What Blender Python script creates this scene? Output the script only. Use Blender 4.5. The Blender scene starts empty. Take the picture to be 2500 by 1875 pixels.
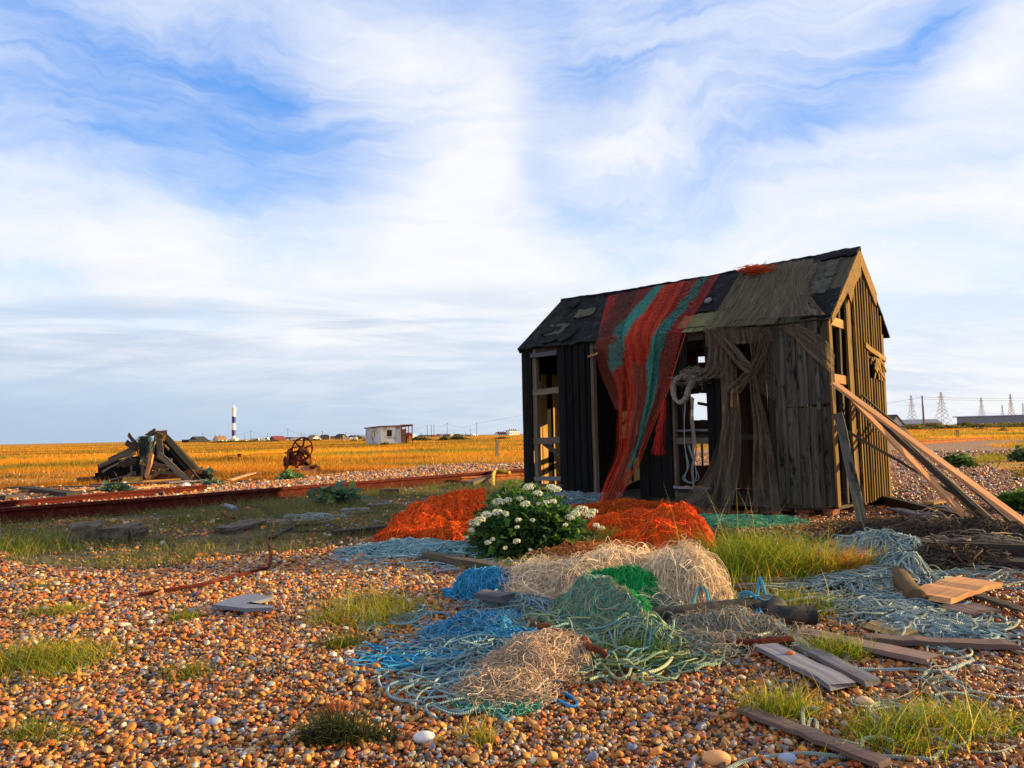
import bpy, bmesh, math, random
import numpy as np
from mathutils import Vector, Matrix
rng = np.random.default_rng(7)
random.seed(7)
SC = bpy.context.scene
COL = SC.collection
# ------------------------------------------------------------------ camera
H = 1.1; PITCH = math.radians(4.0); ROLL = math.radians(1.17); F = 1744.0
fwd = np.array([0, math.cos(PITCH), math.sin(PITCH)]); up0 = np.array([0, -math.sin(PITCH), math.cos(PITCH)]); rt0 = np.array([1., 0, 0])
cr, sr = math.cos(ROLL), math.sin(ROLL)
RT = rt0 * cr - up0 * sr; UP = up0 * cr + rt0 * sr
cd = bpy.data.cameras.new('camera'); cam = bpy.data.objects.new('camera', cd); COL.objects.link(cam)
m = Matrix([[RT[i], UP[i], -fwd[i], 0] for i in range(3)] + [[0, 0, 0, 1]])
m.translation = (0, 0, H); cam.matrix_world = m
cd.sensor_width = 36; cd.lens = 36 * F / 2500; cd.clip_end = 20000; cd.clip_start = 0.05
SC.camera = cam
# ------------------------------------------------------------------ light
SUN_AZ = math.radians(9)      # measured from +X towards +Y
SUN_EL = math.radians(10.5)
SUN = np.array([math.cos(SUN_AZ) * math.cos(SUN_EL), math.sin(SUN_AZ) * math.cos(SUN_EL), math.sin(SUN_EL)])
sl = bpy.data.lights.new('sun', 'SUN'); sl.energy = 5.0; sl.angle = math.radians(0.6); sl.color = (1.0, 0.70, 0.27)
so = bpy.data.objects.new('sun', sl); COL.objects.link(so)
so.rotation_euler = Vector(SUN).to_track_quat('Z', 'Y').to_euler()
SC.view_settings.view_transform = 'Standard'; SC.view_settings.look = 'None'
SC.view_settings.exposure = 1.14; SC.view_settings.gamma = 1; SC.view_settings.use_curve_mapping = False
W = bpy.data.worlds.new('World'); SC.world = W; W.use_nodes = True
class NT:
    "tiny node-tree helper"
    def __init__(s, nt): s.nt = nt; nt.nodes.clear()
    def n(s, t, **k):
        nd = s.nt.nodes.new(t)
        for a, b in k.items(): setattr(nd, a, b)
        return nd
    def put(s, sock, v):
        if isinstance(v, bpy.types.NodeSocket): s.nt.links.new(v, sock)
        elif isinstance(v, (tuple, list)) and len(v) == 3 and sock.type == 'RGBA': sock.default_value = (*v, 1)
        else: sock.default_value = v
    def m(s, op, a, b=0.0, c=0.0, clamp=False):
        nd = s.n('ShaderNodeMath', operation=op, use_clamp=clamp)
        for i, v in enumerate((a, b, c)): s.put(nd.inputs[i], v)
        return nd.outputs[0]
    def v(s, op, a, b=(0, 0, 0), out=0):
        nd = s.n('ShaderNodeVectorMath', operation=op); s.put(nd.inputs[0], a)
        if op == 'SCALE': s.put(nd.inputs[3], b)
        else: s.put(nd.inputs[1], b)
        return nd.outputs[out]
    def noise(s, vec, scale, detail=4, rough=0.55, dist=0.0, out='Fac'):
        nd = s.n('ShaderNodeTexNoise'); s.put(nd.inputs['Vector'], vec)
        nd.inputs['Scale'].default_value = scale; nd.inputs['Detail'].default_value = detail
        nd.inputs['Roughness'].default_value = rough; nd.inputs['Distortion'].default_value = dist
        return nd.outputs[out]
    def mix(s, f, a, b, mode='MIX'):
        nd = s.n('ShaderNodeMix', data_type='RGBA', blend_type=mode)
        s.put(nd.inputs[0], f); s.put(nd.inputs[6], a); s.put(nd.inputs[7], b); return nd.outputs[2]
    def ramp(s, f, stops, interp='LINEAR'):
        nd = s.n('ShaderNodeValToRGB'); s.put(nd.inputs[0], f); e = nd.color_ramp.elements
        nd.color_ramp.interpolation = interp
        while len(e) < len(stops): e.new(0.5)
        for i, (p, c) in enumerate(stops):
            e[i].position = p; e[i].color = (*c, 1) if len(c) == 3 else c
        return nd.outputs[0]
    def mr(s, f, a, b, c=0.0, d=1.0, smooth=True):
        nd = s.n('ShaderNodeMapRange', interpolation_type='SMOOTHSTEP' if smooth else 'LINEAR', clamp=True)
        for i, x in enumerate((f, a, b, c, d)): s.put(nd.inputs[i], x)
        return nd.outputs[0]
    def attr(s, name, typ='GEOMETRY', out='Color'):
        nd = s.n('ShaderNodeAttribute', attribute_name=name, attribute_type=typ); return nd.outputs[out]

def ray(x, y): return RT * (x - 1250) / F - UP * (y - 937.5) / F + fwd
def G(x, y, z=0.0):
    "ground point seen at (x, y) of the 2500 x 1875 frame"
    d = ray(x, y); return np.array([0, 0, H]) + d * (z - H) / d[2]
def AZ(x, dist):
    "flat ground point far away in the compass direction of frame column x near the horizon"
    d = ray(x, 1060); h = math.hypot(d[0], d[1]); return np.array([d[0] / h * dist, d[1] / h * dist, 0.])
def hpx(px, dist): return px / F * dist
def projv(P):
    q = np.atleast_2d(P) - np.array([0, 0, H]); w = np.maximum(q @ fwd, 1e-3)
    return 1250 + F * (q @ RT) / w, 937.5 - F * (q @ UP) / w

def build_world():
    t = NT(W.node_tree)
    tc = t.n('ShaderNodeTexCoord').outputs['Generated']
    sp = t.n('ShaderNodeSeparateXYZ'); t.put(sp.inputs[0], tc); X, Y, Zc = sp.outputs
    az = t.m('MULTIPLY', t.m('ARCTAN2', X, Y), 57.2958)
    el = t.m('MULTIPLY', t.m('ARCSINE', Zc), 57.2958)
    cb = t.n('ShaderNodeCombineXYZ'); t.put(cb.inputs[0], az); t.put(cb.inputs[1], el); P0 = cb.outputs[0]
    # warp the azimuth/elevation plane so that cloud edges wander
    wn = t.noise(tc, 2.6, 5, 0.6, 0.4, out='Color')
    wv = t.v('SUBTRACT', wn, (0.5, 0.5, 0.5))
    P = t.v('ADD', P0, t.v('MULTIPLY', wv, (17, 13, 0)))
    # high cloud sheet coordinates (perspective of a layer overhead)
    zz = t.m('ADD', t.m('MAXIMUM', Zc, 0.0), 0.22)
    c2 = t.n('ShaderNodeCombineXYZ'); t.put(c2.inputs[0], t.m('DIVIDE', X, zz)); t.put(c2.inputs[1], t.m('DIVIDE', Y, zz)); S = c2.outputs[0]
    mp = t.n('ShaderNodeMapping'); t.put(mp.inputs[0], S); mp.inputs['Rotation'].default_value = (0, 0, math.radians(-38)); mp.inputs['Scale'].default_value = (1.0, 2.2, 1)
    streak = t.noise(mp.outputs[0], 1.3, 8, 0.60, 1.2)
    def aniso(vec, rot, sx, sy, det=7, rough=.6, dist=.6):
        q = t.n('ShaderNodeMapping'); t.put(q.inputs[0], vec); q.inputs['Rotation'].default_value = (0, 0, math.radians(rot)); q.inputs['Scale'].default_value = (sx, sy, 1)
        return t.noise(q.outputs[0], 1.0, det, rough, dist)
    fine = aniso(P, 28, .05, .12, 7, .6, .8)
    wisp_r = aniso(P, -36, .045, .26, 8, .62, .5)      # streaks climbing to the right
    wisp_l = aniso(P, 32, .04, .20, 8, .62, .5)        # streaks falling to the right
    side0 = t.mr(az, -8, 12, 0.0, 1.0)
    wisp = t.m('ADD', t.m('MULTIPLY', wisp_r, side0), t.m('MULTIPLY', wisp_l, t.m('SUBTRACT', 1.0, side0)))
    def pe(x, y):
        d = ray(x, y); d = d / np.linalg.norm(d)
        return math.degrees(math.atan2(d[0], d[1])), math.degrees(math.asin(d[2]))
    tot = None
    # big shapes of this sky: centre, half-size (deg), tilt (deg), weight: + cloud, - clear blue
    for (x, y, rx, ry, rot, w) in [
        (230, 200, 16, 6, -20, -.75), (420, 330, 12, 2.6, -34, -.80), (60, 60, 10, 7, 0, -.45), (640, 230, 8, 5, -20, -.60), (760, 380, 8, 4.5, 10, -.50), (560, 60, 9, 4, 0, -.35),
        (1330, 90, 5, 9, 40, -.62), (1160, 20, 7, 4, -20, -.45), (1500, 560, 6, 2.4, 0, -.55), (1310, 480, 2.2, 5, 10, -.40), (340, 745, 7, 1.1, -8, -.75), (620, 778, 4, .9, 0, -.5),
        (1750, 150, 8, 5, 30, -.50), (2130, 200, 10, 2.2, 32, -.62), (2200, 40, 8, 2.5, 30, -.50), (1650, 40, 9, 3, 20, -.40), (2180, 500, 8, 1.4, 15, -.40), (1950, 330, 9, 2.5, 25, -.30), (1780, 420, 5, 3, 20, -.25), (1000, 640, 4, 3, 0, .1),
        (1000, 110, 5, 6, -45, .50), (1170, 300, 3.4, 7, -15, .75), (1080, 480, 4.5, 6, -30, .55), (800, 640, 18, 5, -8, .50), (1560, 350, 6, 3, 30, .60), (1440, 430, 4, 3, 20, .3), (1230, 620, 6, 4, -35, .45),
        (1900, 640, 20, 4, 8, .50), (2400, 300, 8, 6, 30, .35), (2050, 110, 5, 2, 35, .3), (2330, 120, 6, 2.5, 30, .35), (300, 560, 14, 3, -12, .2), (1250, 830, 45, 4, 0, .45)]:
        a, e = pe(x, y)
        mm = t.n('ShaderNodeMapping', vector_type='TEXTURE'); t.put(mm.inputs[0], P)
        mm.inputs['Location'].default_value = (a, e, 0); mm.inputs['Rotation'].default_value = (0, 0, math.radians(rot)); mm.inputs['Scale'].default_value = (rx, ry, 1)
        ln = t.v('LENGTH', mm.outputs[0], out=1)
        g = t.m('EXPONENT', t.m('MULTIPLY', t.m('MULTIPLY', ln, ln), -1.0))
        tot = t.m('MULTIPLY_ADD', g, w * .92, tot if tot is not None else 0.0)
    base = t.m('ADD', t.m('MULTIPLY_ADD', streak, .7, .10), t.m('ADD', t.m('MULTIPLY_ADD', fine, 1.0, -0.5), t.m('MULTIPLY_ADD', wisp, 1.9, -.95)))
    dens = t.m('ADD', base, tot)
    cov = t.m('MULTIPLY_ADD', t.mr(dens, -.70, 1.15, 0, 1.0, smooth=False), .94, .02)
    veil = t.m('MULTIPLY', t.mr(t.m('ADD', t.m('MULTIPLY', wisp, .75), t.m('MULTIPLY', aniso(P, 20, .09, .55, 7, .62, .4), .45)), .42, .78), .33)
    cov = t.m('ADD', cov, t.m('MULTIPLY', veil, t.m('SUBTRACT', 1.0, cov)))
    sky = t.n('ShaderNodeTexSky', sky_type='NISHITA', sun_disc=False)
    sky.sun_elevation = SUN_EL; sky.sun_rotation = math.pi / 2 - SUN_AZ; sky.air_density = 1.0; sky.dust_density = 0.6; sky.ozone_density = 3.0
    skc = t.mix(1.0, sky.outputs[0], (0.62, 0.93, 1.18), 'MULTIPLY')
    skb = t.mix(0.7, skc, (1.55, 4.2, 10.2))             # deep clear blue between the clouds
    # towards the horizon the air pales to grey-blue, and to warm cream near the sun side
    hz_ = t.mr(el, 0.0, 26.0, 1.0, 0.0)
    side = t.mr(az, -35, 45, 0.0, 1.0)
    horiz = t.mix(side, (3.7, 4.9, 6.4), (9.2, 8.9, 8.3))
    skb = t.mix(t.m('MULTIPLY', hz_, 0.96), skb, t.mix(t.mr(el, 0, 14, 0, 1), horiz, (6.0, 8.4, 10.6)))
    # cloud colour: white, slightly grey in the thick parts
    cg = t.noise(mp.outputs[0], 2.3, 5, 0.6, 0.5)
    low = t.mr(el, 2.0, 13.0, 1.0, 0.0)
    cc = t.mix(t.m('MULTIPLY', t.mr(cg, 0.38, 0.66), t.m('MULTIPLY_ADD', low, .75, .12)), (8.5, 8.55, 8.8), (5.9, 6.6, 7.8))
    cc = t.mix(t.m('MULTIPLY', t.mr(el, 0, 9, 1, 0), t.m('MULTIPLY_ADD', side, -.9, .95, True)), cc, (4.2, 5.4, 6.9))
    band = t.mr(t.m('ADD', aniso(P0, -3, .035, .42, 6, .6, .5), t.m('MULTIPLY', aniso(P0, 4, .02, .14, 4, .5, .3), .6)), .72, .98)
    bw = t.m('MULTIPLY', t.m('MULTIPLY', t.mr(el, 1.0, 4.0, .5, 1.0), t.mr(el, 7.5, 14.0, 1.0, 0.0)), t.m('MULTIPLY_ADD', t.mr(az, -10, 30), -.62, .92))
    cc = t.mix(t.m('MULTIPLY', band, bw), cc, (4.7, 5.5, 6.7))
    colr = t.mix(cov, skb, cc)
    bg = t.n('ShaderNodeBackground'); t.put(bg.inputs[0], colr); bg.inputs[1].default_value = 0.0525
    o = t.n('ShaderNodeOutputWorld'); t.nt.links.new(bg.outputs[0], o.inputs[0])
build_world()

# ------------------------------------------------------------------ materials
def newmat(name):
    mt = bpy.data.materials.new(name); mt.use_nodes = True; return mt, NT(mt.node_tree)
def finish(t, bsdf, disp=None):
    o = t.n('ShaderNodeOutputMaterial'); t.nt.links.new(bsdf, o.inputs[0])
    if disp: t.nt.links.new(disp, o.inputs[2])
def principled(t, col, rough=0.8, metal=0.0, spec=0.3, normal=None):
    b = t.n('ShaderNodeBsdfPrincipled'); t.put(b.inputs['Base Color'], col); t.put(b.inputs['Roughness'], rough)
    t.put(b.inputs['Metallic'], metal); t.put(b.inputs['Specular IOR Level'], spec)
    if normal is not None: t.nt.links.new(normal, b.inputs['Normal'])
    return b.outputs[0]
def bump(t, h, dist, strength=1.0):
    b = t.n('ShaderNodeBump'); t.put(b.inputs['Height'], h); b.inputs['Distance'].default_value = dist; b.inputs['Strength'].default_value = strength; return b.outputs[0]
MATS = {}
def wood(name, c1, c2, c3=None, patch=0.5, rough=0.85, bd=0.004, patchscale=3.0):
    "grain runs along the first coordinate of the 'gc' attribute; c3 = flaked or mossy patches"
    mt, t = newmat(name); g = t.attr('gc', out='Vector'); r = t.attr('rnd', out='Fac')
    gm = t.v('MULTIPLY', g, (1.6, 34, 34)); n1 = t.noise(gm, 1.0, 6, 0.65, 0.6)
    n2 = t.noise(t.v('MULTIPLY', g, (0.7, 8, 8)), 1.0, 3)
    col = t.mix(t.mr(n1, .3, .72), c1, c2)
    if c3:
        n3 = t.noise(t.v('MULTIPLY', g, (1.0, 4.0, 4.0)), patchscale, 6, 0.7, 0.4)
        col = t.mix(t.mr(n3, patch, patch + 0.09), col, c3)
    f = t.m('MULTIPLY_ADD', r, .7, t.m('MULTIPLY_ADD', n2, .8, .25))
    col = t.mix(1.0, col, t.mix(0.0, f, f) if False else col, 'MIX')
    hs = t.n('ShaderNodeHueSaturation'); t.put(hs.inputs['Color'], col); t.put(hs.inputs['Value'], f)
    # nail heads / splits
    nb = bump(t, t.m('ADD', n1, t.m('MULTIPLY', n2, .4)), bd, 0.9)
    finish(t, principled(t, hs.outputs[0], rough, 0, .12, nb)); MATS[name] = mt; return mt
def plain(name, col, rough=0.7, var=0.35, scale=6.0, col2=None, metal=0.0, spec=0.3, bd=0.003, patch=.52):
    mt, t = newmat(name); tc = t.n('ShaderNodeTexCoord').outputs['Object']; r = t.attr('rnd', out='Fac')
    n = t.noise(tc, scale, 6, 0.65); c = col
    if col2: c = t.mix(t.mr(n, patch - .07, patch + .07), col, col2)
    n2 = t.noise(tc, scale * 4, 4, .6)
    hs = t.n('ShaderNodeHueSaturation'); t.put(hs.inputs['Color'], c)
    t.put(hs.inputs['Value'], t.m('ADD', t.m('MULTIPLY_ADD', n2, var * 2, 1 - var), t.m('MULTIPLY_ADD', r, var, -var / 2)))
    finish(t, principled(t, hs.outputs[0], rough, metal, spec, bump(t, t.m('ADD', n, n2), bd))); MATS[name] = mt; return mt
def strandmat(name, transl=0.35, rough=.7):
    "fibres: colour comes from the mesh's own dye attribute"
    mt, t = newmat(name); c = t.attr('col'); r = t.attr('rnd', out='Fac')
    hs = t.n('ShaderNodeHueSaturation'); t.put(hs.inputs['Color'], c); t.put(hs.inputs['Value'], t.m('MULTIPLY_ADD', r, .7, .65))
    p = principled(t, hs.outputs[0], rough, 0, .3)
    tr = t.n('ShaderNodeBsdfTranslucent'); t.put(tr.inputs[0], hs.outputs[0])
    mx = t.n('ShaderNodeMixShader'); mx.inputs[0].default_value = transl; t.nt.links.new(p, mx.inputs[1]); t.nt.links.new(tr.outputs[0], mx.inputs[2])
    finish(t, mx.outputs[0]); MATS[name] = mt; return mt
strandmat('fibre'); strandmat('leafy', .45, .55); strandmat('stone', 0.0, .75)
def ropemat():
    mt, t = newmat('rope'); c = t.attr('col'); g = t.attr('gc', out='Vector')
    sp = t.n('ShaderNodeSeparateXYZ'); t.put(sp.inputs[0], g)
    w = t.m('SINE', t.m('ADD', t.m('MULTIPLY', sp.outputs[0], 620.0), t.m('MULTIPLY', sp.outputs[1], 1.0)))
    hs = t.n('ShaderNodeHueSaturation'); t.put(hs.inputs['Color'], c); t.put(hs.inputs['Value'], t.m('MULTIPLY_ADD', w, .10, .95))
    finish(t, principled(t, hs.outputs[0], .7, 0, .3, bump(t, w, .003))); MATS['rope'] = mt
ropemat()
wood('tarred', (.005, .005, .005), (.014, .013, .012), (.10, .09, .07), .68)
wood('tarred_in', (.05, .03, .018), (.10, .06, .035), (.2, .13, .07), .64)
wood('greenplank', (.095, .088, .068), (.038, .035, .027), (.012, .011, .010), .54)
wood('weathered', (.16, .13, .095), (.08, .062, .045), (.22, .2, .17), .6)
wood('logwood', (.16, .10, .05), (.08, .05, .028), (.22, .15, .04), .55)
wood('gableshade', (.075, .05, .022), (.03, .022, .013), (.012, .01, .008), .6)  # gable boards near black, shade between the battens put into the colour
wood('goldwood', (.30, .165, .05), (.15, .08, .026), (.10, .06, .03), .64)
wood('pinewood', (.55, .27, .12), (.36, .16, .07), (.22, .12, .06), .66)
wood('innerwood', (.62, .38, .14), (.40, .22, .08), (.14, .08, .035), .62)
wood('greywood', (.21, .20, .22), (.11, .105, .12), (.05, .045, .045), .58)
wood('darkwood', (.035, .028, .024), (.07, .055, .045), (.14, .12, .10), .66)
wood('gableplank', (.23, .135, .038), (.06, .036, .014), (.035, .026, .015), .57)  # gable battens in gold, their sunlit look put into the colour
wood('mauvewood', (.21, .14, .12), (.12, .08, .07), (.06, .04, .03), .58)
wood('roofgrey', (.095, .085, .06), (.045, .042, .03), (.014, .015, .016), .56)
wood('mossroof', (.17, .17, .07), (.07, .075, .04), (.02, .022, .02), .6)
wood('dryplank', (.5, .34, .15), (.3, .19, .08), (.12, .075, .04), .6)
plain('tarfelt', (.006, .0065, .008), .8, .6, 6, (.03, .031, .033), bd=.06, spec=.15, patch=.58)
plain('rust', (.07, .010, .007), .9, .4, 7, (.13, .022, .009), spec=.15, patch=.6)
plain('darkmetal', (.02, .014, .012), .8, .4, 8, (.05, .03, .02), spec=.2)
plain('rustdark', (.10, .028, .014), .9, .4, 6, (.22, .07, .02), spec=.15)
plain('rustsunlit', (.42, .13, .035), .9, .4, 9, (.20, .055, .02), spec=.15)  # brighter copy of the rust, sunlight on the rails put into the colour
plain('concrete', (.16, .12, .09), .95, .5, 14, (.08, .065, .05), bd=.02)
plain('brick', (.30, .10, .05), .95, .4, 14, (.16, .07, .04), bd=.01)
plain('whitepaint', (.78, .76, .74), .6, .1, 3)
plain('navy', (.05, .045, .20), .6, .1, 3)
plain('palewall', (.62, .55, .42), .8, .15, .5)
plain('whitewall', (.75, .74, .72), .8, .12, .5)
plain('redroof', (.20, .05, .035), .85, .2, .6)
plain('darkroof', (.05, .042, .04), .85, .3, .6)
plain('greyroof', (.17, .17, .18), .85, .3, .6)
plain('blackwall', (.025, .024, .028), .8, .3, .5)
plain('brownwall', (.26, .15, .09), .85, .2, .5)
plain('redwall', (.36, .05, .03), .8, .2, .5)
plain('glassdark', (.02, .022, .028), .2, .1, 1, spec=.6)
plain('stucco', (.50, .52, .55), .85, .25, .8, (.22, .20, .16), bd=.01, patch=.57)
plain('galv', (.50, .45, .43), .7, .1, 1)
plain('polewood', (.13, .10, .085), .9, .2, 1)
plain('shedgrey', (.20, .21, .25), .7, .12, .1)
plain('yellowmetal', (.55, .36, .02), .7, .3, 8, (.3, .18, .03))
plain('blackplastic', (.014, .013, .013), .75, .3, 8, (.05, .04, .03), spec=.3)
plain('cloth', (.06, .07, .10), .9, .2, 4)
plain('clothdark', (.09, .045, .035), .9, .2, 4)
plain('skin', (.5, .3, .2), .6, .1, 4)
plain('whitebits', (.75, .74, .74), .6, .15, 8)
plain('bluegrey', (.15, .16, .20), .6, .25, 10)

# ------------------------------------------------------------------ mesh helpers
def mk_mesh(name, V, quads=None, tris=None, gc=None, rnd=None, col=None, smooth=False):
    me = bpy.data.meshes.new(name); V = np.asarray(V, float)
    q = np.asarray(quads, int).reshape(-1, 4) if quads is not None and len(quads) else np.zeros((0, 4), int)
    tr = np.asarray(tris, int).reshape(-1, 3) if tris is not None and len(tris) else np.zeros((0, 3), int)
    me.vertices.add(len(V)); me.vertices.foreach_set('co', V.ravel())
    lv = np.concatenate([q.ravel(), tr.ravel()]).astype(np.int32); me.loops.add(len(lv)); me.loops.foreach_set('vertex_index', lv)
    n = len(q) + len(tr); me.polygons.add(n)
    ls = np.concatenate([np.arange(len(q)) * 4, len(q) * 4 + np.arange(len(tr)) * 3]).astype(np.int32); me.polygons.foreach_set('loop_start', ls)
    me.polygons.foreach_set('use_smooth', np.full(n, bool(smooth)))
    me.update(calc_edges=True)
    if gc is not None: me.attributes.new('gc', 'FLOAT_VECTOR', 'POINT').data.foreach_set('vector', np.asarray(gc, np.float32).ravel())
    if rnd is not None: me.attributes.new('rnd', 'FLOAT', 'POINT').data.foreach_set('value', np.asarray(rnd, np.float32).ravel())
    if col is not None:
        c = np.ones((len(V), 4), np.float32); c[:, :3] = col; me.attributes.new('col', 'FLOAT_COLOR', 'POINT').data.foreach_set('color', c.ravel())
    return me
def unit(v): v = np.asarray(v, float); return v / (np.linalg.norm(v) + 1e-12)
class MB:
    def __init__(s): s.V = []; s.Q = []; s.T = []; s.gc = []; s.rn = []; s.co = []; s.n = 0
    def add(s, V, Q=(), T=(), gc=None, rn=None, col=(1, 1, 1)):
        V = np.asarray(V, float).reshape(-1, 3); k = len(V)
        s.V.append(V)
        if len(Q): s.Q.append(np.asarray(Q, int).reshape(-1, 4) + s.n)
        if len(T): s.T.append(np.asarray(T, int).reshape(-1, 3) + s.n)
        s.gc.append(np.asarray(gc, float).reshape(-1, 3) if gc is not None else V * 1.0)
        rn = rng.random() if rn is None else rn
        s.rn.append(np.broadcast_to(rn, (k,)) * 1.0); s.co.append(np.broadcast_to(np.asarray(col, float), (k, 3)) * 1.0); s.n += k
        return s
    def beam(s, p0, p1, w, t, side=None, n=1, jit=0.0, bow=0.0, col=(1, 1, 1), taper=1.0, cut=0.0, rn=None):
        "board from p0 to p1: w wide along `side`, t thick along the normal"
        p0 = np.asarray(p0, float); p1 = np.asarray(p1, float); L = np.linalg.norm(p1 - p0); d = (p1 - p0) / L
        if side is None: side = np.cross(d, [0, 0, 1.]) if abs(d[2]) < .9 else np.array([1., 0, 0])
        side = unit(side - d * np.dot(side, d)); nm = np.cross(d, side); off = rng.random(3) * 20
        V = []; gcs = []; ks = np.linspace(0, 1, n + 1)
        for i, k in enumerate(ks):
            c = p0 + (p1 - p0) * k + nm * bow * math.sin(math.pi * k) + (rng.normal(size=3) * jit if jit else 0)
            ww = w * (1 + (taper - 1) * k) * (1 + (rng.normal() * jit * 3 if jit else 0))
            for (a, b) in ((-.5, -.5), (.5, -.5), (.5, .5), (-.5, .5)):
                e = d * (rng.normal() * cut) if cut and i in (0, n) else 0
                V.append(c + side * a * ww + nm * b * t + e); gcs.append((k * L + off[0], a * w + off[1], b * t + off[2]))
        Q = [(0, 1, 2, 3), tuple(4 * n + j for j in (3, 2, 1, 0))]
        for i in range(n):
            for j in range(4):
                a, b = 4 * i + j, 4 * i + (j + 1) % 4; Q.append((b, a, a + 4, b + 4))
        return s.add(V, Q, gc=gcs, col=col, rn=rn)
    def box(s, c, sx, sy, sz, rz=0.0, **k):
        "axis box standing on c"
        d = np.array([math.cos(rz), math.sin(rz), 0]); c = np.asarray(c, float); m = c + np.array([0, 0, sz / 2])
        return s.beam(m - d * sx / 2, m + d * sx / 2, sy, sz, side=np.array([-d[1], d[0], 0]), **k)
    def prism(s, poly, vec, **k):
        "polygon (list of 3-d points) extruded by vec"
        P = np.asarray(poly, float); n = len(P); V = np.vstack([P, P + np.asarray(vec, float)])
        Q = [(i, (i + 1) % n, n + (i + 1) % n, n + i) for i in range(n)]
        c0, c1 = 2 * n, 2 * n + 1; V = np.vstack([V, P.mean(0), P.mean(0) + vec])
        T = [((i + 1) % n, i, c0) for i in range(n)] + [(n + i, n + (i + 1) % n, c1) for i in range(n)]
        return s.add(V, Q, T, gc=V * 1.0 + rng.random(3) * 9, **k)
    def tubes(s, P, r, sides=5, col=(1, 1, 1), rn=None, cap=False):
        "P: (S, N, 3) strands; r: scalar, (N,) or (S, N)"
        P = np.asarray(P, float)
        if P.ndim == 2: P = P[None]
        S, N, _ = P.shape; T = np.gradient(P, axis=1); T /= np.linalg.norm(T, axis=2, keepdims=True) + 1e-9
        ref = np.where(np.abs(T[..., 2:3]) > .9, np.array([1., 0, 0]), np.array([0, 0, 1.]))
        A = np.cross(T, ref); A /= np.linalg.norm(A, axis=2, keepdims=True) + 1e-9; B_ = np.cross(T, A)
        r = np.broadcast_to(r, (S, N))[..., None, None]; th = np.arange(sides) * 2 * np.pi / sides
        V = P[:, :, None] + r * (np.cos(th)[:, None] * A[:, :, None] + np.sin(th)[:, None] * B_[:, :, None])
        idx = np.arange(S * N * sides).reshape(S, N, sides); a = idx[:, :-1]; b = idx[:, 1:]
        Q = np.stack([a, np.roll(a, -1, 2), np.roll(b, -1, 2), b], -1).reshape(-1, 4)
        sl_ = np.concatenate([np.zeros((S, 1)), np.cumsum(np.linalg.norm(np.diff(P, axis=1), axis=2), 1)], 1)
        gc = np.zeros((S, N, sides, 3)); gc[..., 0] = sl_[:, :, None]; gc[..., 1] = th
        rn = rng.random(S) if rn is None else np.broadcast_to(rn, (S,))
        rn = np.broadcast_to(rn[:, None, None], (S, N, sides)).reshape(-1)
        col = np.asarray(col, float)
        if col.ndim == 1: cc = np.broadcast_to(col, (S * N * sides, 3))
        elif col.ndim == 2: cc = np.broadcast_to(col[:, None, None, :], (S, N, sides, 3)).reshape(-1, 3)
        else: cc = np.broadcast_to(col[:, :, None, :], (S, N, sides, 3)).reshape(-1, 3)
        s.V.append(V.reshape(-1, 3)); s.Q.append(Q + s.n); s.gc.append(gc.reshape(-1, 3)); s.rn.append(rn * 1.0); s.co.append(cc * 1.0); s.n += S * N * sides
        if cap:
            for k in range(S):
                for e in (0, N - 1): s.T.append(np.array([[idx[k, e, 0], idx[k, e, j], idx[k, e, j + 1]] for j in range(1, sides - 1)]))
        return s
    def grid(s, P, col=(1, 1, 1), rn=0.5, gc=None, closed=False):
        "P: (n, m, 3) sheet"
        P = np.asarray(P, float); n, m_, _ = P.shape; idx = np.arange(n * m_).reshape(n, m_)
        a = idx[:-1, :-1]; b = idx[1:, :-1]; c = idx[1:, 1:]; d = idx[:-1, 1:]
        Q = np.stack([a, b, c, d], -1).reshape(-1, 4)
        if closed: Q = np.vstack([Q, np.stack([idx[:-1, -1], idx[1:, -1], idx[1:, 0], idx[:-1, 0]], -1)])
        if gc is None: gc = P
        c_ = np.asarray(col, float); c_ = c_.reshape(-1, 3) if c_.ndim == 3 else c_
        return s.add(P.reshape(-1, 3), Q, gc=np.asarray(gc).reshape(-1, 3), col=c_, rn=rn)
    def lathe(s, c, prof, sides=20, axis=(0, 0, 1), col=(1, 1, 1)):
        "prof: (height, radius) list"
        ax = unit(axis); ref = np.array([1., 0, 0]) if abs(ax[0]) < .9 else np.array([0, 1., 0])
        a = unit(np.cross(ax, ref)); b = np.cross(ax, a); th = np.arange(sides) * 2 * np.pi / sides
        P = np.array([[np.asarray(c) + ax * h + r * (math.cos(q) * a + math.sin(q) * b) for q in th] for h, r in prof])
        return s.grid(P, closed=True, col=col)
    def build(s, name, mat, parent=None, smooth=False, label=None, cat=None, group=None, kind=None, origin=None):
        V = np.vstack(s.V); Q = np.vstack(s.Q) if s.Q else None; T = np.vstack(s.T) if s.T else None
        if parent is not None:
            q = parent; base = np.zeros(3)
            while q is not None: base += np.array(q.location); q = q.parent
        elif origin is not None: base = np.asarray(origin, float)
        else: base = np.array([(V[:, 0].min() + V[:, 0].max()) / 2, (V[:, 1].min() + V[:, 1].max()) / 2, V[:, 2].min()])
        me = mk_mesh(name, V - base, Q, T, np.vstack(s.gc), np.concatenate(s.rn), np.vstack(s.co), smooth)
        me.materials.append(MATS[mat] if isinstance(mat, str) else mat)
        o = bpy.data.objects.new(name, me); COL.objects.link(o)
        if parent is not None: o.parent = parent
        else: o.location = base
        return tag(o, label, cat, group, kind)
def tag(o, label=None, cat=None, group=None, kind=None):
    for k, v in (('label', label), ('category', cat), ('group', group), ('kind', kind)):
        if v: o[k] = v
    return o
def empty(name, loc, label, cat, group=None):
    o = bpy.data.objects.new(name, None); COL.objects.link(o); o.location = tuple(float(v) for v in loc); o.empty_display_size = .3
    return tag(o, label, cat, group)
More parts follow.
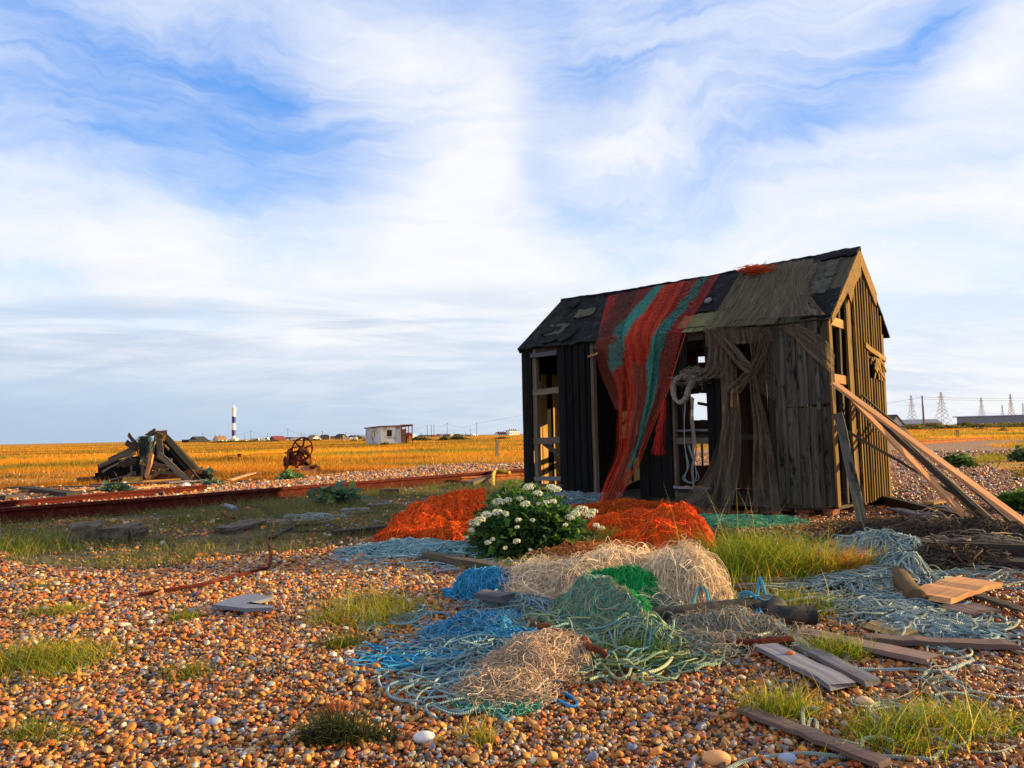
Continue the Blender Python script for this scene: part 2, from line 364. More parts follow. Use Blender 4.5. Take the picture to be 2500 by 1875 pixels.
def spline(pts, n):
    "Catmull-Rom through pts, n samples"
    P = np.asarray(pts, float); P = np.vstack([2 * P[0] - P[1], P, 2 * P[-1] - P[-2]]); k = len(P) - 3
    u = np.linspace(0, k - 1e-6, n); i = u.astype(int); f = (u - i)[:, None]
    a, b, c, d = P[i], P[i + 1], P[i + 2], P[i + 3]
    return .5 * ((2 * b) + (c - a) * f + (2 * a - 5 * b + 4 * c - d) * f ** 2 + (3 * b - a - 3 * c + d) * f ** 3)
def zz(x0, y0, s): return lambda x, y: (x0 + x * s, y0 + y * s)
z1 = zz(1240, 580, .45208); z2 = zz(1900, 850, .30136); z3 = zz(0, 950, .31646); z4 = zz(500, 960, .36166); z5 = zz(0, 1350, .40687)
z6 = zz(800, 1350, .45208); z7 = zz(1700, 1250, .37665); z8 = zz(2000, 600, .24096); z9 = zz(900, 1150, .45208)
zA = zz(0, 1130, .22604); zB = zz(480, 1160, .23508); zP = zz(220, 1030, .14467); zW = zz(660, 1050, .09042)
zH1 = zz(430, 980, .18083); zH2 = zz(830, 980, .20796); zR = zz(2130, 940, .20499)
# ------------------------------------------------------------------ ground
def vnoise(x, y, s, seed=0):
    "smooth value noise in the ground plane"
    x = np.asarray(x) / s + seed * 17.3; y = np.asarray(y) / s + seed * 9.1
    xi = np.floor(x).astype(np.int64); yi = np.floor(y).astype(np.int64); fx = x - xi; fy = y - yi; fx = fx * fx * (3 - 2 * fx); fy = fy * fy * (3 - 2 * fy)
    def h(a, b):
        n = (a * 374761393 + b * 668265263 + seed * 1442695) & 0xffffffff; n = ((n ^ (n >> 13)) * 1274126177) & 0xffffffff
        return ((n ^ (n >> 16)) & 0xffff) / 65535.0
    return (h(xi, yi) * (1 - fx) + h(xi + 1, yi) * fx) * (1 - fy) + (h(xi, yi + 1) * (1 - fx) + h(xi + 1, yi + 1) * fx) * fy
def fbm(x, y, s, seed=0): return .55 * vnoise(x, y, s, seed) + .3 * vnoise(x, y, s / 2.3, seed + 1) + .15 * vnoise(x, y, s / 5.1, seed + 2)
def gz(x, y):
    r = np.hypot(x, y)
    return (fbm(x, y, 1.7, 3) - .5) * .075 * np.clip(1.4 - r / 16, .1, 1)
def gp(x, y, dz=0.0):
    p = G(x, y); p[2] = float(gz(p[0], p[1])) + dz; return p
def inpoly(px, py, poly):
    ins = np.zeros(px.shape, bool); n = len(poly)
    for i in range(n):
        x1, y1 = poly[i]; x2, y2 = poly[(i + 1) % n]
        c = ((y1 > py) != (y2 > py)) & (px < (x2 - x1) * (py - y1) / (y2 - y1 + 1e-9) + x1); ins ^= c
    return ins
def groundpoly(pts): return [tuple(G(*p)[:2]) for p in pts]
def blur_in(x, y, poly, j):
    "membership of (x, y) in a ground polygon with a wandering edge"
    jx = (fbm(x, y, 1.3, 21) - .5) * j * 2; jy = (fbm(x, y, 1.3, 31) - .5) * j * 2
    return inpoly(x + jx, y + jy, poly)
# patches of this shore, each a polygon on the ground
BAND = groundpoly([(-700, 1345), (0, 1278), (450, 1238), (850, 1196), (1290, 1160), (1300, 1200), (1290, 1262), (1150, 1290), (960, 1310), (840, 1325), (700, 1342), (600, 1348), (480, 1362), (330, 1392), (180, 1386), (60, 1372), (0, 1360), (-700, 1470)])
FIELD = groundpoly([(-3000, 1310), (-400, 1225), (0, 1197), (240, 1194), (500, 1181), (700, 1173), (786, 1166), (898, 1153), (1006, 1142), (1115, 1136), (1277, 1132), (1500, 1110), (1900, 1086), (2250, 1079), (2500, 1074), (3200, 1062), (6000, 1030)]) + [(16000, 14000), (-16000, 14000)]
RPATCH = groundpoly([(2370, 1126), (2420, 1112), (2560, 1108), (2900, 1105), (2900, 1190), (2600, 1178), (2470, 1168), (2400, 1150)])
RPATCH2 = groundpoly([(2390, 1088), (2500, 1078), (3000, 1076), (3000, 1094), (2560, 1096)])
DIRT = groundpoly([(1330, 1215), (2180, 1180), (2250, 1218), (2600, 1260), (2900, 1330), (2500, 1418), (2330, 1400), (2180, 1385), (2080, 1420), (2090, 1480), (1900, 1500), (1750, 1450), (1740, 1380), (1560, 1370), (1200, 1370), (1140, 1385), (960, 1340), (1000, 1270)])
def zones(x, y):
    x = np.asarray(x, float); y = np.asarray(y, float)
    f = blur_in(x, y, FIELD, 1.2) | blur_in(x, y, RPATCH, .7) | blur_in(x, y, RPATCH2, .9)
    b = blur_in(x, y, BAND, .35) & ~f; d = blur_in(x, y, DIRT, .3) & ~f & ~b
    return f, b, d
def build_ground():
    rad = np.concatenate([[0.0], np.geomspace(.4, 14000, 330)]); th = np.radians(np.concatenate([np.arange(-60, 60, .3), np.arange(60, 300, 6)]))
    X = rad[:, None] * np.sin(th); Y = rad[:, None] * np.cos(th); Zg = gz(X, Y)
    # the open land falls away a little at the far left
    f, b, d = zones(X.ravel(), Y.ravel())
    col = np.zeros((X.size, 3)); col[:, 0] = f; col[:, 1] = b; col[:, 2] = d
    mb = MB(); mb.grid(np.stack([X, Y, Zg], -1), closed=True, col=col, rn=.5)
    mt, t = newmat('groundmat'); z = t.n('ShaderNodeSeparateColor'); t.put(z.inputs[0], t.attr('col')); fF, fB, fD = z.outputs[:3]
    pos = t.n('ShaderNodeTexCoord').outputs['Object']
    ds = t.v('LENGTH', pos, out=1)
    # shingle seen as texture where the pebbles get too small to model
    vo = t.n('ShaderNodeTexVoronoi'); t.put(vo.inputs['Vector'], pos); vo.inputs['Scale'].default_value = 22
    pc = t.n('ShaderNodeSeparateColor'); t.put(pc.inputs[0], vo.outputs['Color'])
    shc = t.ramp(pc.outputs[0], [(0, (.12, .05, .025)), (.25, (.42, .17, .05)), (.5, (.50, .27, .12)), (.72, (.55, .37, .25)), (.9, (.34, .30, .33)), (1, (.75, .66, .58))])
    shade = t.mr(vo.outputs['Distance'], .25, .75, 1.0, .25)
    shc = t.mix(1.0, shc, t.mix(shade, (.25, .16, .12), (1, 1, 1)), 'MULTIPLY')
    n1 = t.noise(pos, .055, 6, .65, .3); n2 = t.noise(pos, .35, 6, .7, .4); n3 = t.noise(pos, 9, 4, .7)
    mpp = t.n('ShaderNodeMapping'); t.put(mpp.inputs[0], pos); mpp.inputs['Scale'].default_value = (.35, 1.6, 1)
    n4 = t.noise(mpp.outputs[0], .09, 6, .7, .5)
    gold = t.mix(t.mr(n2, .38, .62), (.56, .22, .008), (.46, .22, .012)); gold = t.mix(t.mr(n4, .50, .62), gold, (.30, .20, .012)); gold = t.mix(t.mr(n1, .60, .68), gold, (.16, .10, .035))
    gold = t.mix(t.mr(t.noise(pos, .22, 5, .7), .66, .72), gold, (.10, .085, .03))
    gold = t.mix(t.m('MULTIPLY', n3, .35), gold, (.20, .10, .02))
    soil = t.mix(t.mr(n3, .3, .7), (.07, .052, .028), (.13, .095, .05))
    dirt = t.mix(t.mr(n3, .3, .7), (.05, .035, .025), (.13, .08, .045)); dirt = t.mix(t.mr(n2, .5, .62), dirt, shc)
    soil = t.mix(t.mr(t.noise(pos, 2.4, 5, .7), .56, .64), soil, shc)
    base = t.mix(t.mr(ds, 5.0, 16.0), (.10, .05, .028), shc)
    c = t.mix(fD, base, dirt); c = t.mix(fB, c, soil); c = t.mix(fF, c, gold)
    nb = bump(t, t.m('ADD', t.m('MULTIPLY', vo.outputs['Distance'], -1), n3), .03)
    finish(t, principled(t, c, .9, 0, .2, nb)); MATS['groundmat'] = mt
    o = mb.build('ground', 'groundmat', smooth=True, kind='structure', origin=(0, 0, 0))
build_ground()

# ------------------------------------------------------------------ shingle: one pebble beach, pebbles spread by geometry nodes
def build_shingle():
    N = 3000000; u = rng.random(N)
    rmax, rmin = 34.0, 1.9
    # pick radius with density ~ r^-k
    r = rmin * (rmax / rmin) ** u; th = np.radians(rng.uniform(-44, 44, N))
    # wanted number per square metre; candidate density = N/(ln(R)*r^2*dtheta)
    cand = N / (math.log(rmax / rmin) * r * r * math.radians(88)); want = 5400 * np.minimum(1, (4.0 / r) ** 1.6)
    keep = rng.random(N) < want / cand; r, th = r[keep], th[keep]; x = r * np.sin(th); y = r * np.cos(th)
    f, b, d = zones(x, y); pr = np.ones(len(x)); pr[f] = .02
    pr[b] = np.where(fbm(x[b], y[b], .9, 44) > .56, .25, .02); pr[d] = np.where(fbm(x[d], y[d], .8, 45) > .5, .55, .15)
    k = rng.random(len(x)) < pr; x, y, r = x[k], y[k], r[k]; n = len(x)
    s = np.maximum(1, r / 4.0) ** .62; base = np.exp(rng.normal(0, .36, n)) * .0066 * s; base = np.minimum(np.where(rng.random(n) < .010, base * 1.6, base), .0185 * s)
    sc = np.stack([base * rng.uniform(1.0, 1.6, n), base * rng.uniform(.85, 1.1, n), base * rng.uniform(.55, .9, n)], 1)
    rot = np.stack([rng.normal(0, .45, n), rng.normal(0, .45, n), rng.uniform(0, 6.28, n)], 1)
    z = gz(x, y) + base * rng.uniform(-.1, 1.5, n) * .9
    pal = np.array([(.70, .16, .003), (.68, .25, .008), (.56, .29, .045), (.66, .36, .12), (.14, .17, .26), (.82, .66, .48), (.11, .025, .006), (.42, .09, .004), (.34, .28, .22), (.34, .15, .015), (.04, .04, .05), (.54, .12, .012)])
    pw = np.array([15, 19, 15, 9, 8, 8, 7, 12, 8, 9, 4, 6.]); ci = rng.choice(len(pal), n, p=pw / pw.sum())
    col = pal[ci] * .86 * rng.uniform(.6, 1.3, (n, 1)) * rng.uniform(.93, 1.07, (n, 3))
    # towards the hut and to the right the stones are redder and duller
    rs = np.clip((x / np.maximum(y, .1) - .05) / .5, 0, 1)[:, None] * .55; col = col * (1 - rs) + col * np.array([.72, .52, .50]) * rs
    me = bpy.data.meshes.new('shingle'); me.vertices.add(n); me.vertices.foreach_set('co', np.stack([x, y, z], 1).ravel())
    for nm, ty, dt, kk in (('prot', 'FLOAT_VECTOR', rot, 'vector'), ('pscl', 'FLOAT_VECTOR', sc, 'vector')):
        me.attributes.new(nm, ty, 'POINT').data.foreach_set(kk, dt.astype(np.float32).ravel())
    me.attributes.new('pidx', 'INT', 'POINT').data.foreach_set('value', rng.integers(0, 7, n).astype(np.int32))
    c4 = np.ones((n, 4), np.float32); c4[:, :3] = np.clip(col, 0, .9); me.attributes.new('pcol', 'FLOAT_COLOR', 'POINT').data.foreach_set('color', c4.ravel())
    o = bpy.data.objects.new('shingle', me); COL.objects.link(o); tag(o, kind='stuff', label='orange, tan, pink and grey pebbles of the shingle beach')
    mt, t = newmat('pebble'); c = t.attr('pcol', 'INSTANCER'); tc = t.n('ShaderNodeTexCoord').outputs['Object']
    rr = t.n('ShaderNodeObjectInfo').outputs['Random']
    off = t.n('ShaderNodeCombineXYZ'); t.put(off.inputs[0], t.m('MULTIPLY', rr, 90))
    q = t.v('ADD', tc, off.outputs[0]); n_ = t.noise(q, 1.2, 5, .65, .6); n2 = t.noise(q, 9, 3, .6)
    cc = t.mix(t.mr(n_, .52, .66, 0, .30), c, (.66, .44, .24)); cc = t.mix(t.m('MULTIPLY', t.mr(n2, .45, .7), .35), cc, t.mix(1.0, cc, (.45, .32, .26), 'MULTIPLY'))
    finish(t, principled(t, cc, .40, 0, .5, bump(t, n2, .03, .3))); MATS['pebble'] = mt; me.materials.append(mt)
    ng = bpy.data.node_groups.new('shingle_spread', 'GeometryNodeTree'); ng.interface.new_socket('Geometry', in_out='INPUT', socket_type='NodeSocketGeometry'); ng.interface.new_socket('Geometry', in_out='OUTPUT', socket_type='NodeSocketGeometry')
    nd = ng.nodes; L = ng.links; gi = nd.new('NodeGroupInput'); go = nd.new('NodeGroupOutput'); jn = nd.new('GeometryNodeJoinGeometry')
    mp = nd.new('GeometryNodeMeshToPoints'); L.new(gi.outputs[0], mp.inputs[0])
    for k in range(7):
        ic = nd.new('GeometryNodeMeshIcoSphere'); ic.inputs['Radius'].default_value = 1; ic.inputs['Subdivisions'].default_value = 3
        ps = nd.new('GeometryNodeInputPosition'); va = nd.new('ShaderNodeVectorMath'); va.operation = 'ADD'; va.inputs[1].default_value = (k * 7.3, k * 3.1, k)
        nz = nd.new('ShaderNodeTexNoise'); nz.inputs['Scale'].default_value = .55; nz.inputs['Detail'].default_value = 0.0
        L.new(ps.outputs[0], va.inputs[0]); L.new(va.outputs[0], nz.inputs['Vector'])
        sb = nd.new('ShaderNodeVectorMath'); sb.operation = 'SUBTRACT'; L.new(nz.outputs['Color'], sb.inputs[0]); sb.inputs[1].default_value = (.5, .5, .5)
        ml = nd.new('ShaderNodeVectorMath'); ml.operation = 'SCALE'; L.new(sb.outputs[0], ml.inputs[0]); ml.inputs[3].default_value = .85
        sp = nd.new('GeometryNodeSetPosition'); L.new(ic.outputs[0], sp.inputs[0]); L.new(ml.outputs[0], sp.inputs['Offset'])
        sm = nd.new('GeometryNodeSetShadeSmooth'); L.new(sp.outputs[0], sm.inputs[0])
        st = nd.new('GeometryNodeSetMaterial'); st.inputs['Material'].default_value = mt; L.new(sm.outputs[0], st.inputs[0])
        g2 = nd.new('GeometryNodeGeometryToInstance'); L.new(st.outputs[0], g2.inputs[0]); L.new(g2.outputs[0], jn.inputs[0])
    io = nd.new('GeometryNodeInstanceOnPoints'); L.new(mp.outputs[0], io.inputs['Points']); L.new(jn.outputs[0], io.inputs['Instance'])
    def na(name, ty):
        a = nd.new('GeometryNodeInputNamedAttribute'); a.data_type = ty; a.inputs[0].default_value = name; return a.outputs[0]
    io.inputs['Pick Instance'].default_value = True; L.new(na('pidx', 'INT'), io.inputs['Instance Index'])
    L.new(na('pscl', 'FLOAT_VECTOR'), io.inputs['Scale'])
    er = nd.new('FunctionNodeEulerToRotation'); L.new(na('prot', 'FLOAT_VECTOR'), er.inputs[0]); L.new(er.outputs[0], io.inputs['Rotation'])
    L.new(io.outputs[0], go.inputs[0]); md = o.modifiers.new('spread', 'NODES'); md.node_group = ng
    print('pebbles', n)
build_shingle()

# ------------------------------------------------------------------ grass
def blades(mb, x, y, z, h, lean, width, cols, seg=3, az=None):
    "one bent tapered blade per entry"
    n = len(x); az = rng.uniform(0, 6.28, n) if az is None else az; f = rng.uniform(0, 6.28, n)
    dx, dy = np.cos(az), np.sin(az); V = []
    for i in range(seg + 1):
        k = i / seg; w = width * (1 - k) ** .7 * .5 if i < seg else width * .0
        cx = x + dx * lean * h * k ** 1.8; cy = y + dy * lean * h * k ** 1.8; cz = z + h * k * np.sqrt(np.maximum(0, 1 - .55 * np.minimum(lean, 1.2) ** 2 * k * k * .6))
        wx, wy = np.cos(f) * w, np.sin(f) * w
        if i < seg: V += [np.stack([cx - wx, cy - wy, cz], 1), np.stack([cx + wx, cy + wy, cz], 1)]
        else: V.append(np.stack([cx, cy, cz], 1))
    k = 2 * seg + 1; V = np.stack(V, 1); b = np.arange(n)[:, None] * k
    Q = np.concatenate([b + np.array([[2 * i, 2 * i + 1, 2 * i + 3, 2 * i + 2]]) for i in range(seg - 1)]) if seg > 1 else np.zeros((0, 4), int)
    T = b + np.array([[2 * seg - 2, 2 * seg - 1, 2 * seg]])
    tip = np.repeat(cols[:, None], k, 1)
    mb.add(V.reshape(-1, 3), Q, T, gc=V.reshape(-1, 3), rn=np.repeat(rng.random(n), k), col=tip.reshape(-1, 3))
GREEN = np.array([(.12, .22, .008), (.22, .30, .010), (.32, .30, .015), (.07, .12, .010), (.42, .28, .03)])
GOLD = np.array([(.78, .28, .006), (.74, .32, .010), (.60, .25, .012), (.42, .29, .015), (.80, .40, .04), (.30, .27, .02)])
def pick(pal, n, w=None): return pal[rng.choice(len(pal), n, p=None if w is None else np.array(w) / sum(w))] * rng.uniform(.75, 1.25, (n, 1))
def build_grass():
    # low dull grass of the shaded band
    mb = MB(); n = 330000; x = rng.uniform(-14, 2.2, n); y = rng.uniform(6.0, 19.5, n); f, b, d = zones(x, y)
    cl = fbm(x, y, .7, 61); k = b & (cl > .36); x, y, cl = x[k], y[k], cl[k]; n = len(x)
    blades(mb, x, y, gz(x, y) - .01, np.exp(rng.normal(-2.75, .45, n)) * (.6 + cl), rng.uniform(.3, 1.1, n), rng.uniform(.004, .009, n), pick(np.array([(.13, .15, .03), (.22, .18, .05), (.27, .20, .08), (.09, .12, .025)]), n), 2)
    mb.build('verge_grass', 'leafy', kind='stuff', label='short dull grass and moss beside the rusty rail', origin=(0, 0, 0))
    # golden dry grass of the open field, thinning with distance
    mb = MB(); n = 1300000; u = rng.random(n); r = 13 * (420 / 13.) ** u; th = np.radians(rng.uniform(-44, 44, n)); x = r * np.sin(th); y = r * np.cos(th)
    f, b, d = zones(x, y); cl = fbm(x, y, 2.6, 71); c2 = fbm(x * .6, y * 1.5, 9, 75); k = f & ~((fbm(x * .45, y * 1.2, 6, 91) > .66) & (r < 70)) & (cl > .36 - .1 * rng.random(n)) & (rng.random(n) < .62); x, y, r, cl, c2 = x[k], y[k], r[k], cl[k], c2[k]; n = len(x)
    s = (r / 20) ** .72; col = pick(GOLD, n, [5, 5, 3, 2, 2, 1.2]); gr = np.clip((c2 - .42) * 7, 0, 1)[:, None] * .8; col = col * (1 - gr) + np.array([.11, .17, .008]) * gr; c3 = np.clip((fbm(x * .5, y * 1.3, 11, 85) - .52) * 9, 0, 1)[:, None] * .8; col = col * (1 - c3) + np.array([.74, .25, .006]) * c3
    dk = (fbm(x * .5, y * 1.6, 5, 79) > .62)[:, None]; col = np.where(dk, col * .32, col)
    col = col * (.45 + 1.05 * fbm(x * .22, y * .75, 9, 95))[:, None]
    blades(mb, x, y, gz(x, y) - .02, np.exp(rng.normal(-2.1, .4, n)) * (.5 + cl) * np.minimum(s, 1.6) * .8, rng.uniform(.1, .8, n), .010 * s * rng.uniform(.7, 1.5, n), col, 2)
    print('field blades', n)
    mb.build('field_grass', 'leafy', kind='stuff', label='golden dry grass covering the open field', origin=(0, 0, 0))
build_grass()
def tuft(name, cx, cy, rx, ry, n, h, label, pal=GREEN, w=None, lean=(.15, 1.6), stalks=0, wd=(.003, .006), cat='grass tuft', clumps=6):
    "a clump of grass growing at ground point under frame point (cx, cy), rx/ry metres"
    c = G(cx, cy); mb = MB(); n = int(n * .72); h = h * 1.12; cc = rng.normal(0, .55 if n > 1000 else .3, (clumps, 2)); ci = rng.integers(0, clumps, n)
    o = cc[ci] + rng.normal(0, .28, (n, 2)); x = c[0] + o[:, 0] * rx; y = c[1] + o[:, 1] * ry; fall = np.exp(-.5 * (o ** 2).sum(1))
    hh = h * rng.uniform(.25, 1.15, n) * (.4 + .65 * fall)
    blades(mb, x, y, gz(x, y) - .01, hh, rng.uniform(*lean, n), rng.uniform(*wd, n), pick(pal, n, w), 3)
    if stalks:
        o = rng.normal(0, .5, (stalks, 2)); x = c[0] + o[:, 0] * rx; y = c[1] + o[:, 1] * ry
        blades(mb, x, y, gz(x, y), h * rng.uniform(1.2, 1.9, stalks), rng.uniform(.1, .7, stalks), np.full(stalks, .0035), pick(np.array([(.55, .42, .10), (.45, .40, .10)]), stalks), 4)
    return mb.build(name, 'leafy', label=label, cat=cat, origin=(c[0], c[1], 0), group='grass tufts growing through the shingle')
GY = [3, 4, 4, 1, 4]
tuft('grass_tuft', 95, 1625, .36, .33, 2600, .13, 'large yellow green grass patch on the pebbles at the left edge', w=GY, stalks=12, clumps=12)
tuft('grass_tuft', 140, 1500, .25, .16, 700, .09, 'thin upper fringe of grass above the large left patch', w=GY)
tuft('grass_tuft', 443, 1523, .11, .09, 500, .08, 'small green tuft in front of the flat grey slab')
tuft('grass_tuft', 440, 1655, .16, .10, 420, .09, 'sparse dark green tuft on pebbles below the grey slab', pal=GREEN * .7)
tuft('grass_tuft', 95, 1800, .20, .12, 500, .08, 'short dark green grass at the lower left edge of the frame', pal=GREEN * .8)
tuft('grass_tuft', 90, 1435, .16, .08, 300, .07, 'tiny green tuft on shingle near the left concrete blocks')
tuft('grass_tuft', 880, 1500, .34, .34, 1900, .15, 'tall yellowish grass patch left of the blue net tangle', w=[3, 4, 5, 0, 5], stalks=26, clumps=12)
tuft('grass_tuft', 850, 1580, .16, .09, 800, .08, 'dense low green cushion of grass left of the blue rope', pal=GREEN * .8)
tuft('grass_tuft', 1175, 1800, .10, .06, 160, .10, 'wispy grass stalks rising from pebbles at bottom centre', w=[1, 3, 5, 0, 5], stalks=14)
tuft('grass_tuft', 1840, 1395, .70, .40, 4200, .36, 'big bright green grass clump in front of the hut', w=[5, 5, 3, 1, 2], stalks=20, clumps=16, wd=(.004, .009))
tuft('grass_tuft', 1990, 1400, .40, .30, 3000, .24, 'grass clump with rusty orange stems beside the pale rope heap', pal=np.array([(.55, .15, .015), (.42, .20, .02), (.60, .20, .02), (.25, .22, .02)]), clumps=10)
tuft('grass_tuft', 1930, 1480, .45, .22, 1900, .13, 'low olive grass between the cream net and the rope heap', pal=GREEN * .75, w=GY, stalks=10, clumps=12)
tuft('grass_tuft', 2050, 1600, .24, .17, 1300, .11, 'green grass growing beside the pair of flat grey planks', clumps=8)
tuft('grass_tuft', 1895, 1730, .22, .13, 1000, .12, 'light green tuft above the long mauve plank at the bottom', w=GY, stalks=8)
tuft('grass_tuft', 2330, 1800, .34, .16, 2300, .14, 'olive grass patch in the lower right corner', w=GY, stalks=12, clumps=10)
tuft('grass_tuft', 1290, 1395, .5, .12, 1500, .13, 'yellow green grass between the flowering bush and cream net', w=[3, 4, 4, 0, 4], clumps=10)
tuft('grass_tuft', 1480, 1330, .32, .35, 1600, .20, 'yellow grass at the right foot of the flowering bush', w=[2, 4, 4, 0, 5], clumps=10)
tuft('grass_tuft', 60, 1345, .8, .5, 1800, .22, 'long grass stalks by the left edge in front of the rail', w=[3, 3, 4, 3, 3], stalks=30, clumps=12)
tuft('grass_tuft', 460, 1270, .9, .5, 1800, .14, 'dark green grass strip just below the rusty rail', pal=GREEN * .55, clumps=14)
tuft('dark_heather_tuft', 830, 1790, .11, .08, 1500, .12, 'dark spiky heather like tuft at the bottom left of the nets', pal=np.array([(.05, .06, .015), (.09, .10, .02), (.03, .035, .012)]), wd=(.005, .009), cat='heather tuft')
tuft('red_herb_patch', 860, 1735, .11, .08, 300, .07, 'thin red stemmed herb among pebbles above the heather tuft', pal=np.array([(.45, .06, .02), (.38, .10, .03), (.3, .05, .03)]), lean=(.1, .7), cat='herb', clumps=1)
# ------------------------------------------------------------------ derelict net hut
HA = np.array([.18, 12.28, 0]); HB = np.array([3.87, 8.68, 0]); HC = np.array([5.32, 10.24, 0]); LM, WM = 5.155, 2.13
eL = (HA - HB) / LM; eW = (HC - HB) / WM; UZ = np.array([0, 0, 1.])
def hw(a, w, z): return HB + eL * a + eW * w + UZ * z
def onplane(x, y, O, e1, e2):
    d = ray(x, y); s = np.linalg.solve(np.array([e1, e2, -d]).T, np.array([0, 0, H]) - O); return float(s[0]), float(s[1])
def fr(x, y, w=0.0): return onplane(x, y, HB + eW * w, eL, UZ)       # -> (a, z) on the front wall plane
def gb(x, y, a=0.0): return onplane(x, y, HB + eL * a, eW, UZ)       # -> (w, z) on the right gable plane
ZB = .14
def eave(a): return 2.42 + .025 * a
RW = 1.19; RZ0, RZ1 = 3.47, 3.53
def ridge(a): return RZ0 + (RZ1 - RZ0) * a / LM - .035 * math.sin(math.pi * a / LM)
def build_hut():
    hut = empty('derelict_hut', hw(2.5, 1.0, 0), 'derelict black and grey wooden hut with fishing nets hung over its roof', 'hut')
    def vboard(mb, a0, a1, z0, z1, w=0.0, t=.022, **k):
        mb.beam(hw((a0 + a1) / 2, w, z0), hw((a0 + a1) / 2, w, z1), abs(a1 - a0), t, side=eL, **k)
    def wboard(mb, w0, w1, z0, z1, a=0.0, t=.022, **k):
        mb.beam(hw(a, (w0 + w1) / 2, z0), hw(a, (w0 + w1) / 2, z1), abs(w1 - w0), t, side=eW, **k)
    def top(a): return eave(a) - .01
    # tarred wall boards of the front: corner, two panels, the pier between door and window, the pier right of the window
    def panel(name, edges, mat, z0=ZB, z1=None, batt=True, label=None, w=0.0):
        mb = MB()
        for i in range(len(edges) - 1):
            g = .003 + .004 * rng.random()
            vboard(mb, edges[i] - g, edges[i + 1] + g, z0 + rng.normal() * .012, z1 or top(edges[i]), w, n=5, jit=.0015, cut=.006)
            if batt and i > 0: vboard(mb, edges[i] - .022, edges[i] + .022, z0 + rng.normal() * .02, z1 or top(edges[i]), w - .0245, .024, n=6, jit=.0015)
        return mb.build(name, mat, hut, label=label)
    panel('wall_panel', [5.155, 5.04, 4.93], 'tarred', batt=False)
    panel('wall_panel', [4.34, 4.2, 4.05, 3.92, 3.78, 3.68], 'tarred')
    panel('wall_panel', [2.80, 2.62, 2.42, 2.24], 'tarred', batt=False)
    panel('wall_panel', [1.63, 1.54, 1.45], 'tarred', batt=False)
    panel('wall_panel', [2.24, 2.08, 1.94], 'tarred', z0=1.92, batt=False)
    # grey-green board and batten stretch at the right end, in two courses
    E1 = [.70, .565, .42, .28, .135, .0]
    panel('plank_wall', E1, 'greenplank', z0=1.37, label='upper course of mossy grey green planks')
    panel('plank_wall', E1, 'greenplank', z1=1.355, label='lower course of mossy grey green planks')
    # head board and posts of the front
    mb = MB(); mb.beam(hw(5.15, .045, 2.50), hw(.0, .045, 2.37), .11, .05, side=UZ, n=8, jit=.002); mb.build('eave_beam', 'darkwood', hut)
    for a, wd, mt in ((4.885, .075, 'weathered'), (4.34, .05, 'darkwood'), (3.655, .055, 'weathered'), (2.79, .05, 'tarred'), (2.205, .035, 'weathered'), (1.65, .05, 'tarred'), (1.435, .05, 'weathered'), (.75, .08, 'darkwood'), (.02, .09, 'darkwood')):
        mb = MB(); vboard(mb, a - wd / 2, a + wd / 2, ZB - .02, top(a), .055, .08, n=5, jit=.002); mb.build('post', mt, hut)
    # rails across the openings
    for (a0, a1, z, hgt, w, mt) in ((4.95, 4.33, 1.79, .10, .03, 'weathered'), (4.95, 4.33, .97, .11, .03, 'weathered'), (4.95, 4.30, .34, .07, .02, 'greywood'), (4.95, 4.30, .24, .05, -.02, 'weathered'),
                               (4.92, 4.35, 2.42, .07, -.02, 'greywood'), (2.22, 1.63, 1.10, .03, .05, 'greywood'), (2.22, 1.63, .95, .085, .05, 'weathered'), (2.22, 1.63, .30, .03, -.02, 'greywood'), (2.22, 1.63, .17, .11, .02, 'weathered'), (2.24, 1.62, 1.93, .05, .02, 'darkwood')):
        mb = MB(); mb.beam(hw(a0, w, z), hw(a1, w, z + rng.normal() * .008), hgt, .045, side=UZ, n=5, jit=.002); mb.build('cross_rail', mt, hut)
    mb = MB(); mb.beam(hw(4.9, .12, 1.0), hw(4.30, .16, .62), .07, .04, side=UZ); mb.build('brace', 'weathered', hut)
    # hanging black cloth pieces of the wall in front of the windows
    # back wall with missing boards, seen from inside
    mb = MB(); a = 0.0; gaps = [(2.60, 3.08, .50, .90), (2.64, 3.02, 1.27, 1.74), (2.80, 3.0, 2.26, 2.36)]
    edges = np.arange(0, 5.16, .172)
    for i in range(len(edges) - 1):
        x0, x1 = edges[i] + .003, edges[i + 1] - .003; xm = (x0 + x1) / 2; segs = [(ZB, top(xm))]
        if xm > 3.66:
            segs = {0: [(ZB, .6), (1.9, top(xm))], 1: [(ZB, 1.0), (1.25, top(xm))], 2: [(1.62, top(xm))], 3: [(ZB, .35), (.9, 1.1), (1.95, top(xm))]}[i % 4]
        for (g0, g1, h0, h1) in gaps:
            if g0 < xm < g1:
                ns = []
                for (p, q) in segs:
                    if h0 < q and h1 > p: ns += [(p, h0)] if h0 > p + .02 else []; ns += [(h1, q)] if q > h1 + .02 else []
                    else: ns.append((p, q))
                segs = ns
        for (p, q) in segs: vboard(mb, x0, x1, p, q, WM, .022, n=3, jit=.002, cut=.01)
    mb.build('back_wall', 'tarred_in', hut)
    for z in (.97, 1.9):
        mb = MB(); mb.beam(hw(.05, WM - .05, z), hw(5.1, WM - .05, z), .09, .045, side=UZ, n=4, jit=.002); mb.build('back_rail', 'weathered', hut)
    for a in (5.1, 4.2, 3.4, 2.45, 1.2, .05):
        mb = MB(); vboard(mb, a - .04, a + .04, ZB, top(a), WM - .05, .07); mb.build('back_post', 'weathered', hut)
    # left gable: boards and inner lining
    def gtop(w): return eave(5.1) + (ridge(5.1) - eave(5.1)) * (w / RW if w < RW else (2.36 - w) / (2.36 - RW)) - .03
    mb = MB(); ws = np.arange(0, WM + .01, .152)
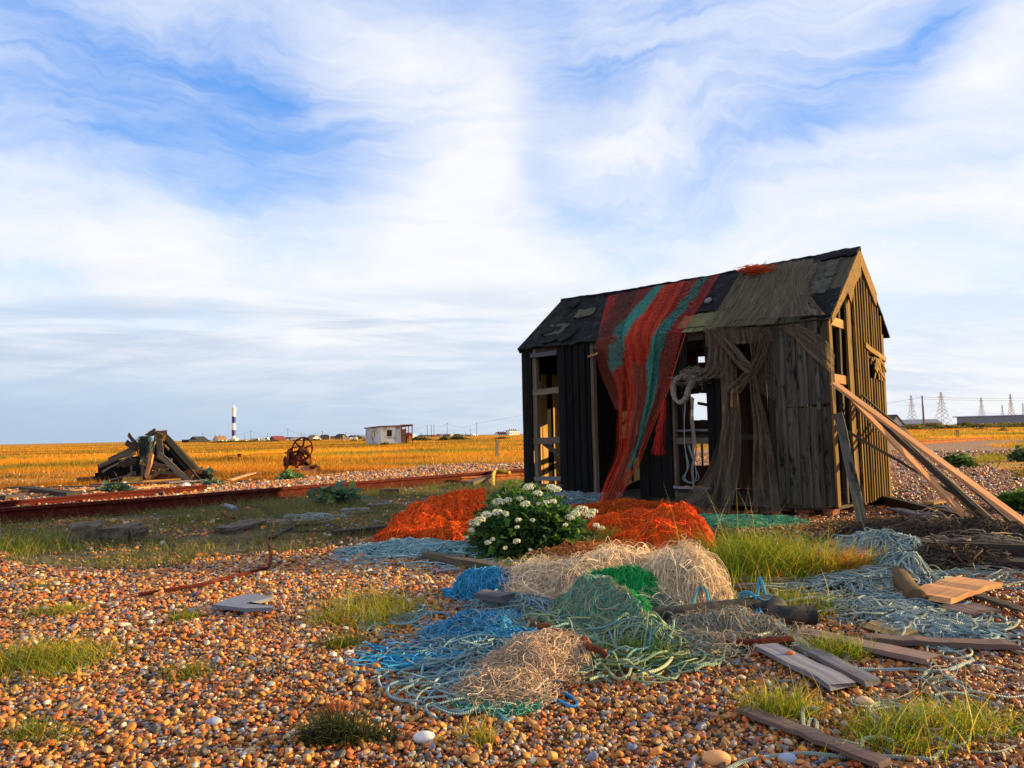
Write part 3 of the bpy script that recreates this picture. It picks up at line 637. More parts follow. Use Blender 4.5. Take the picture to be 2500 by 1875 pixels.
    for i in range(len(ws) - 1): wboard(mb, ws[i] + .002, ws[i + 1] - .002, ZB, gtop((ws[i] + ws[i + 1]) / 2), LM, .022, n=3, jit=.0015)
    mb.build('left_gable', 'tarred', hut)
    mb = MB()
    for i in range(len(ws) - 1):
        if i in (4, 9): continue
        wboard(mb, ws[i] + .006, ws[i + 1] - .006, ZB + .02, 2.1 + rng.normal() * .05, LM - .03, .012, n=3, jit=.002)
    mb.build('inner_lining', 'innerwood', hut)
    # partition between doorway and left bay, put in so the doorway stays dark
    mb = MB()
    for i in range(12): wboard(mb, .1 + i * .168, .26 + i * .168, ZB, 2.35, 3.64, .02, n=3, jit=.002)
    mb.build('blocking_partition', 'tarred', hut)
    mb = MB(); mb.prism([hw(3.62, .04, 2.36), hw(3.62, WM, 2.36), hw(3.62, RW, 3.4)], eL * .02); mb.build('blocking_partition', 'tarred', hut)
    # odds and ends hanging behind the window
    mb = MB(); mb.beam(hw(2.9, WM - .12, 1.56), hw(2.62, WM - .12, 1.50), .05, .03, side=UZ); mb.build('inner_lath', 'weathered', hut); mb = MB(); mb.beam(hw(2.86, WM - .1, .5), hw(2.86, WM - .1, .95), .04, .03, side=eL); mb.build('inner_lath', 'weathered', hut)
    # floor
    mb = MB(); mb.beam(hw(.02, WM / 2, ZB - .03), hw(5.1, WM / 2, ZB - .03), WM - .06, .04, side=eW, n=4); mb.build('floor', 'darkwood', hut)
    # cupboard-like inner boards seen through the left opening
    mb = MB(); mb.beam(hw(4.72, .55, ZB), hw(4.72, .55, 2.0), .16, .03, side=eW); mb.beam(hw(4.45, .95, ZB), hw(4.45, .95, 2.3), .12, .04, side=eL); mb.beam(hw(4.2, 1.3, .6), hw(5.1, 1.2, .62), .30, .03, side=eW)
    mb.build('inner_boards', 'weathered', hut)
    # right gable: lit frame, open bay, battened wall
    def rt(w): return 2.40 + (ridge(0) - 2.40) * (w / RW if w < RW else (2.42 - w) / (2.42 - RW)) - .05
    mb = MB(); wboard(mb, -.012, .085, ZB, 2.42, -.014, .026, n=8, jit=.002); mb.build('corner_board', 'goldwood', hut)
    mb = MB(); wboard(mb, .64, .80, ZB, 2.86, -.016, .030, n=6, jit=.003); mb.build('gable_stud', 'gableplank', hut)
    mb = MB(); wboard(mb, .50, .56, ZB, 2.7, .05, .05, n=6, jit=.003); mb.build('gable_stud', 'darkwood', hut)
    for z, p, q in ((2.43, .10, .99), (1.71, .10, .99)):
        mb = MB(); mb.beam(hw(.03, p, z), hw(.03, q, z - .02), .11, .05, side=UZ, n=3); mb.build('gable_rail', 'pinewood', hut)
    mb = MB(); ws = [.93, 1.04, 1.15, 1.26, 1.37, 1.48, 1.59, 1.70, 1.81, 1.92, 2.03, 2.13]
    for i in range(len(ws) - 1):
        z0 = ZB - .04 + rng.normal() * .02; z1 = rt((ws[i] + ws[i + 1]) / 2)
        if 4 <= i <= 8:    # broken window hole
            wboard(mb, ws[i] + .002, ws[i + 1] - .002, z0, 1.74 + rng.normal() * .03, 0, .02, n=3, jit=.002, cut=.02); wboard(mb, ws[i] + .002, ws[i + 1] - .002, 2.06 - .014 * i + rng.normal() * .02, z1, 0, .02, n=3, jit=.002)
        else: wboard(mb, ws[i] + .002, ws[i + 1] - .002, z0, z1, 0, .02, n=4, jit=.002)
    mb.build('gable_boards', 'gableshade', hut)
    for i, w in enumerate(ws[:-1]):
        mb = MB(); zt = rt(w + .01)
        if 5 <= i <= 8: wboard(mb, w - .016, w + .016, ZB, 1.76, -.030, .036, n=3, jit=.002); wboard(mb, w - .016, w + .016, 2.1, zt, -.030, .036, n=3, jit=.002)
        else: wboard(mb, w - .016, w + .016, ZB - .03, zt, -.030, .036, n=6, jit=.002)
        mb.build('batten', 'gableplank', hut)
    mb = MB(); mb.beam(hw(-.055, 1.24, 2.20), hw(-.055, 2.10, 2.05), .07, .03, side=UZ, n=5, jit=.004); mb.build('gable_ledge', 'goldwood', hut)
    mb = MB()
    for k in range(9): mb.beam(hw(-.05 - .02 * rng.random(), 1.5 + .6 * rng.random(), 2.04), hw(-.06 - .03 * rng.random(), 1.5 + .6 * rng.random(), 1.76 + .15 * rng.random()), .05, .012, side=eW, n=2, jit=.01)
    mb.build('splintered_board', 'goldwood', hut)
    mb = MB(); wboard(mb, 2.09, 2.16, ZB - .05, 2.42, -.018, .03, n=5, jit=.002); mb.build('corner_board', 'gableplank', hut)
    mb = MB(); wboard(mb, 0.0, .05, ZB, 2.3, .12, .05); wboard(mb, .09, .10, .2, 1.9, .3, .04); mb.build('inner_post', 'darkwood', hut)
    # barge boards under the verge
    P = [hw(-.075, -.03, 2.36), hw(-.075, -.03, 2.45), hw(-.075, RW, ridge(0) + .035), hw(-.075, RW, ridge(0) - .33), hw(-.075, .52, 2.76), hw(-.075, .40, 2.60)]
    mb = MB(); mb.prism([P[0], P[1], P[2], P[3], hw(-.075, .92, 2.98), hw(-.075, .72, 2.70), hw(-.075, .62, 2.86), hw(-.075, .30, 2.60)], eL * .022); mb.build('barge_board', 'goldwood', hut)
    mb = MB(); mb.prism([hw(-.075, RW + .004, ridge(0) - .20), hw(-.075, RW + .004, ridge(0) + .035), hw(-.075, 1.84, 2.97), hw(-.075, 1.78, 2.78)], eL * .022); mb.build('barge_board', 'goldwood', hut)
    # rafters inside
    for a in (.6, 1.5, 2.4, 3.3, 4.2):
        mb = MB(); mb.beam(hw(a, 0.02, eave(a) - .05), hw(a, RW, ridge(a) - .09), .08, .04, side=UZ); mb.beam(hw(a, WM, eave(a) - .05), hw(a, RW, ridge(a) - .09), .08, .04, side=UZ); mb.build('rafter', 'darkwood', hut)
    # roof slopes; the front one is tarred felt on the left, bare grey boards on the right
    def slope(t, a, lift=0.0):
        p0 = hw(a, -.035, eave(a) + .0); p1 = hw(a, RW, ridge(a)); n_ = unit(np.cross(eL, p1 - p0)); n_ = n_ if n_[2] > 0 else -n_; return p0 + (p1 - p0) * t + n_ * lift
    def bslope(t, a, lift=0.0):
        p0 = hw(a, 2.40, eave(a) - .03); p1 = hw(a, RW, ridge(a)); n_ = unit(np.cross(p1 - p0, eL)); n_ = n_ if n_[2] > 0 else -n_; return p0 + (p1 - p0) * t + n_ * lift
    def slab(mb, f, a0, a1, t0, t1, th, lift, na=14, nt=10, amp=.008, seed=1, ragged=0.0, sc=.18):
        A = np.linspace(a0, a1, na); T_ = np.linspace(t0, t1, nt); P = np.zeros((nt, na, 3)); Bt = np.zeros((nt, na, 3))
        for i, t_ in enumerate(T_):
            for j, a_ in enumerate(A):
                aa = a_ + (ragged * (fbm(t_ * 3, 5.5, .2, seed) - .5) if j in (0, na - 1) else 0); tt = t_ + (ragged * (fbm(a_, 2.2, .12, seed + 3) - .5) if i in (0, nt - 1) else 0)
                b = lift + amp * 2 * (float(fbm(a_ + 10, t_ * 1.5 + 10, sc, seed)) - .5); P[i, j] = f(tt, aa, b + th); Bt[i, j] = f(tt, aa, b)
        mb.grid(P, gc=P); mb.grid(Bt[:, ::-1]); 
        for e in (P[0], P[-1]), : pass
        mb.grid(np.stack([P[0], Bt[0]])[:, ::-1]); mb.grid(np.stack([P[-1], Bt[-1]])); mb.grid(np.stack([P[:, 0], Bt[:, 0]])); mb.grid(np.stack([P[:, -1], Bt[:, -1]])[:, ::-1])
    mb = MB(); slab(mb, slope, 1.95, 5.185, -.01, 1.0, .028, .0, 70, 30, .022, 5, ragged=.05, sc=.16); mb.build('roof_felt', 'tarfelt', hut)
    for q in range(8):
        t0 = rng.uniform(0, .85); a0 = rng.uniform(4.0, 4.7); mb = MB(); slab(mb, slope, a0, a0 + rng.uniform(.15, .6), t0, t0 + rng.uniform(.08, .28), .006, .036 + .003 * q % 3, 9, 7, .014, q + 20, ragged=.10); mb.build('roof_scrap', ['tarfelt', 'tarred', 'roofgrey'][q % 3], hut)
    # grey boards run down the slope
    a = -.07; k = 0
    while a < 1.99:
        w_ = .17 + .05 * rng.random(); a1 = min(a + w_, 2.0); mb = MB(); am = (a + a1) / 2
        t0 = 0.0 if k % 3 else .0; mb.beam(slope(t0 - .01 * rng.random(), am, .012 + .006 * (k % 2)), slope(1.0, am, .012 + .006 * (k % 2)), a1 - a - .004, .02, side=eL, n=5, jit=.002, cut=.01)
        mb.build('roof_board', 'roofgrey' if am < 1.55 else 'mossroof', hut); a = a1; k += 1
    for (a0, a1, t0, t1, mt, lf) in ((1.02, 1.5, .32, .97, 'roofgrey', .035), (.12, .52, .36, .88, 'greenplank', .034), (1.45, 2.15, .30, .99, 'tarfelt', .036), (-.08, .5, .90, 1.02, 'tarfelt', .04), (-.08, .30, .0, .40, 'tarfelt', .034), (1.55, 2.1, .05, .26, 'mossroof', .034)):
        mb = MB(); slab(mb, slope, a0, a1, t0, t1, .012, lf, 16, 12, .012, int(a0 * 10) + 3, ragged=.05); mb.build('roof_patch', mt, hut)
    mb = MB(); slab(mb, bslope, -.06, 5.185, 0, 1.0, .03, .0, 40, 16, .008, 9, ragged=.02); mb.build('back_roof', 'tarfelt', hut)
    # ridge capping with bumps
    P = np.array([hw(a, RW, ridge(a) + .028 + .014 * (fbm(a * 1.0, 3.3, .12, 6) - .5) * 2) for a in np.linspace(-.08, 5.2, 70)]); mb = MB(); mb.tubes(P, .03 + .008 * rng.random(70), 7, cap=True); mb.build('ridge_cap', 'tarfelt', hut)
    # left verge board
    mb = MB(); mb.beam(slope(-.01, 5.19, -.02), slope(1, 5.19, -.02), .10, .025, side=UZ, n=4); mb.build('verge_board', 'tarred', hut)
    mb = MB(); mb.beam(hw(3.66, -.05, 2.29), hw(3.43, -.16, 2.30), .035, .035, side=UZ); mb.build('stub_batten', 'goldwood', hut)
    # footings
    for (a, w) in ((.12, .1), (.45, .12), (.1, 2.0), (2.0, .1), (3.5, .12), (5.0, .15), (.75, .15)):
        mb = MB()
        for q in range(2): mb.box(hw(a + rng.normal() * .02, w, -.03 + .075 * q), .22, .11, .07, rz=rng.uniform(0, 3))
        mb.build('footing', 'brick', hut)
    return hut, slope
HUT, slope = build_hut()

# ------------------------------------------------------------------ boards leaning on the gable and lying beside it
def plank(name, p0, p1, w, t, mat, label, side=None, cat='plank', n=6, jit=.002, bow=0.0, group=None, cut=.012, **k):
    mb = MB(); mb.beam(p0, p1, w, t, side=side, n=n, jit=jit, bow=bow, cut=cut, **k); return mb.build(name, mat, label=label, cat=cat, group=group)
def gpt(x, y, a=-.06):
    w, z = gb(x, y, a); return hw(a, w, z)
LB = 'boards leaning against the gable of the hut'
def lean(x0, y0, x1, y1, a, w, t, mat, label, sd=None, z1=.04, **k):
    p0 = gpt(x0, y0, a); p1 = G(x1, y1, z1); return plank('leaning_plank', p0, p1, w, t, mat, label, side=sd if sd is not None else eW, group=LB, **k)
lean(2038, 938, 2580, 1335, -.10, .095, .03, 'pinewood', 'broad sunlit orange plank leaning on the gable, outermost on the right', sd=np.array([.55, .75, .35]))
lean(2085, 980, 2395, 1300, -.07, .085, .03, 'pinewood', 'broad sunlit plank leaning on the gable, nearest to the hut wall', sd=np.array([.55, .75, .35]))
lean(2100, 985, 2440, 1298, -.05, .05, .05, 'darkwood', 'dark square batten between the two broad leaning planks', z1=.05)
lean(2110, 985, 2460, 1302, -.04, .045, .025, 'weathered', 'grey weathered board in the middle of the leaning boards', z1=.06)
lean(2150, 1020, 2420, 1296, -.12, .03, .03, 'goldwood', 'thin yellow lath among the leaning boards', z1=.05)
lean(2105, 965, 2510, 1310, -.06, .05, .02, 'darkwood', 'black board just under the outermost leaning plank', z1=.05)
lean(2160, 1040, 2450, 1300, -.15, .035, .03, 'goldwood', 'narrow lit lath at the foot of the leaning boards', z1=.07)
lean(2060, 1047, 2335, 1208, -.05, .03, .03, 'weathered', 'long thin grey lath crossing low behind the leaning boards', z1=.35)
lean(2046, 1010, 2112, 1300, -.06, .10, .03, 'greenplank', 'upright grey green post propped against the hut corner', z1=0.0, sd=eL)
lean(2089, 1050, 2062, 1180, -.02, .05, .03, 'goldwood', 'short lit lath standing beside the propped post', z1=.30, sd=eW)
plank('fallen_beam', G(2050, 1195, .10), G(2455, 1296, .05), .12, .07, 'darkwood', 'long black beam lying low from the hut corner to the leaning boards', side=UZ, cat='beam', n=8, jit=.004)
plank('fallen_plank', G(2165, 1222, .05), G(2310, 1240, .04), .12, .03, 'greywood', 'grey broken board lying behind the hut corner')
plank('fallen_plank', G(2180, 1243, .06), G(2385, 1284, .05), .16, .03, 'greywood', 'weathered grey board lying behind the black beam', n=8, jit=.004)
plank('fallen_plank', G(2268, 1228, .10), G(2305, 1222, .07), .12, .03, 'goldwood', 'small sunlit plank end behind the leaning boards')
plank('fallen_plank', G(2110, 1303, .02), G(2620, 1300, .05), .09, .04, 'darkwood', 'long black timber lying across at the foot of the leaning boards', n=8, jit=.003)
plank('fallen_plank', G(2230, 1303, .05), G(2640, 1312, .06), .07, .03, 'mauvewood', 'pale narrow plank lying on the black timber at the right edge', n=8)
plank('split_plank', G(2020, 1330, .05), G(2138, 1304, .09), .13, .035, 'pinewood', 'sunlit split plank in front of the propped post', n=5, jit=.006, cut=.03)
plank('split_plank', G(2075, 1332, .05), G(2140, 1312, .07), .07, .025, 'pinewood', 'short splinter plank lying right of the split plank', n=4, jit=.006, cut=.03)
plank('sleeper', G(2200, 1352, .03), G(2700, 1365, .04), .28, .22, 'darkwood', 'thick black sleeper under ropes at the right edge', cat='sleeper', n=10, jit=.01)
plank('sleeper', G(2230, 1380, .0), G(2720, 1402, .0), .25, .16, 'darkwood', 'lower black sleeper half buried in shingle at the right edge', cat='sleeper', n=10, jit=.01)
# ------------------------------------------------------------------ planks on the foreground shingle
def flat(name, pts, th, mat, label, cat='plank', dz=.015, **k):
    P = [gp(*p, dz) for p in pts]; z = max(p[2] for p in P); P = [np.array([p[0], p[1], z]) for p in P]; mb = MB(); mb.prism(P, (0, 0, th), **k); return mb
def board(px0, px1, w, t, mat, label, dz=.03, name='plank', n=8, **k): return plank(name, gp(*px0, dz), gp(*px1, dz), w, t, mat, label, n=n, **k)
mb = flat('slab', [z5(1280, 378), z5(1380, 335), z5(1500, 305), z5(1640, 330), z5(1475, 372), z5(1640, 385), z5(1640, 398), z5(1470, 402)], .022, 'bluegrey', '', dz=.035); mb.build('slab', 'bluegrey', label='flat blue grey broken slab lying alone on the pebbles', cat='slab')
board(z7(370, 868), z7(950, 1155), .125, .022, 'greywood', 'wide blue grey plank, left one of the close pair on the shingle', dz=.04)
board(z7(590, 845), z7(1150, 1130), .085, .022, 'greywood', 'narrower grey plank, right one of the close pair on the shingle', dz=.035)
board(z7(660, 812), z7(1560, 1000), .12, .025, 'mauvewood', 'long curved brown plank lying behind the grass beside the grey pair', n=12, dz=.04)
board(z7(1100, 855), z7(2070, 905), .09, .025, 'mauvewood', 'slim mauve plank bending towards the right edge', n=12, dz=.04)
board(z7(310, 1292), z7(1200, 1665), .070, .016, 'mauvewood', 'long pale mauve plank running out of the bottom of the frame', n=10, dz=.035)
board(z7(1500, 640), z7(1840, 540), .26, .03, 'pinewood', 'broken sunlit plank with a knot hole under pale ropes', dz=.07, jit=.004)
board(z7(1180, 800), z7(1490, 760), .24, .025, 'dryplank', 'charred thin plank lying on pebbles below the rope covered log', dz=.04, jit=.005)
board(z7(1690, 700), z7(1880, 680), .20, .02, 'mauvewood', 'small reddish plank piece lying right of the knot hole plank', dz=.04)
board(z7(1800, 600), z7(2090, 700), .07, .02, 'darkwood', 'dark thin board beside the knot hole plank at the right', dz=.05)
board(z9(310, 480), z9(960, 615), .10, .07, 'weathered', 'brown square timber lying between bush and pebbles', name='timber', cat='timber', dz=.05, n=10, jit=.004)
board(z9(350, 555), z9(500, 545), .09, .015, 'greywood', 'small grey board chip on pebbles below the brown timber', dz=.03)
board(z9(608, 775), z9(760, 800), .12, .035, 'greywood', 'grey board end poking out of the blue net tangle', dz=.13)
board(z9(1700, 640), z9(2080, 660), .12, .06, 'darkwood', 'dark weathered timber behind the cream net', name='timber', cat='timber', dz=.03, n=8)
board(z7(0, 215), z7(500, 260), .10, .06, 'darkwood', 'dark buried timber edge below the right orange net', name='timber', cat='timber', dz=.02, n=8)
board(z7(60, 510), z7(480, 540), .12, .05, 'darkwood', 'dark timber under the grass left of the pale rope heap', name='timber', cat='timber', dz=.03, n=8)
board(zB(1420, 645), zB(2050, 575), .13, .08, 'darkwood', 'dark plank lying left of the left orange net heap', dz=.04, n=8)
board(zB(1500, 385), zB(1800, 375), .22, .03, 'greywood', 'flat grey board lying in the grass between rail and orange net', dz=.03)
board(zB(1800, 355), zB(1985, 330), .18, .03, 'greywood', 'tilted grey board end lying near the rail bend', dz=.04)
board(z4(1780, 640), z4(1920, 600), .22, .10, 'weathered', 'weathered wood block beside the rail end near the hut', dz=.08, name='timber_block', cat='block', n=3)
board(z4(1180, 690), z4(1305, 685), .20, .14, 'darkwood', 'short dark sleeper end below the rail', dz=.05, name='timber_block', cat='block', n=3)
# black pipe and fallen log under the tangles
mb = MB(); P = spline([gp(*p, .09) for p in (z9(1480, 870), z9(1700, 860), z9(1950, 835), z9(2200, 815), z7(520, 770), z7(770, 770))], 26); mb.tubes(P, .052, 26, cap=True); mb.build('black_pipe', 'blackplastic', label='black plastic pipe lying under blue ropes right of the nets', cat='pipe')
mb = MB(); P = spline([gp(*p, .075) for p in (z7(1190, 300), z7(1260, 400), z7(1330, 500), z7(1400, 600), z7(1440, 640))], 22); P += rng.normal(0, .003, P.shape); P[:, 2] -= .015; mb.tubes(P, .058 + .006 * rng.random(22), 16, cap=True); log = mb.build('log', 'logwood', smooth=True, label='mossy log under the heap of pale ropes', cat='log')
mb = MB(); P = spline([gp(*p, .05) for p in (z7(60, 905), z7(200, 905), z7(400, 900), z7(620, 880))], 14); mb.tubes(P, .022, 8, cap=True); mb.build('rusty_rod', 'rust', label='rusty rod lying across the top of the grey planks', cat='rod')
mb = MB(); P = spline([gp(*p, .10) for p in (z9(800, 900), z9(900, 930), z9(1050, 970), z6(1350, 560), z6(1500, 640))], 24); P += rng.normal(0, .01, P.shape); mb.tubes(P, .016 + .006 * rng.random(24), 7, cap=True); mb.build('rusty_chain', 'rustdark', label='dark rusty chain lying through the front of the net heap', cat='chain')
# ------------------------------------------------------------------ nets hung over the hut
RED = np.array([.80, .060, .035]); ORR = np.array([.90, .15, .03]); TEAL = np.array([.10, .46, .38]); DRK = np.array([.34, .075, .045])
def smooth(a, k):
    for _ in range(k): a = np.concatenate([a[:1], (a[:-2] + 2 * a[1:-1] + a[2:]) / 4, a[-1:]])
    return a
def front_pt(zx, zy, out):
    a, z = fr(*z1(zx, zy), -out); return hw(a, -out, z)
def roof_pt(zx, zy, out=.065):
    o = HB + UZ * 2.42 - eW * .055; e2 = hw(0, RW, ridge(0)) - o; d = ray(*z1(zx, zy)); n_ = unit(np.cross(eL, e2)); n_ = n_ if n_[2] > 0 else -n_
    s = np.linalg.solve(np.array([eL, e2, -d]).T, np.array([0, 0, H]) - o - n_ * out); return o + n_ * out + eL * s[0] + e2 * s[1]
def drape(lpx, rpx, nroof, outs, n):
    "two edge polylines in detail-view points; the first nroof lie on the roof slope"
    def edge(px): return [roof_pt(*p) if i < nroof else front_pt(*p, outs[i]) for i, p in enumerate(px)]
    return spline(edge(lpx), n), spline(edge(rpx), n)
def lattice(mb, P, r, colf, skip=0.0):
    "diamond mesh on the sheet P (nt, ns, 3)"
    nt, ns, _ = P.shape; J = P + rng.normal(0, .0025, P.shape); seg = []; cl = []
    i, j = np.meshgrid(np.arange(0, nt - 1), np.arange(0, ns), indexing='ij'); e = (i + j) % 2 == 0
    for dj in (-1, 1):
        k = e & (j + dj >= 0) & (j + dj < ns) & (rng.random(i.shape) > skip); a = J[i[k], j[k]]; b = J[i[k] + 1, j[k] + dj]
        seg.append(np.stack([a, b], 1)); cl.append(colf(i[k] / nt, j[k] / ns))
    mb.tubes(np.vstack(seg), r, 3, col=np.vstack(cl))
def build_big_net():
    root = empty('draped_net', hw(3.0, -.2, 0), 'red and teal fishing net draped from the roof ridge to the ground', 'fishing net', 'fishing nets hung over the hut')
    # main fall
    nt = 300; L_, R_ = drape([(545, 322), (520, 430), (500, 540), (540, 680), (590, 820), (595, 1000), (592, 1180), (535, 1330), (500, 1430)],
                             [(1145, 208), (1050, 370), (955, 520), (905, 690), (850, 860), (800, 980), (745, 1120), (690, 1270), (600, 1435)], 3, [0, 0, 0, .10, .12, .16, .22, .34, .5], nt)
    tt = np.linspace(0, 1, nt)
    def colf(t, s):
        t = np.asarray(t, float) + rng.normal(0, .006, np.shape(t)); s = np.asarray(s, float) + rng.normal(0, .010, np.shape(s)) + .006 * np.sin(t * 31 + 1) + .006 * np.sin(t * 77)
        te = .37; k = np.clip(t / te, 0, 1); a = np.clip((t - te) / .06, 0, 1)
        e1 = .12 * (1 - k * 1.6); e2 = .46 * (1 - k) + .01 * k; e3 = (.56 * (1 - k) + .25 * k) * (1 - a); e2 = e2 * (1 - a); e4 = .84 * (1 - k) + .61 * k + .05 * a; e5 = .91 * (1 - k) + .76 * k + .05 * a
        c = np.tile(ORR * .45 + RED * .5, (len(t), 1)); st = np.sin(s * 60 + np.sin(t * 9) * 2); c = np.where((st > .35)[:, None], RED * .75, c); c = np.where(((s > .42) & (s < e4) & (t > te))[:, None], DRK * 1.25, c)
        c = np.where((s < e3)[:, None], TEAL, c); c = np.where((s < e2)[:, None], DRK, c); c = np.where((s < e1)[:, None], RED, c)
        c = np.where(((s > e4) & (s < e5) & (t < .84))[:, None], TEAL, c); c = np.where((s > e5)[:, None], np.where((t < .25)[:, None], RED * .8, DRK * 1.35), c); c = np.where((s > .955)[:, None], RED, c)
        return c * rng.uniform(.7, 1.2, (len(c), 1))
    for nm, ns, off, s0, s1, sk, lab in (('net_panel', 88, 0.0, 0.0, 1.0, .05, None), ('net_fold', 52, .022, .30, .72, .04, 'denser red folds of the net'), ('net_fold', 30, .038, .33, .58, .05, 'bright red gathered folds of the net')):
        S = np.linspace(s0, s1, ns); P = L_[:, None] * (1 - S[None, :, None]) + R_[:, None] * S[None, :, None]
        ph = rng.random() * 6; amp = np.clip((tt - .36) * 4, .12, 1)[:, None]; fold = np.sin(S[None] * 34 + ph + 2.2 * np.sin(tt[:, None] * 5)) * .5 + np.sin(S[None] * 71 + 3 * ph) * .28
        out = -eW * 1.0; P = P + out * (fold * amp * .055 + off + .03)[..., None] + eL * (np.sin(S[None] * 25 + tt[:, None] * 9) * .012)[..., None]
        P[..., 2] += np.where(tt < .36, .012, 0)[:, None] + (.012 * np.abs(fold))* (tt < .36)[:, None]
        # slack: sags between roof folds, rests on the ground at the end
        P[..., 2] = np.maximum(P[..., 2], gz(P[..., 0], P[..., 1]) + .02)
        mb = MB(); lattice(mb, P, .0020 if ns > 80 else .0022, lambda t, s: colf(t, s0 + s * (s1 - s0)), sk); mb.build(nm, 'fibre', root, label=lab)
    # loose left curtain and the dangling tail
    nt = 90; L_, R_ = drape([(490, 545), (468, 590), (490, 700), (530, 810), (580, 925)], [(600, 520), (620, 600), (625, 700), (625, 810), (610, 930)], 0, [.07, .09, .10, .12, .14], nt); S = np.linspace(0, 1, 16)
    P = L_[:, None] * (1 - S[None, :, None]) + R_[:, None] * S[None, :, None]; mb = MB(); lattice(mb, P, .0024, lambda t, s: np.tile(DRK * 1.1, (len(t), 1))); mb.build('net_curtain', 'fibre', root, label='dark brown left curtain of the net')
    pts = np.array([front_pt(x, y, .2) for x, y in ((845, 880), (835, 960), (822, 1040), (815, 1110), (810, 1170))]); n = 60; P = spline(pts, 24)[None] + np.cumsum(rng.normal(0, .008, (n, 24, 3)), 1) * np.array([1, 1, .3]); mb = MB()
    mb.tubes(P, .0022, 3, col=RED * .8); mb.build('net_tail', 'fibre', root, label='frayed red tail hanging from the right edge')
    # rope edge along the right side
    mb = MB(); mb.tubes(R_ * 0 + spline([front_pt(x, y, .16) for x, y in ((958, 520), (905, 690), (855, 850), (805, 970), (750, 1110), (700, 1250))], nt), .008, 5, col=ORR * .8); mb.build('edge_rope', 'fibre', root)
build_big_net()

def finenet():
    mt, t = newmat('finenet'); g = t.attr('gc', out='Vector'); c = t.attr('col')
    n = t.noise(t.v('MULTIPLY', g, (2.2, 26, 1)), 1.0, 5, .6, .3); n2 = t.noise(t.v('MULTIPLY', g, (150, 150, 1)), 1.0, 1)
    hs = t.n('ShaderNodeHueSaturation'); t.put(hs.inputs['Color'], c); t.put(hs.inputs['Value'], t.m('MULTIPLY_ADD', n, .9, .5))
    p = principled(t, hs.outputs[0], .85, 0, .15); tl = t.n('ShaderNodeBsdfTranslucent'); t.put(tl.inputs[0], hs.outputs[0]); m1 = t.n('ShaderNodeMixShader'); m1.inputs[0].default_value = .4
    t.nt.links.new(p, m1.inputs[1]); t.nt.links.new(tl.outputs[0], m1.inputs[2]); tp = t.n('ShaderNodeBsdfTransparent'); m2 = t.n('ShaderNodeMixShader')
    t.put(m2.inputs[0], t.m('ADD', t.mr(n, .32, .70, .26, .92), t.m('MULTIPLY_ADD', n2, .3, -.15), clamp=True)); t.nt.links.new(tp.outputs[0], m2.inputs[1]); t.nt.links.new(m1.outputs[0], m2.inputs[2]); finish(t, m2.outputs[0]); MATS['finenet'] = mt
finenet()
BRN = np.array([.19, .145, .10])
def sheet(root, name, lpx, rpx, nroof, outs, folds=9, amp=.03, ns=60, nt=80, col=BRN, label=None, lift=.0):
    L_, R_ = drape(lpx, rpx, nroof, outs, nt); S = np.linspace(0, 1, ns); P = L_[:, None] * (1 - S[None, :, None]) + R_[:, None] * S[None, :, None]; tt = np.linspace(0, 1, nt)[:, None]; ph = rng.random() * 6
    f = np.sin(S[None] * folds * 3.14 * (1 + .1 * np.sin(tt * 3)) + ph) + .45 * np.sin(S[None] * folds * 7.3 + 2 * ph + tt * 2)
    P = P - eW * (f * amp + lift)[..., None]; 
    if nroof: P[..., 2] += .012 * np.abs(f) * .5
    w = np.linalg.norm(P[:, -1] - P[:, 0], axis=1).mean(); ln = np.linalg.norm(np.diff(P[:, ns // 2], axis=0), axis=1).sum(); gc = np.zeros(P.shape); gc[..., 0] = tt * ln + ph; gc[..., 1] = S[None] * w * 1.2 + ph
    mb = MB(); mb.grid(P, gc=gc, col=col)
    # head and side cords
    mb.tubes(P[:, 0], .004, 4, col=col * .9); mb.tubes(P[:, -1], .004, 4, col=col * .9)
    return mb.build(name, 'finenet', root, smooth=True, label=label)
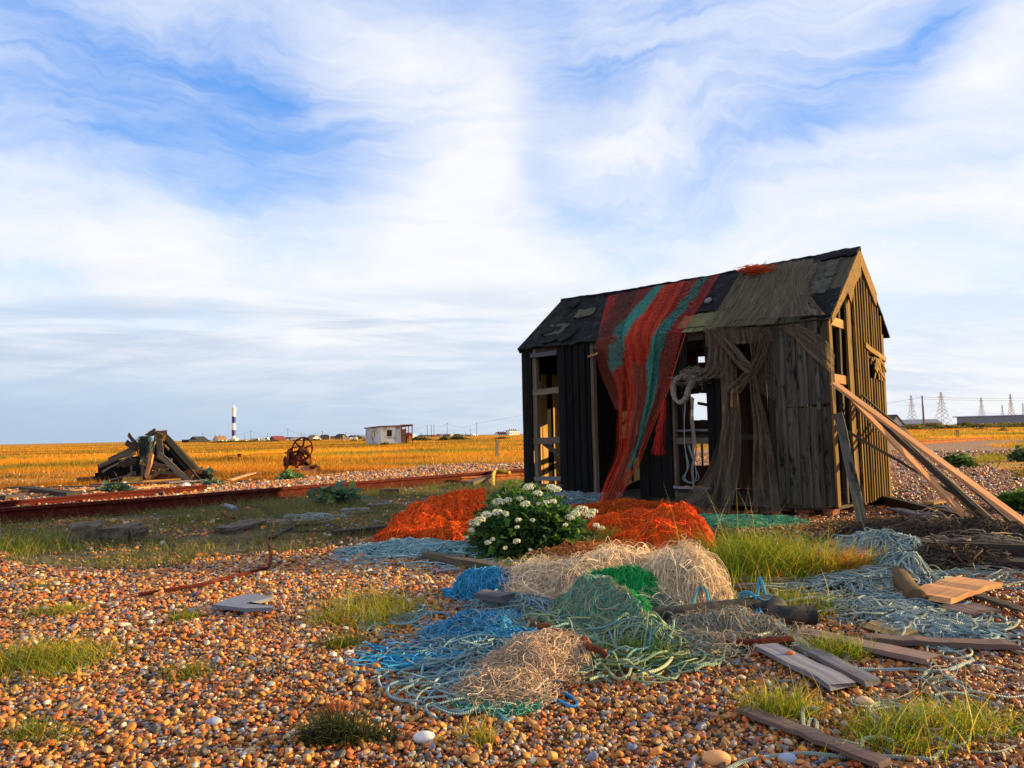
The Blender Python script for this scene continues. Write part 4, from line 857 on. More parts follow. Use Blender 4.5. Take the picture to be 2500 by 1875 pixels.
def build_brown_net():
    root = empty('brown_net', hw(1.0, -.2, 0), 'fine brown netting hung over the grey boards and right half of the roof', 'fishing net', 'fishing nets hung over the hut')
    sheet(root, 'roof_cover', [(1270, 178), (1180, 330), (1065, 490)], [(1700, 125), (1600, 290), (1440, 470)], 3, [0, 0, 0], 12, .012, 70, 40, BRN * np.array([.95, 1.0, .9]), lift=.035)
    sheet(root, 'roof_cover', [(1400, 150), (1330, 300), (1200, 450)], [(1620, 120), (1640, 300), (1720, 420)], 3, [0, 0, 0], 8, .012, 50, 40, BRN, lift=.05)
    sheet(root, 'net_valance', [(1060, 488), (1066, 520), (1072, 590)], [(1425, 480), (1425, 505), (1432, 560)], 0, [.06, .08, .08], 7, .02, 40, 12)
    sheet(root, 'net_swag', [(1060, 490), (1075, 620), (1050, 720), (960, 770)], [(1200, 490), (1190, 640), (1180, 720), (1150, 760)], 0, [.07, .10, .12, .14], 6, .02, 40, 40)
    sheet(root, 'net_column', [(1150, 490), (1180, 660), (1165, 830), (1150, 1030), (1120, 1260), (1095, 1492)], [(1230, 490), (1215, 640), (1240, 790), (1258, 1000), (1250, 1250), (1195, 1485)], 0, [.07, .10, .13, .16, .22, .34], 4, .03, 40, 80)
    sheet(root, 'net_column', [(1290, 490), (1320, 660), (1310, 800), (1330, 1050), (1325, 1250), (1330, 1480)], [(1400, 490), (1340, 660), (1345, 800), (1400, 1020), (1440, 1250), (1478, 1495)], 0, [.07, .10, .12, .15, .20, .30], 5, .03, 44, 80)
    sheet(root, 'net_swag', [(1385, 500), (1330, 660), (1240, 760), (1162, 830)], [(1430, 500), (1370, 690), (1300, 780), (1240, 850)], 0, [.07, .11, .15, .17], 4, .02, 30, 50)
    sheet(root, 'net_swag', [(1100, 500), (1180, 610), (1250, 700), (1300, 740)], [(1130, 495), (1230, 590), (1290, 660), (1330, 690)], 0, [.08, .12, .14, .15], 3, .02, 24, 40)
    sheet(root, 'net_skirt', [(1185, 900), (1130, 1120), (1030, 1330), (850, 1455)], [(1215, 1000), (1180, 1200), (1130, 1380), (1090, 1490)], 0, [.15, .20, .30, .45], 3, .03, 40, 60, BRN * .8)
    sheet(root, 'net_corner', [(1440, 480), (1520, 520), (1640, 640), (1760, 740)], [(1560, 465), (1640, 500), (1720, 560), (1765, 640)], 0, [.05, .05, .05, .05], 5, .006, 30, 40, BRN * 1.1)
    # the coarse dark mesh in the gap left of the boards
    P_, Q_ = drape([(1330, 690), (1345, 760), (1350, 830)], [(1440, 520), (1440, 700), (1440, 880)], 0, [.05, .05, .05], 34); S = np.linspace(0, 1, 26); P = P_[:, None] * (1 - S[None, :, None]) + Q_[:, None] * S[None, :, None]; mb = MB(); lattice(mb, P, .0022, lambda t, s: np.tile(BRN * .8, (len(t), 1))); mb.build('coarse_mesh', 'fibre', root)
build_brown_net()

# ------------------------------------------------------------------ heaps of net and rope
def hsurf(x, y, lobes):
    x, y = x + (fbm(x + 3, y + 9, .42, 63) - .5) * .34, y + (fbm(x + 31, y + 5, .42, 67) - .5) * .30; h = np.zeros(np.shape(x))
    for (cx, cy, rx, ry, hh, rot) in lobes:
        c, s = math.cos(rot), math.sin(rot); u = ((x - cx) * c + (y - cy) * s) / rx; v = (-(x - cx) * s + (y - cy) * c) / ry
        r2 = (u * u + v * v) / 1.35; b = hh * np.clip(1 - r2, 0, 1) ** .68
        h = np.maximum(h, b) + .25 * np.minimum(h, b)
    return h * (.62 + .76 * fbm(x + 7, y + 3, .17, 57))
def lob(*L): return [(*G(x, y)[:2], rx, ry, hh, rot) for (x, y, rx, ry, hh, rot) in L]
def strands(lobes, n, N, ds, curv, cols, r, lift=.02, spread=.8, wild=0.0, rough=.06, aniso=None, sides=3, mb=None, under=None, rseed=5, w=None, dz=0.0):
    mb = mb or MB(); ar = np.array([l[2] * l[3] for l in lobes]); k = rng.choice(len(lobes), n, p=ar / ar.sum()); Lb = np.array(lobes)[k]
    q = rng.normal(0, .52 * spread, (n, 2)); q *= np.minimum(1, 1.25 / np.maximum(1e-6, np.hypot(*q.T)))[:, None]; c, s = np.cos(Lb[:, 5]), np.sin(Lb[:, 5])
    x0 = Lb[:, 0] + q[:, 0] * Lb[:, 2] * c - q[:, 1] * Lb[:, 3] * s; y0 = Lb[:, 1] + q[:, 0] * Lb[:, 2] * s + q[:, 1] * Lb[:, 3] * c
    th = (fbm(x0, y0, .45, rseed + 40) * 14 + rng.normal(0, .75, n)) if aniso is None else aniso[0] + rng.normal(0, aniso[1], n)
    k_ = rng.normal(0, curv, (n, N)); kk = np.zeros((n, N))
    ar_ = .955 if sides > 3 else .90; k_ *= .26 if sides > 3 else .55
    for i in range(1, N): kk[:, i] = ar_ * kk[:, i - 1] + k_[:, i]
    T = th[:, None] + np.cumsum(kk, 1); x = x0[:, None] + np.cumsum(np.cos(T), 1) * ds; y = y0[:, None] + np.cumsum(np.sin(T), 1) * ds
    x -= (x.mean(1) - x0)[:, None]; y -= (y.mean(1) - y0)[:, None]
    # rein ends back towards the heap
    Lx, Ly = Lb[:, 0][:, None], Lb[:, 1][:, None]; dx, dy = x - Lx, y - Ly; R_ = np.maximum(Lb[:, 2], Lb[:, 3])[:, None] * 1.25; dd = np.hypot(dx, dy); f = np.where(dd > R_, (R_ + (dd - R_) * .35) / np.maximum(dd, 1e-6), 1); x = Lx + dx * f; y = Ly + dy * f
    lo = np.cumsum(rng.normal(0, 1, (n, N)), 1); lo = (np.concatenate([np.repeat(lo[:, :1], 3, 1), lo, np.repeat(lo[:, -1:], 3, 1)], 1)); lo = sum(lo[:, i:i + N] for i in range(7)) / 7; lo -= lo.mean(1)[:, None]; lo /= (lo.std(1)[:, None] + 1e-6)
    hh = hsurf(x, y, lobes); bmp = (fbm(x * 1.0, y, .16, rseed) - .5) * rough * np.clip(hh * 6, 0, 1)
    z = gz(x, y) + hh + bmp + np.abs(lo) * lift * rng.uniform(.2, 1, (n, 1)) + .012 + dz
    if wild:
        wl = (rng.random(n) < .35)[:, None] * np.sin(np.linspace(0, np.pi, N))[None] * rng.uniform(.3, 1, (n, 1)) * wild; z += wl
    cols = np.atleast_2d(np.asarray(cols, float)); cc = cols[rng.choice(len(cols), n, p=None if w is None else np.array(w) / sum(w))] * rng.uniform(.7, 1.25, (n, 1))
    mb.tubes(np.stack([x, y, z], 2), r * np.exp(rng.normal(0, .28, (n, 1))) * np.ones((1, N)), sides, col=cc)
    if under is not None:
        xs = [l[0] for l in lobes]; ys = [l[1] for l in lobes]; m_ = max(max(l[2], l[3]) for l in lobes) * 1.4
        X, Y = np.meshgrid(np.linspace(min(xs) - m_, max(xs) + m_, 90), np.linspace(min(ys) - m_, max(ys) + m_, 90)); Hh = hsurf(X, Y, lobes); Z_ = gz(X, Y) + Hh * .95 + (fbm(X, Y, .16, rseed) - .5) * rough * np.clip(Hh * 6, 0, 1) - .02 - (Hh < .012) * .08
        mb.grid(np.stack([X, Y, Z_], -1), col=under)
    return mb
OR1 = [(.92, .16, .006), (.85, .12, .006), (.95, .24, .015), (.70, .08, .008)]
LO = lob((1095, 1298, .55, .48, .38, .1), (1015, 1316, .36, .28, .18, 0), (1165, 1280, .45, .42, .36, 0), (1130, 1325, .42, .24, .16, 0))
strands(LO, 4200, 26, .022, .30, OR1, .0022, .02, under=(.50, .06, .005), rseed=8).build('net_heap', 'fibre', label='bright orange fishing net heap left of the flowering bush', cat='fishing net', group='orange net heaps')
RO = lob((1650, 1318, .34, .30, .27, 0), (1550, 1300, .48, .34, .17, 0), (1620, 1340, .44, .22, .16, .1), (1690, 1330, .22, .24, .18, 0))
strands(RO, 3800, 26, .022, .34, OR1, .0024, .03, wild=.05, under=(.45, .06, .006), rseed=9).build('net_heap', 'fibre', label='bright orange fishing net heap between the flowering bush and the green net', cat='fishing net', group='orange net heaps')
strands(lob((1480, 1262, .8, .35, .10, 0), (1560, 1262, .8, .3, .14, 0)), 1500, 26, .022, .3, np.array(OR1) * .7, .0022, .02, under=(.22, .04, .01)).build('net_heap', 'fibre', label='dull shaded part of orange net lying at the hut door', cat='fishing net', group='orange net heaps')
strands(lob((1450, 1375, .5, .35, .05, 0), (1560, 1385, .5, .3, .06, 0)), 900, 30, .02, .38, [(.55, .22, .05), (.6, .3, .1), (.4, .12, .04)], .0022, .06, wild=.07).build('net_scrap', 'fibre', label='loose rust orange net scraps in the grass before the cream net', cat='fishing net')
strands(lob((1830, 1282, .65, .22, .08, .15), (1760, 1275, .5, .22, .06, 0)), 1500, 28, .02, .25, [(.10, .42, .24), (.16, .52, .33), (.07, .3, .2)], .0024, .015, aniso=(.1, .5), under=(.05, .2, .12)).build('green_net', 'fibre', label='flat mint green net lying at the foot of the hut', cat='fishing net')
strands(lob((1425, 1230, .75, .35, .13, 0), (1375, 1222, .4, .3, .1, 0)), 420, 40, .028, .26, [(.20, .30, .34), (.28, .38, .42)], .006, .03, under=(.06, .08, .09), sides=4).build('rope_heap', 'rope', label='grey blue rope heap inside the doorway of the hut', cat='rope heap')
BL = [(.28, .52, .58), (.36, .58, .62), (.20, .44, .52), (.45, .60, .60)]
strands(lob((975, 1345, .50, .22, .07, 0), (1085, 1348, .5, .16, .06, 0)), 260, 46, .022, .26, BL, .0042, .02, sides=4, under=(.10, .12, .11)).build('rope_heap', 'rope', label='pale blue rope heap in front of the left orange net', cat='rope heap')
strands(lob((880, 1362, .45, .16, .01, 0), (1130, 1378, .6, .12, .02, 0)), 22, 60, .025, .22, BL, .0042, .012, sides=4, spread=1).build('loose_ropes', 'rope', label='few loose pale blue ropes straying over pebbles left of the timber', cat='rope')
strands(lob((z4(710, 850)[0], z4(710, 850)[1], .42, .14, .05, 0)), 26, 50, .03, .24, [(.40, .46, .42)], .006, .02, sides=4).build('rope_coil', 'rope', label='small pale rope coil lying in the band of grass', cat='rope coil')
# big mixed heap in the middle
CR = [(.90, .76, .56), (.86, .70, .48), (.92, .82, .66), (.72, .58, .40)]
LC = lob((1420, 1462, .40, .18, .07, 0), (1540, 1452, .42, .20, .10, 0), (1655, 1488, .25, .18, .17, 0), (1330, 1455, .26, .13, .04, 0))
strands(LC, 6500, 44, .018, .26, CR, .0012, .06, wild=.17, under=(.55, .42, .30), rough=.08, rseed=15).build('cream_net', 'fibre', label='frizzy cream monofilament net heap behind the green mound', cat='fishing net')
LG = lob((1445, 1545, .25, .20, .22, 0), (1500, 1560, .28, .20, .16, 0))
mbx = strands(LG, 2600, 46, .016, .18, [(.14, .40, .28), (.34, .36, .22), (.52, .46, .30), (.08, .36, .28), (.26, .42, .32)], .0016, .02, wild=.03, under=(.10, .12, .09), rseed=16)
th = np.linspace(0, 6.28, 60); cx_ = G(1462, 1525); 
mbx.build('net_mound', 'fibre', label='rounded grey green net mound at the centre of the tangle', cat='fishing net')
LE = lob((1535, 1500, .16, .12, .20, .3), (1560, 1550, .12, .18, .15, 0), (1500, 1485, .2, .08, .20, 0))
strands(LE, 1900, 26, .014, .34, [(.01, .42, .10), (.02, .52, .14), (.06, .60, .16), (.02, .30, .08)], .0017, .03, wild=.04, rseed=17).build('green_netting', 'fibre', label='vivid green netting over the right side of the grey green mound', cat='fishing net')
mb = MB(); 
for j in range(3):
    c0 = gp(1460, 1500); a_ = np.linspace(0, 6.6, 60); P = np.stack([c0[0] + (.075 + .006 * j) * np.cos(a_), c0[1] - .11 + .028 * np.sin(a_) - .01 * j, gz(c0[0], c0[1]) + .16 + (.095 + .005 * j) * np.sin(a_)], 1); mb.tubes(P, .006, 6, col=(.16, .44, .50))
mb.build('rope_loop', 'rope', label='turquoise rope loop standing on the grey green net mound', cat='rope')
SKY = [(.03, .34, .62), (.06, .42, .68), (.10, .48, .66), (.03, .26, .50)]
TQ = [(.06, .38, .42), (.10, .44, .46), (.04, .30, .40)]
strands(lob((1185, 1455, .22, .13, .13, 0), (1235, 1440, .08, .07, .11, 0)), 1100, 28, .016, .34, SKY, .0022, .03, wild=.03, under=(.03, .12, .2), rseed=18).build('blue_net', 'fibre', label='bright blue net bunch at the left end of the tangle', cat='fishing net', group='blue nets of the tangle')
strands(lob((1175, 1555, .26, .17, .07, 0), (1250, 1580, .3, .14, .05, 0)), 1600, 30, .018, .30, SKY + [(.3, .45, .5), (.2, .36, .4)], .0018, .03, under=(.05, .10, .14), rseed=19).build('blue_net', 'fibre', label='blue net spread below the grey board end', cat='fishing net', group='blue nets of the tangle')
strands(lob((1610, 1500, .20, .12, .10, -.2),), 700, 26, .016, .28, TQ, .0026, .02, under=(.03, .12, .14)).build('blue_net', 'fibre', label='turquoise net bunch right of the vivid green netting', cat='fishing net', group='blue nets of the tangle')
strands(lob((990, 1612, .22, .035, .02, -.03), (1100, 1608, .30, .05, .03, 0)), 120, 50, .014, .10, SKY, .0026, .015, aniso=(-.02, .18), under=None).build('blue_net', 'fibre', label='long blue strands stretched left across the pebbles', cat='fishing net', group='blue nets of the tangle')
strands(lob((1290, 1640, .22, .16, .07, 0), (1230, 1690, .18, .09, .04, 0), (1330, 1620, .16, .12, .06, 0)), 2000, 30, .015, .36, [(.72, .52, .34), (.62, .46, .32), (.78, .62, .44), (.46, .38, .28)], .0012, .03, wild=.05, under=(.20, .13, .08), rseed=21).build('beige_net', 'fibre', label='frizzy beige net lying in front of the tangle', cat='fishing net')
strands(lob((1215, 1705, .14, .05, .03, 0)), 300, 26, .016, .3, [(.08, .40, .30), (.12, .46, .36)], .0015, .015).build('green_netting', 'fibre', label='small teal netting scrap under the beige net', cat='fishing net')
GRN = [(.30, .42, .24), (.38, .48, .28), (.26, .40, .30), (.42, .50, .22), (.20, .38, .36)]
strands(lob((1480, 1590, .42, .14, .08, -.12), (1330, 1560, .35, .14, .07, -.2), (1600, 1590, .26, .12, .09, .3)), 190, 64, .019, .15, GRN, .0044, .035, aniso=(-.25, .35), sides=5, wild=.03).build('rope_tangle', 'rope', label='long pale green ropes sweeping across the front of the tangle', cat='rope')
strands(lob((1580, 1600, .30, .10, .05, .2)), 900, 30, .016, .32, [(.22, .30, .06), (.12, .30, .08), (.35, .30, .08)], .0015, .03, under=(.06, .05, .02)).build('green_netting', 'fibre', label='olive netting under the pale green ropes at the right front', cat='fishing net')
strands(lob((1200, 1600, .45, .2, .03, 0), (1250, 1500, .3, .2, .06, 0), (1130, 1670, .25, .1, .01, 0)), 110, 60, .019, .24, [(.30, .46, .48), (.38, .52, .50), (.24, .42, .50)], .0042, .03, sides=5, wild=.02).build('rope_tangle', 'rope', label='pale blue grey ropes looping through the left half of the tangle', cat='rope')
strands(lob((1010, 1520, .28, .12, .01, 0)), 12, 60, .02, .26, [(.25, .42, .46)], .004, .012, sides=5).build('loose_ropes', 'rope', label='few thin blue cords on pebbles left of the tangle', cat='rope')
strands(lob((1760, 1560, .24, .10, .07, 0), (1700, 1590, .2, .09, .03, 0), (1850, 1560, .2, .08, .04, 0)), 1200, 30, .017, .34, [(.5, .38, .24), (.42, .34, .24), (.3, .4, .42)], .0014, .04, wild=.05).build('beige_net', 'fibre', label='thin beige net draped over the black pipe', cat='fishing net')
strands(lob((1850, 1520, .16, .10, .06, 0)), 40, 40, .018, .3, SKY, .005, .04, sides=5, wild=.10).build('loose_ropes', 'rope', label='bright blue rope knots over the black pipe', cat='rope')
# heap of pale ropes over the log
PR = [(.36, .44, .42), (.46, .50, .42), (.26, .38, .40), (.56, .58, .44), (.20, .30, .36)]
LR = lob((z7(1000, 330)[0], z7(1000, 330)[1], .34, .26, .06, 0), (*z7(1240, 310), .22, .32, .17, .2), (*z7(1330, 440), .20, .22, .14, .2), (*z7(1150, 240), .32, .22, .09, 0), (*z7(1100, 480), .30, .18, .05, 0))
strands(LR, 420, 60, .020, .22, PR, .0056, .03, aniso=(.15, .7), sides=5, under=(.06, .07, .07), wild=.02).build('rope_heap', 'rope', label='great heap of pale blue ropes draped over the mossy log', cat='rope heap')
strands(lob((*z7(1250, 620), .35, .18, .03, 0), (*z7(1480, 720), .30, .14, .03, -.4), (*z7(1620, 800), .25, .12, .03, -.4)), 210, 60, .018, .22, PR, .0046, .02, sides=5).build('rope_heap', 'rope', label='pale ropes trailing from the log down to the mauve plank', cat='rope heap')
strands(lob((*z7(1600, 450), .6, .12, .03, -.05), (*z7(700, 510), .6, .08, .03, .05)), 60, 60, .026, .10, PR, .0046, .02, aniso=(-.05, .25), sides=5).build('loose_ropes', 'rope', label='long pale ropes stretching sideways past the log', cat='rope')
strands(lob((*z7(1500, 1130), .26, .16, .01, 0), (*z7(1650, 990), .30, .08, .02, 0), (*z7(1480, 1350), .14, .12, .0, 0)), 9, 100, .017, .20, [(.42, .48, .38), (.36, .46, .42), (.50, .52, .42)], .0046, .012, sides=5, wild=.02).build('loose_ropes', 'rope', label='curly pale ropes scattered on pebbles at the lower right', cat='rope')
DK = [(.07, .045, .03), (.12, .07, .045), (.05, .04, .035), (.16, .11, .07)]
strands(lob((*z7(1350, 175), .5, .22, .10, 0), (*z7(1700, 220), .8, .22, .11, 0), (*z7(2050, 240), .8, .22, .10, 0), (*z7(1600, 350), .4, .2, .04, 0)), 2600, 34, .026, .30, DK, .003, .05, wild=.08, under=(.03, .022, .018), rough=.12).build('dark_net_heap', 'fibre', label='dark brown heap of old net over sleepers at the right', cat='fishing net')
strands(lob((*z7(1500, 180), .6, .2, .16, 0), (*z7(1900, 300), .7, .3, .14, 0)), 26, 60, .026, .2, [(.35, .26, .18), (.28, .22, .16)], .0055, .05, sides=5, wild=.1).build('loose_ropes', 'rope', label='tan rope ends looping over the dark net heap', cat='rope')
strands(lob((1760, 1320, .25, .12, .05, 0), (1800, 1330, .25, .1, .03, 0)), 500, 26, .02, .3, [(.20, .07, .03), (.06, .04, .035), (.1, .06, .05)], .003, .03, wild=.05).build('net_scrap', 'fibre', label='dark rusty net scrap between orange net and grass clump', cat='fishing net')
# litter of straw and splinters under the leaning boards
def litter(name, label, lobes, n, cols, r, cat='debris'): strands(lobes, n, 5, .035, .15, cols, r, .03, under=None, sides=4).build(name, 'fibre', label=label, kind='stuff')
litter('wood_litter', 'splinters and straw strewn under the leaning boards', lob((2190, 1290, .9, .3, .05, 0), (2330, 1300, .9, .25, .04, 0), (2100, 1320, .5, .2, .02, 0)), 2600, [(.30, .15, .05), (.18, .10, .05), (.07, .05, .035), (.42, .24, .09)], .004)
def rope(name, px, r, col, label, cat='rope', n=90, dz=.012, mat='rope', sides=6):
    P = spline([gp(p[0], p[1], p[2] if len(p) > 2 else dz) for p in px], n); mb = MB(); mb.tubes(P, r, sides, col=col, cap=True); return mb.build(name, mat, label=label, cat=cat)
rope('rope', [z6(810, 340), (*z6(805, 400), .03), (*z6(815, 480), .03), z6(840, 540), z6(870, 590)], .011, (.03, .40, .66), 'thick bright blue rope dropping down through the left of the tangle', n=60)
rope('rope', [z6(1160, 745), z6(1200, 720), z6(1290, 745), z6(1350, 790), z6(1320, 810), z6(1250, 780), z6(1180, 768)], .008, (.03, .28, .62), 'deep blue rope loop lying in front of the beige net')
rope('rope', [z6(905, 790), z6(915, 830), z6(940, 865), z6(975, 888)], .009, (.10, .50, .60), 'short turquoise rope end below the beige net', n=30)
rope('rope', [z6(170, 570), z6(240, 590), z6(330, 560), z6(480, 590), z6(600, 580), z6(750, 600), z6(860, 600)], .0085, (.05, .36, .60), 'blue rope running left along the edge of the tangle')
rope('rope', [z6(150, 700), z6(170, 600), z6(215, 595), z6(280, 650), z6(270, 710)], .006, (.2, .45, .55), 'light blue cord hooked at the far left tip of the blue rope')
rope('rope', [z6(480, 600), z6(560, 590), z6(590, 640), z6(560, 690), z6(530, 740), z6(560, 760), z6(580, 720), z6(570, 660), z6(620, 640), z6(720, 690)], .006, (.36, .50, .46), 'pale cord with a small loop on pebbles below the blue rope')
rope('rope', [z6(1930, 360, ), z6(1960, 400), z6(1930, 470), z6(1870, 530), z6(1860, 600), z6(1800, 660), z6(1700, 690)], .0075, (.52, .54, .30), 'pale yellow green rope curling round the right front of the tangle', dz=.05)
rope('rope', [z6(1560, 470), z6(1750, 430), z6(1900, 370), z6(1930, 345)], .0075, (.30, .48, .46), 'pale rope pulled towards the black pipe', dz=.10)
rope('rope', [z6(1850, 640), z6(1900, 610), z6(1970, 610)], .011, (.04, .28, .34), 'short teal rope end on pebbles at the right front of the tangle', n=30)
rope('rope', [z6(1380, 520), z6(1500, 640), z6(1560, 700), z6(1620, 690), z6(1640, 640)], .007, (.40, .44, .24), 'olive rope hanging over the rusty chain', dz=.04)
rope('rope', [z7(90, 1659), z7(200, 1640), z7(300, 1590), z7(450, 1560), z7(700, 1545), z7(950, 1575), z7(1200, 1580), z7(1400, 1590), z7(1530, 1600)], .008, (.34, .42, .38), 'long pale twisted rope wandering along the bottom edge', n=160)
rope('rope', [z7(1530, 1600), z7(1590, 1530), z7(1590, 1460), z7(1520, 1420), z7(1470, 1340), z7(1490, 1320)], .008, (.46, .46, .34), 'tan rope rising from the bottom rope to the right')
rope('rope', [z7(800, 1310), z7(700, 1300), z7(690, 1350), z7(710, 1430), z7(820, 1480), z7(950, 1520), z7(1060, 1550), z7(1090, 1510), z7(1200, 1500), z7(1290, 1530)], .008, (.40, .44, .32), 'pale twisted rope crossing the long mauve plank', n=120, dz=.035)
rope('rope', [z7(720, 1440), z7(740, 1370), z7(780, 1380), z7(780, 1430)], .007, (.46, .48, .36), 'small rope loop standing beside the long mauve plank', n=40, dz=.03)
rope('rope', [z7(1150, 1330), z7(1150, 1260), z7(1200, 1240), z7(1260, 1290), z7(1200, 1370), z7(1180, 1400), z7(1230, 1420), z7(1260, 1380), z7(1300, 1310), z7(1400, 1290), z7(1530, 1260), z7(1570, 1200), z7(1500, 1160)], .0075, (.42, .48, .38), 'coiled pale rope on pebbles between the two lower planks', n=150)
rope('rope', [z7(1020, 1015), z7(1200, 1020), z7(1400, 1020), z7(1600, 1030), z7(1740, 985), z7(1790, 960), z7(1720, 920)], .010, (.38, .46, .44), 'thick pale rope lying along the brown plank', n=110)
rope('rope', [z7(1760, 990), z7(1850, 1000), z7(1950, 1010), z7(2040, 1030), z7(2124, 1060)], .0065, (.40, .46, .42), 'thin pale rope running to the right edge')
rope('rope', [z7(560, 770), z7(545, 810), z7(480, 850), z7(400, 870)], .009, (.52, .52, .34), 'pale yellow rope curving over the top of the grey planks', n=50, dz=.06)
rope('rope', [z7(400, 770, ), (*z7(400, 690), .10), (*z7(420, 640), .20), (*z7(460, 690), .12), z7(500, 740)], .009, (.04, .30, .50), 'blue rope loop rising over the black pipe', n=60, dz=.08)
rope('rope', [(*z9(1650, 840), .08), (*z9(1700, 890), .03), (*z9(1780, 800), .16), (*z9(1830, 800), .16), (*z9(1850, 880), .04)], .009, (.05, .34, .42), 'teal rope wound round the black pipe', n=60)
# rusty cable from rail to pebbles
rope('rusty_cable', [zB(570, 350), zB(690, 360), zB(760, 400), zB(830, 460), zB(960, 480), zB(1000, 530), zB(1040, 600), zB(1200, 605), zB(1380, 590), zB(1470, 560), zB(1400, 535), zB(1200, 535), zB(1040, 545), zB(960, 580), zB(820, 660)], .017, (.07, .04, .035), 'dark rusty cable looping through the grass band', n=140, mat='darkmetal', cat='cable', dz=.035)
rope('rusty_cable', [(*zB(820, 660), .02), (*zB(730, 700), .05), (*zB(750, 770), .07), (*zB(770, 850), .06), (*zB(760, 940), .04), (*zB(740, 990), .04), (*zB(640, 1010), .035), (*z5(1450, 150), .035), (*z5(1350, 185), .035), (*z5(1190, 228), .04), (*z5(980, 262), .035), (*z5(830, 278), .03)], .014, (.07, .04, .035), 'thin rusty red rod bent down onto the open pebbles', n=140, mat='rust', cat='cable', dz=.02)

# cork line and ropes hanging in the window of the hut
def hang(name, px, r, col, label, cat='rope', out=.10, n=60, mat='rope', sides=6, loops=1, jx=0):
    mb = MB()
    for k in range(loops):
        P = spline([front_pt(x + rng.normal() * jx, y + rng.normal() * jx, o[0] if (o := rest) else out) for x, y, *rest in px], n); mb.tubes(P, r, sides, col=col, cap=True)
    return mb.build(name, mat, label=label, cat=cat)
def coil():
    mb = MB()
    for k in range(7):
        dx = rng.normal() * 4; P = spline([front_pt(x + dx + k * 3 - 8, y + rng.normal() * 4 + k * 2, .10 + .02 * (k % 3)) for x, y in ((1010, 735), (930, 745), (895, 790), (900, 850), (925, 885), (960, 860), (980, 800), (1010, 745))], 60)
        mb.tubes(P, .017 + .003 * np.sin(np.arange(60) * 1.4), 8, col=(.36, .34, .28))
    mb.build('rope_coil', 'rope', label='thick whitish rope coil hanging in the hut window', cat='rope coil')
coil()
mb = MB(); P = np.array([front_pt(1000 + rng.normal() * 30, 745 + rng.normal() * 16, .10)[None] + np.cumsum(rng.normal(0, .012, (16, 3)), 0) * np.array([1.6, 1, .8]) for _ in range(320)]); mb.tubes(P, .0025, 3, col=(.30, .26, .20)); mb.build('net_bundle', 'fibre', label='grey brown net bundle above the hanging rope coil', cat='fishing net')
hang('hanging_rope', [(955, 890), (955, 1000), (952, 1130), (970, 1240), (950, 1300), (985, 1325), (1022, 1300), (1010, 1240), (975, 1120)], .005, (.30, .42, .44), 'thin pale blue cord hanging in a long loop in the window', loops=3, jx=4)
hang('hanging_rope', [(1000, 870), (995, 960), (1000, 1040), (1005, 1150), (1000, 1250), (1005, 1370)], .009, (.30, .24, .19), 'knotted brown rope hanging through the middle of the window', loops=5, jx=6)
mb = MB(); P = np.array([roof_pt(1350 + rng.normal() * 32, 172 + rng.normal() * 8, .09)[None] + np.cumsum(rng.normal(0, .012, (18, 3)), 0) * np.array([1.8, 1.5, .35]) for _ in range(420)]); mb.tubes(P, .0026, 3, col=ORR * .7); mb.build('net_scrap', 'fibre', label='small orange net scrap caught on the roof ridge', cat='fishing net')
mb = MB(); mb.lathe(roof_pt(1083, 345, .06), [(0, 0), (0, .055), (.02, .06), (.035, .05), (.04, 0)], 14, axis=(-.5, -.5, .7)); mb.build('float_disc', 'greywood', label='small round pale disc stuck on the roof right of the red net', cat='float') 

# ------------------------------------------------------------------ plants
def leafmesh(mb, c, d, up, s, col, lobes=3, curl=.3):
    "one crinkled lobed leaf at c growing along d"
    d = unit(d); side = unit(np.cross(d, up)); nn = np.cross(side, d); V = [c]; n = 6
    for i in range(1, n + 1):
        k = i / n; w = s * .42 * math.sin(math.pi * min(k, .97) ** .8) * (1 + .28 * math.cos(i * 3.14)); ctr = c + d * s * k - nn * s * curl * k * k
        V += [ctr - side * w + nn * w * .35 * (1 + rng.normal() * .4), ctr, ctr + side * w + nn * w * .35 * (1 + rng.normal() * .4)]
    Q = []; T = [(0, 2, 1), (0, 3, 2)]
    for i in range(n - 1):
        a = 1 + 3 * i; Q += [(a, a + 1, a + 4, a + 3), (a + 1, a + 2, a + 5, a + 4)]
    mb.add(V, Q, T, col=col, gc=V)
def bush(name, c, rx, ry, h, n, leaf, pal, label, lobes=1, heads=0, seed=0, cat='bush', group=None, small=0):
    root = empty(name, (c[0], c[1], c[2]), label, cat, group); mb = MB(); bl = [(np.array([0., 0, 0]), 1.0)] if lobes == 1 else [(np.array([rng.uniform(-.55, .55) * rx, rng.uniform(-.5, .5) * ry, 0]), rng.uniform(.55, .85)) for _ in range(lobes)] + [(np.zeros(3), .85)]
    tops = []
    def surf():
        b, s = bl[rng.integers(len(bl))]; th = rng.uniform(0, 6.28); cz = rng.random() ** .8; rr = math.sqrt(max(0, 1 - cz * cz)); dirv = np.array([math.cos(th) * rr, math.sin(th) * rr, cz]); return b, s, dirv
    for i in range(n):
        b, s, dv = surf(); q = rng.random() ** .35; p = c + b + dv * np.array([rx, ry, h]) * s * q; d = unit(dv * np.array([1, 1, .4]) + rng.normal(0, .45, 3) + np.array([0, 0, -.15 + .3 * q])); leafmesh(mb, p, d, np.array([0, 0, 1.]) + rng.normal(0, .35, 3), leaf * rng.uniform(.6, 1.25), pal[rng.integers(len(pal))] * rng.uniform(.75, 1.25))
    mb.build('foliage', 'leafy', root)
    mb = MB(); P = []
    for i in range(60):
        b, s, dv = surf(); P.append(spline([c + b * .2, c + b * .7 + dv * np.array([rx, ry, h]) * .4 * s, c + b + dv * np.array([rx, ry, h]) * .92 * s], 6))
    mb.tubes(np.array(P), .006, 5, col=(.16, .22, .07)); mb.build('stems', 'leafy', root)
    return root
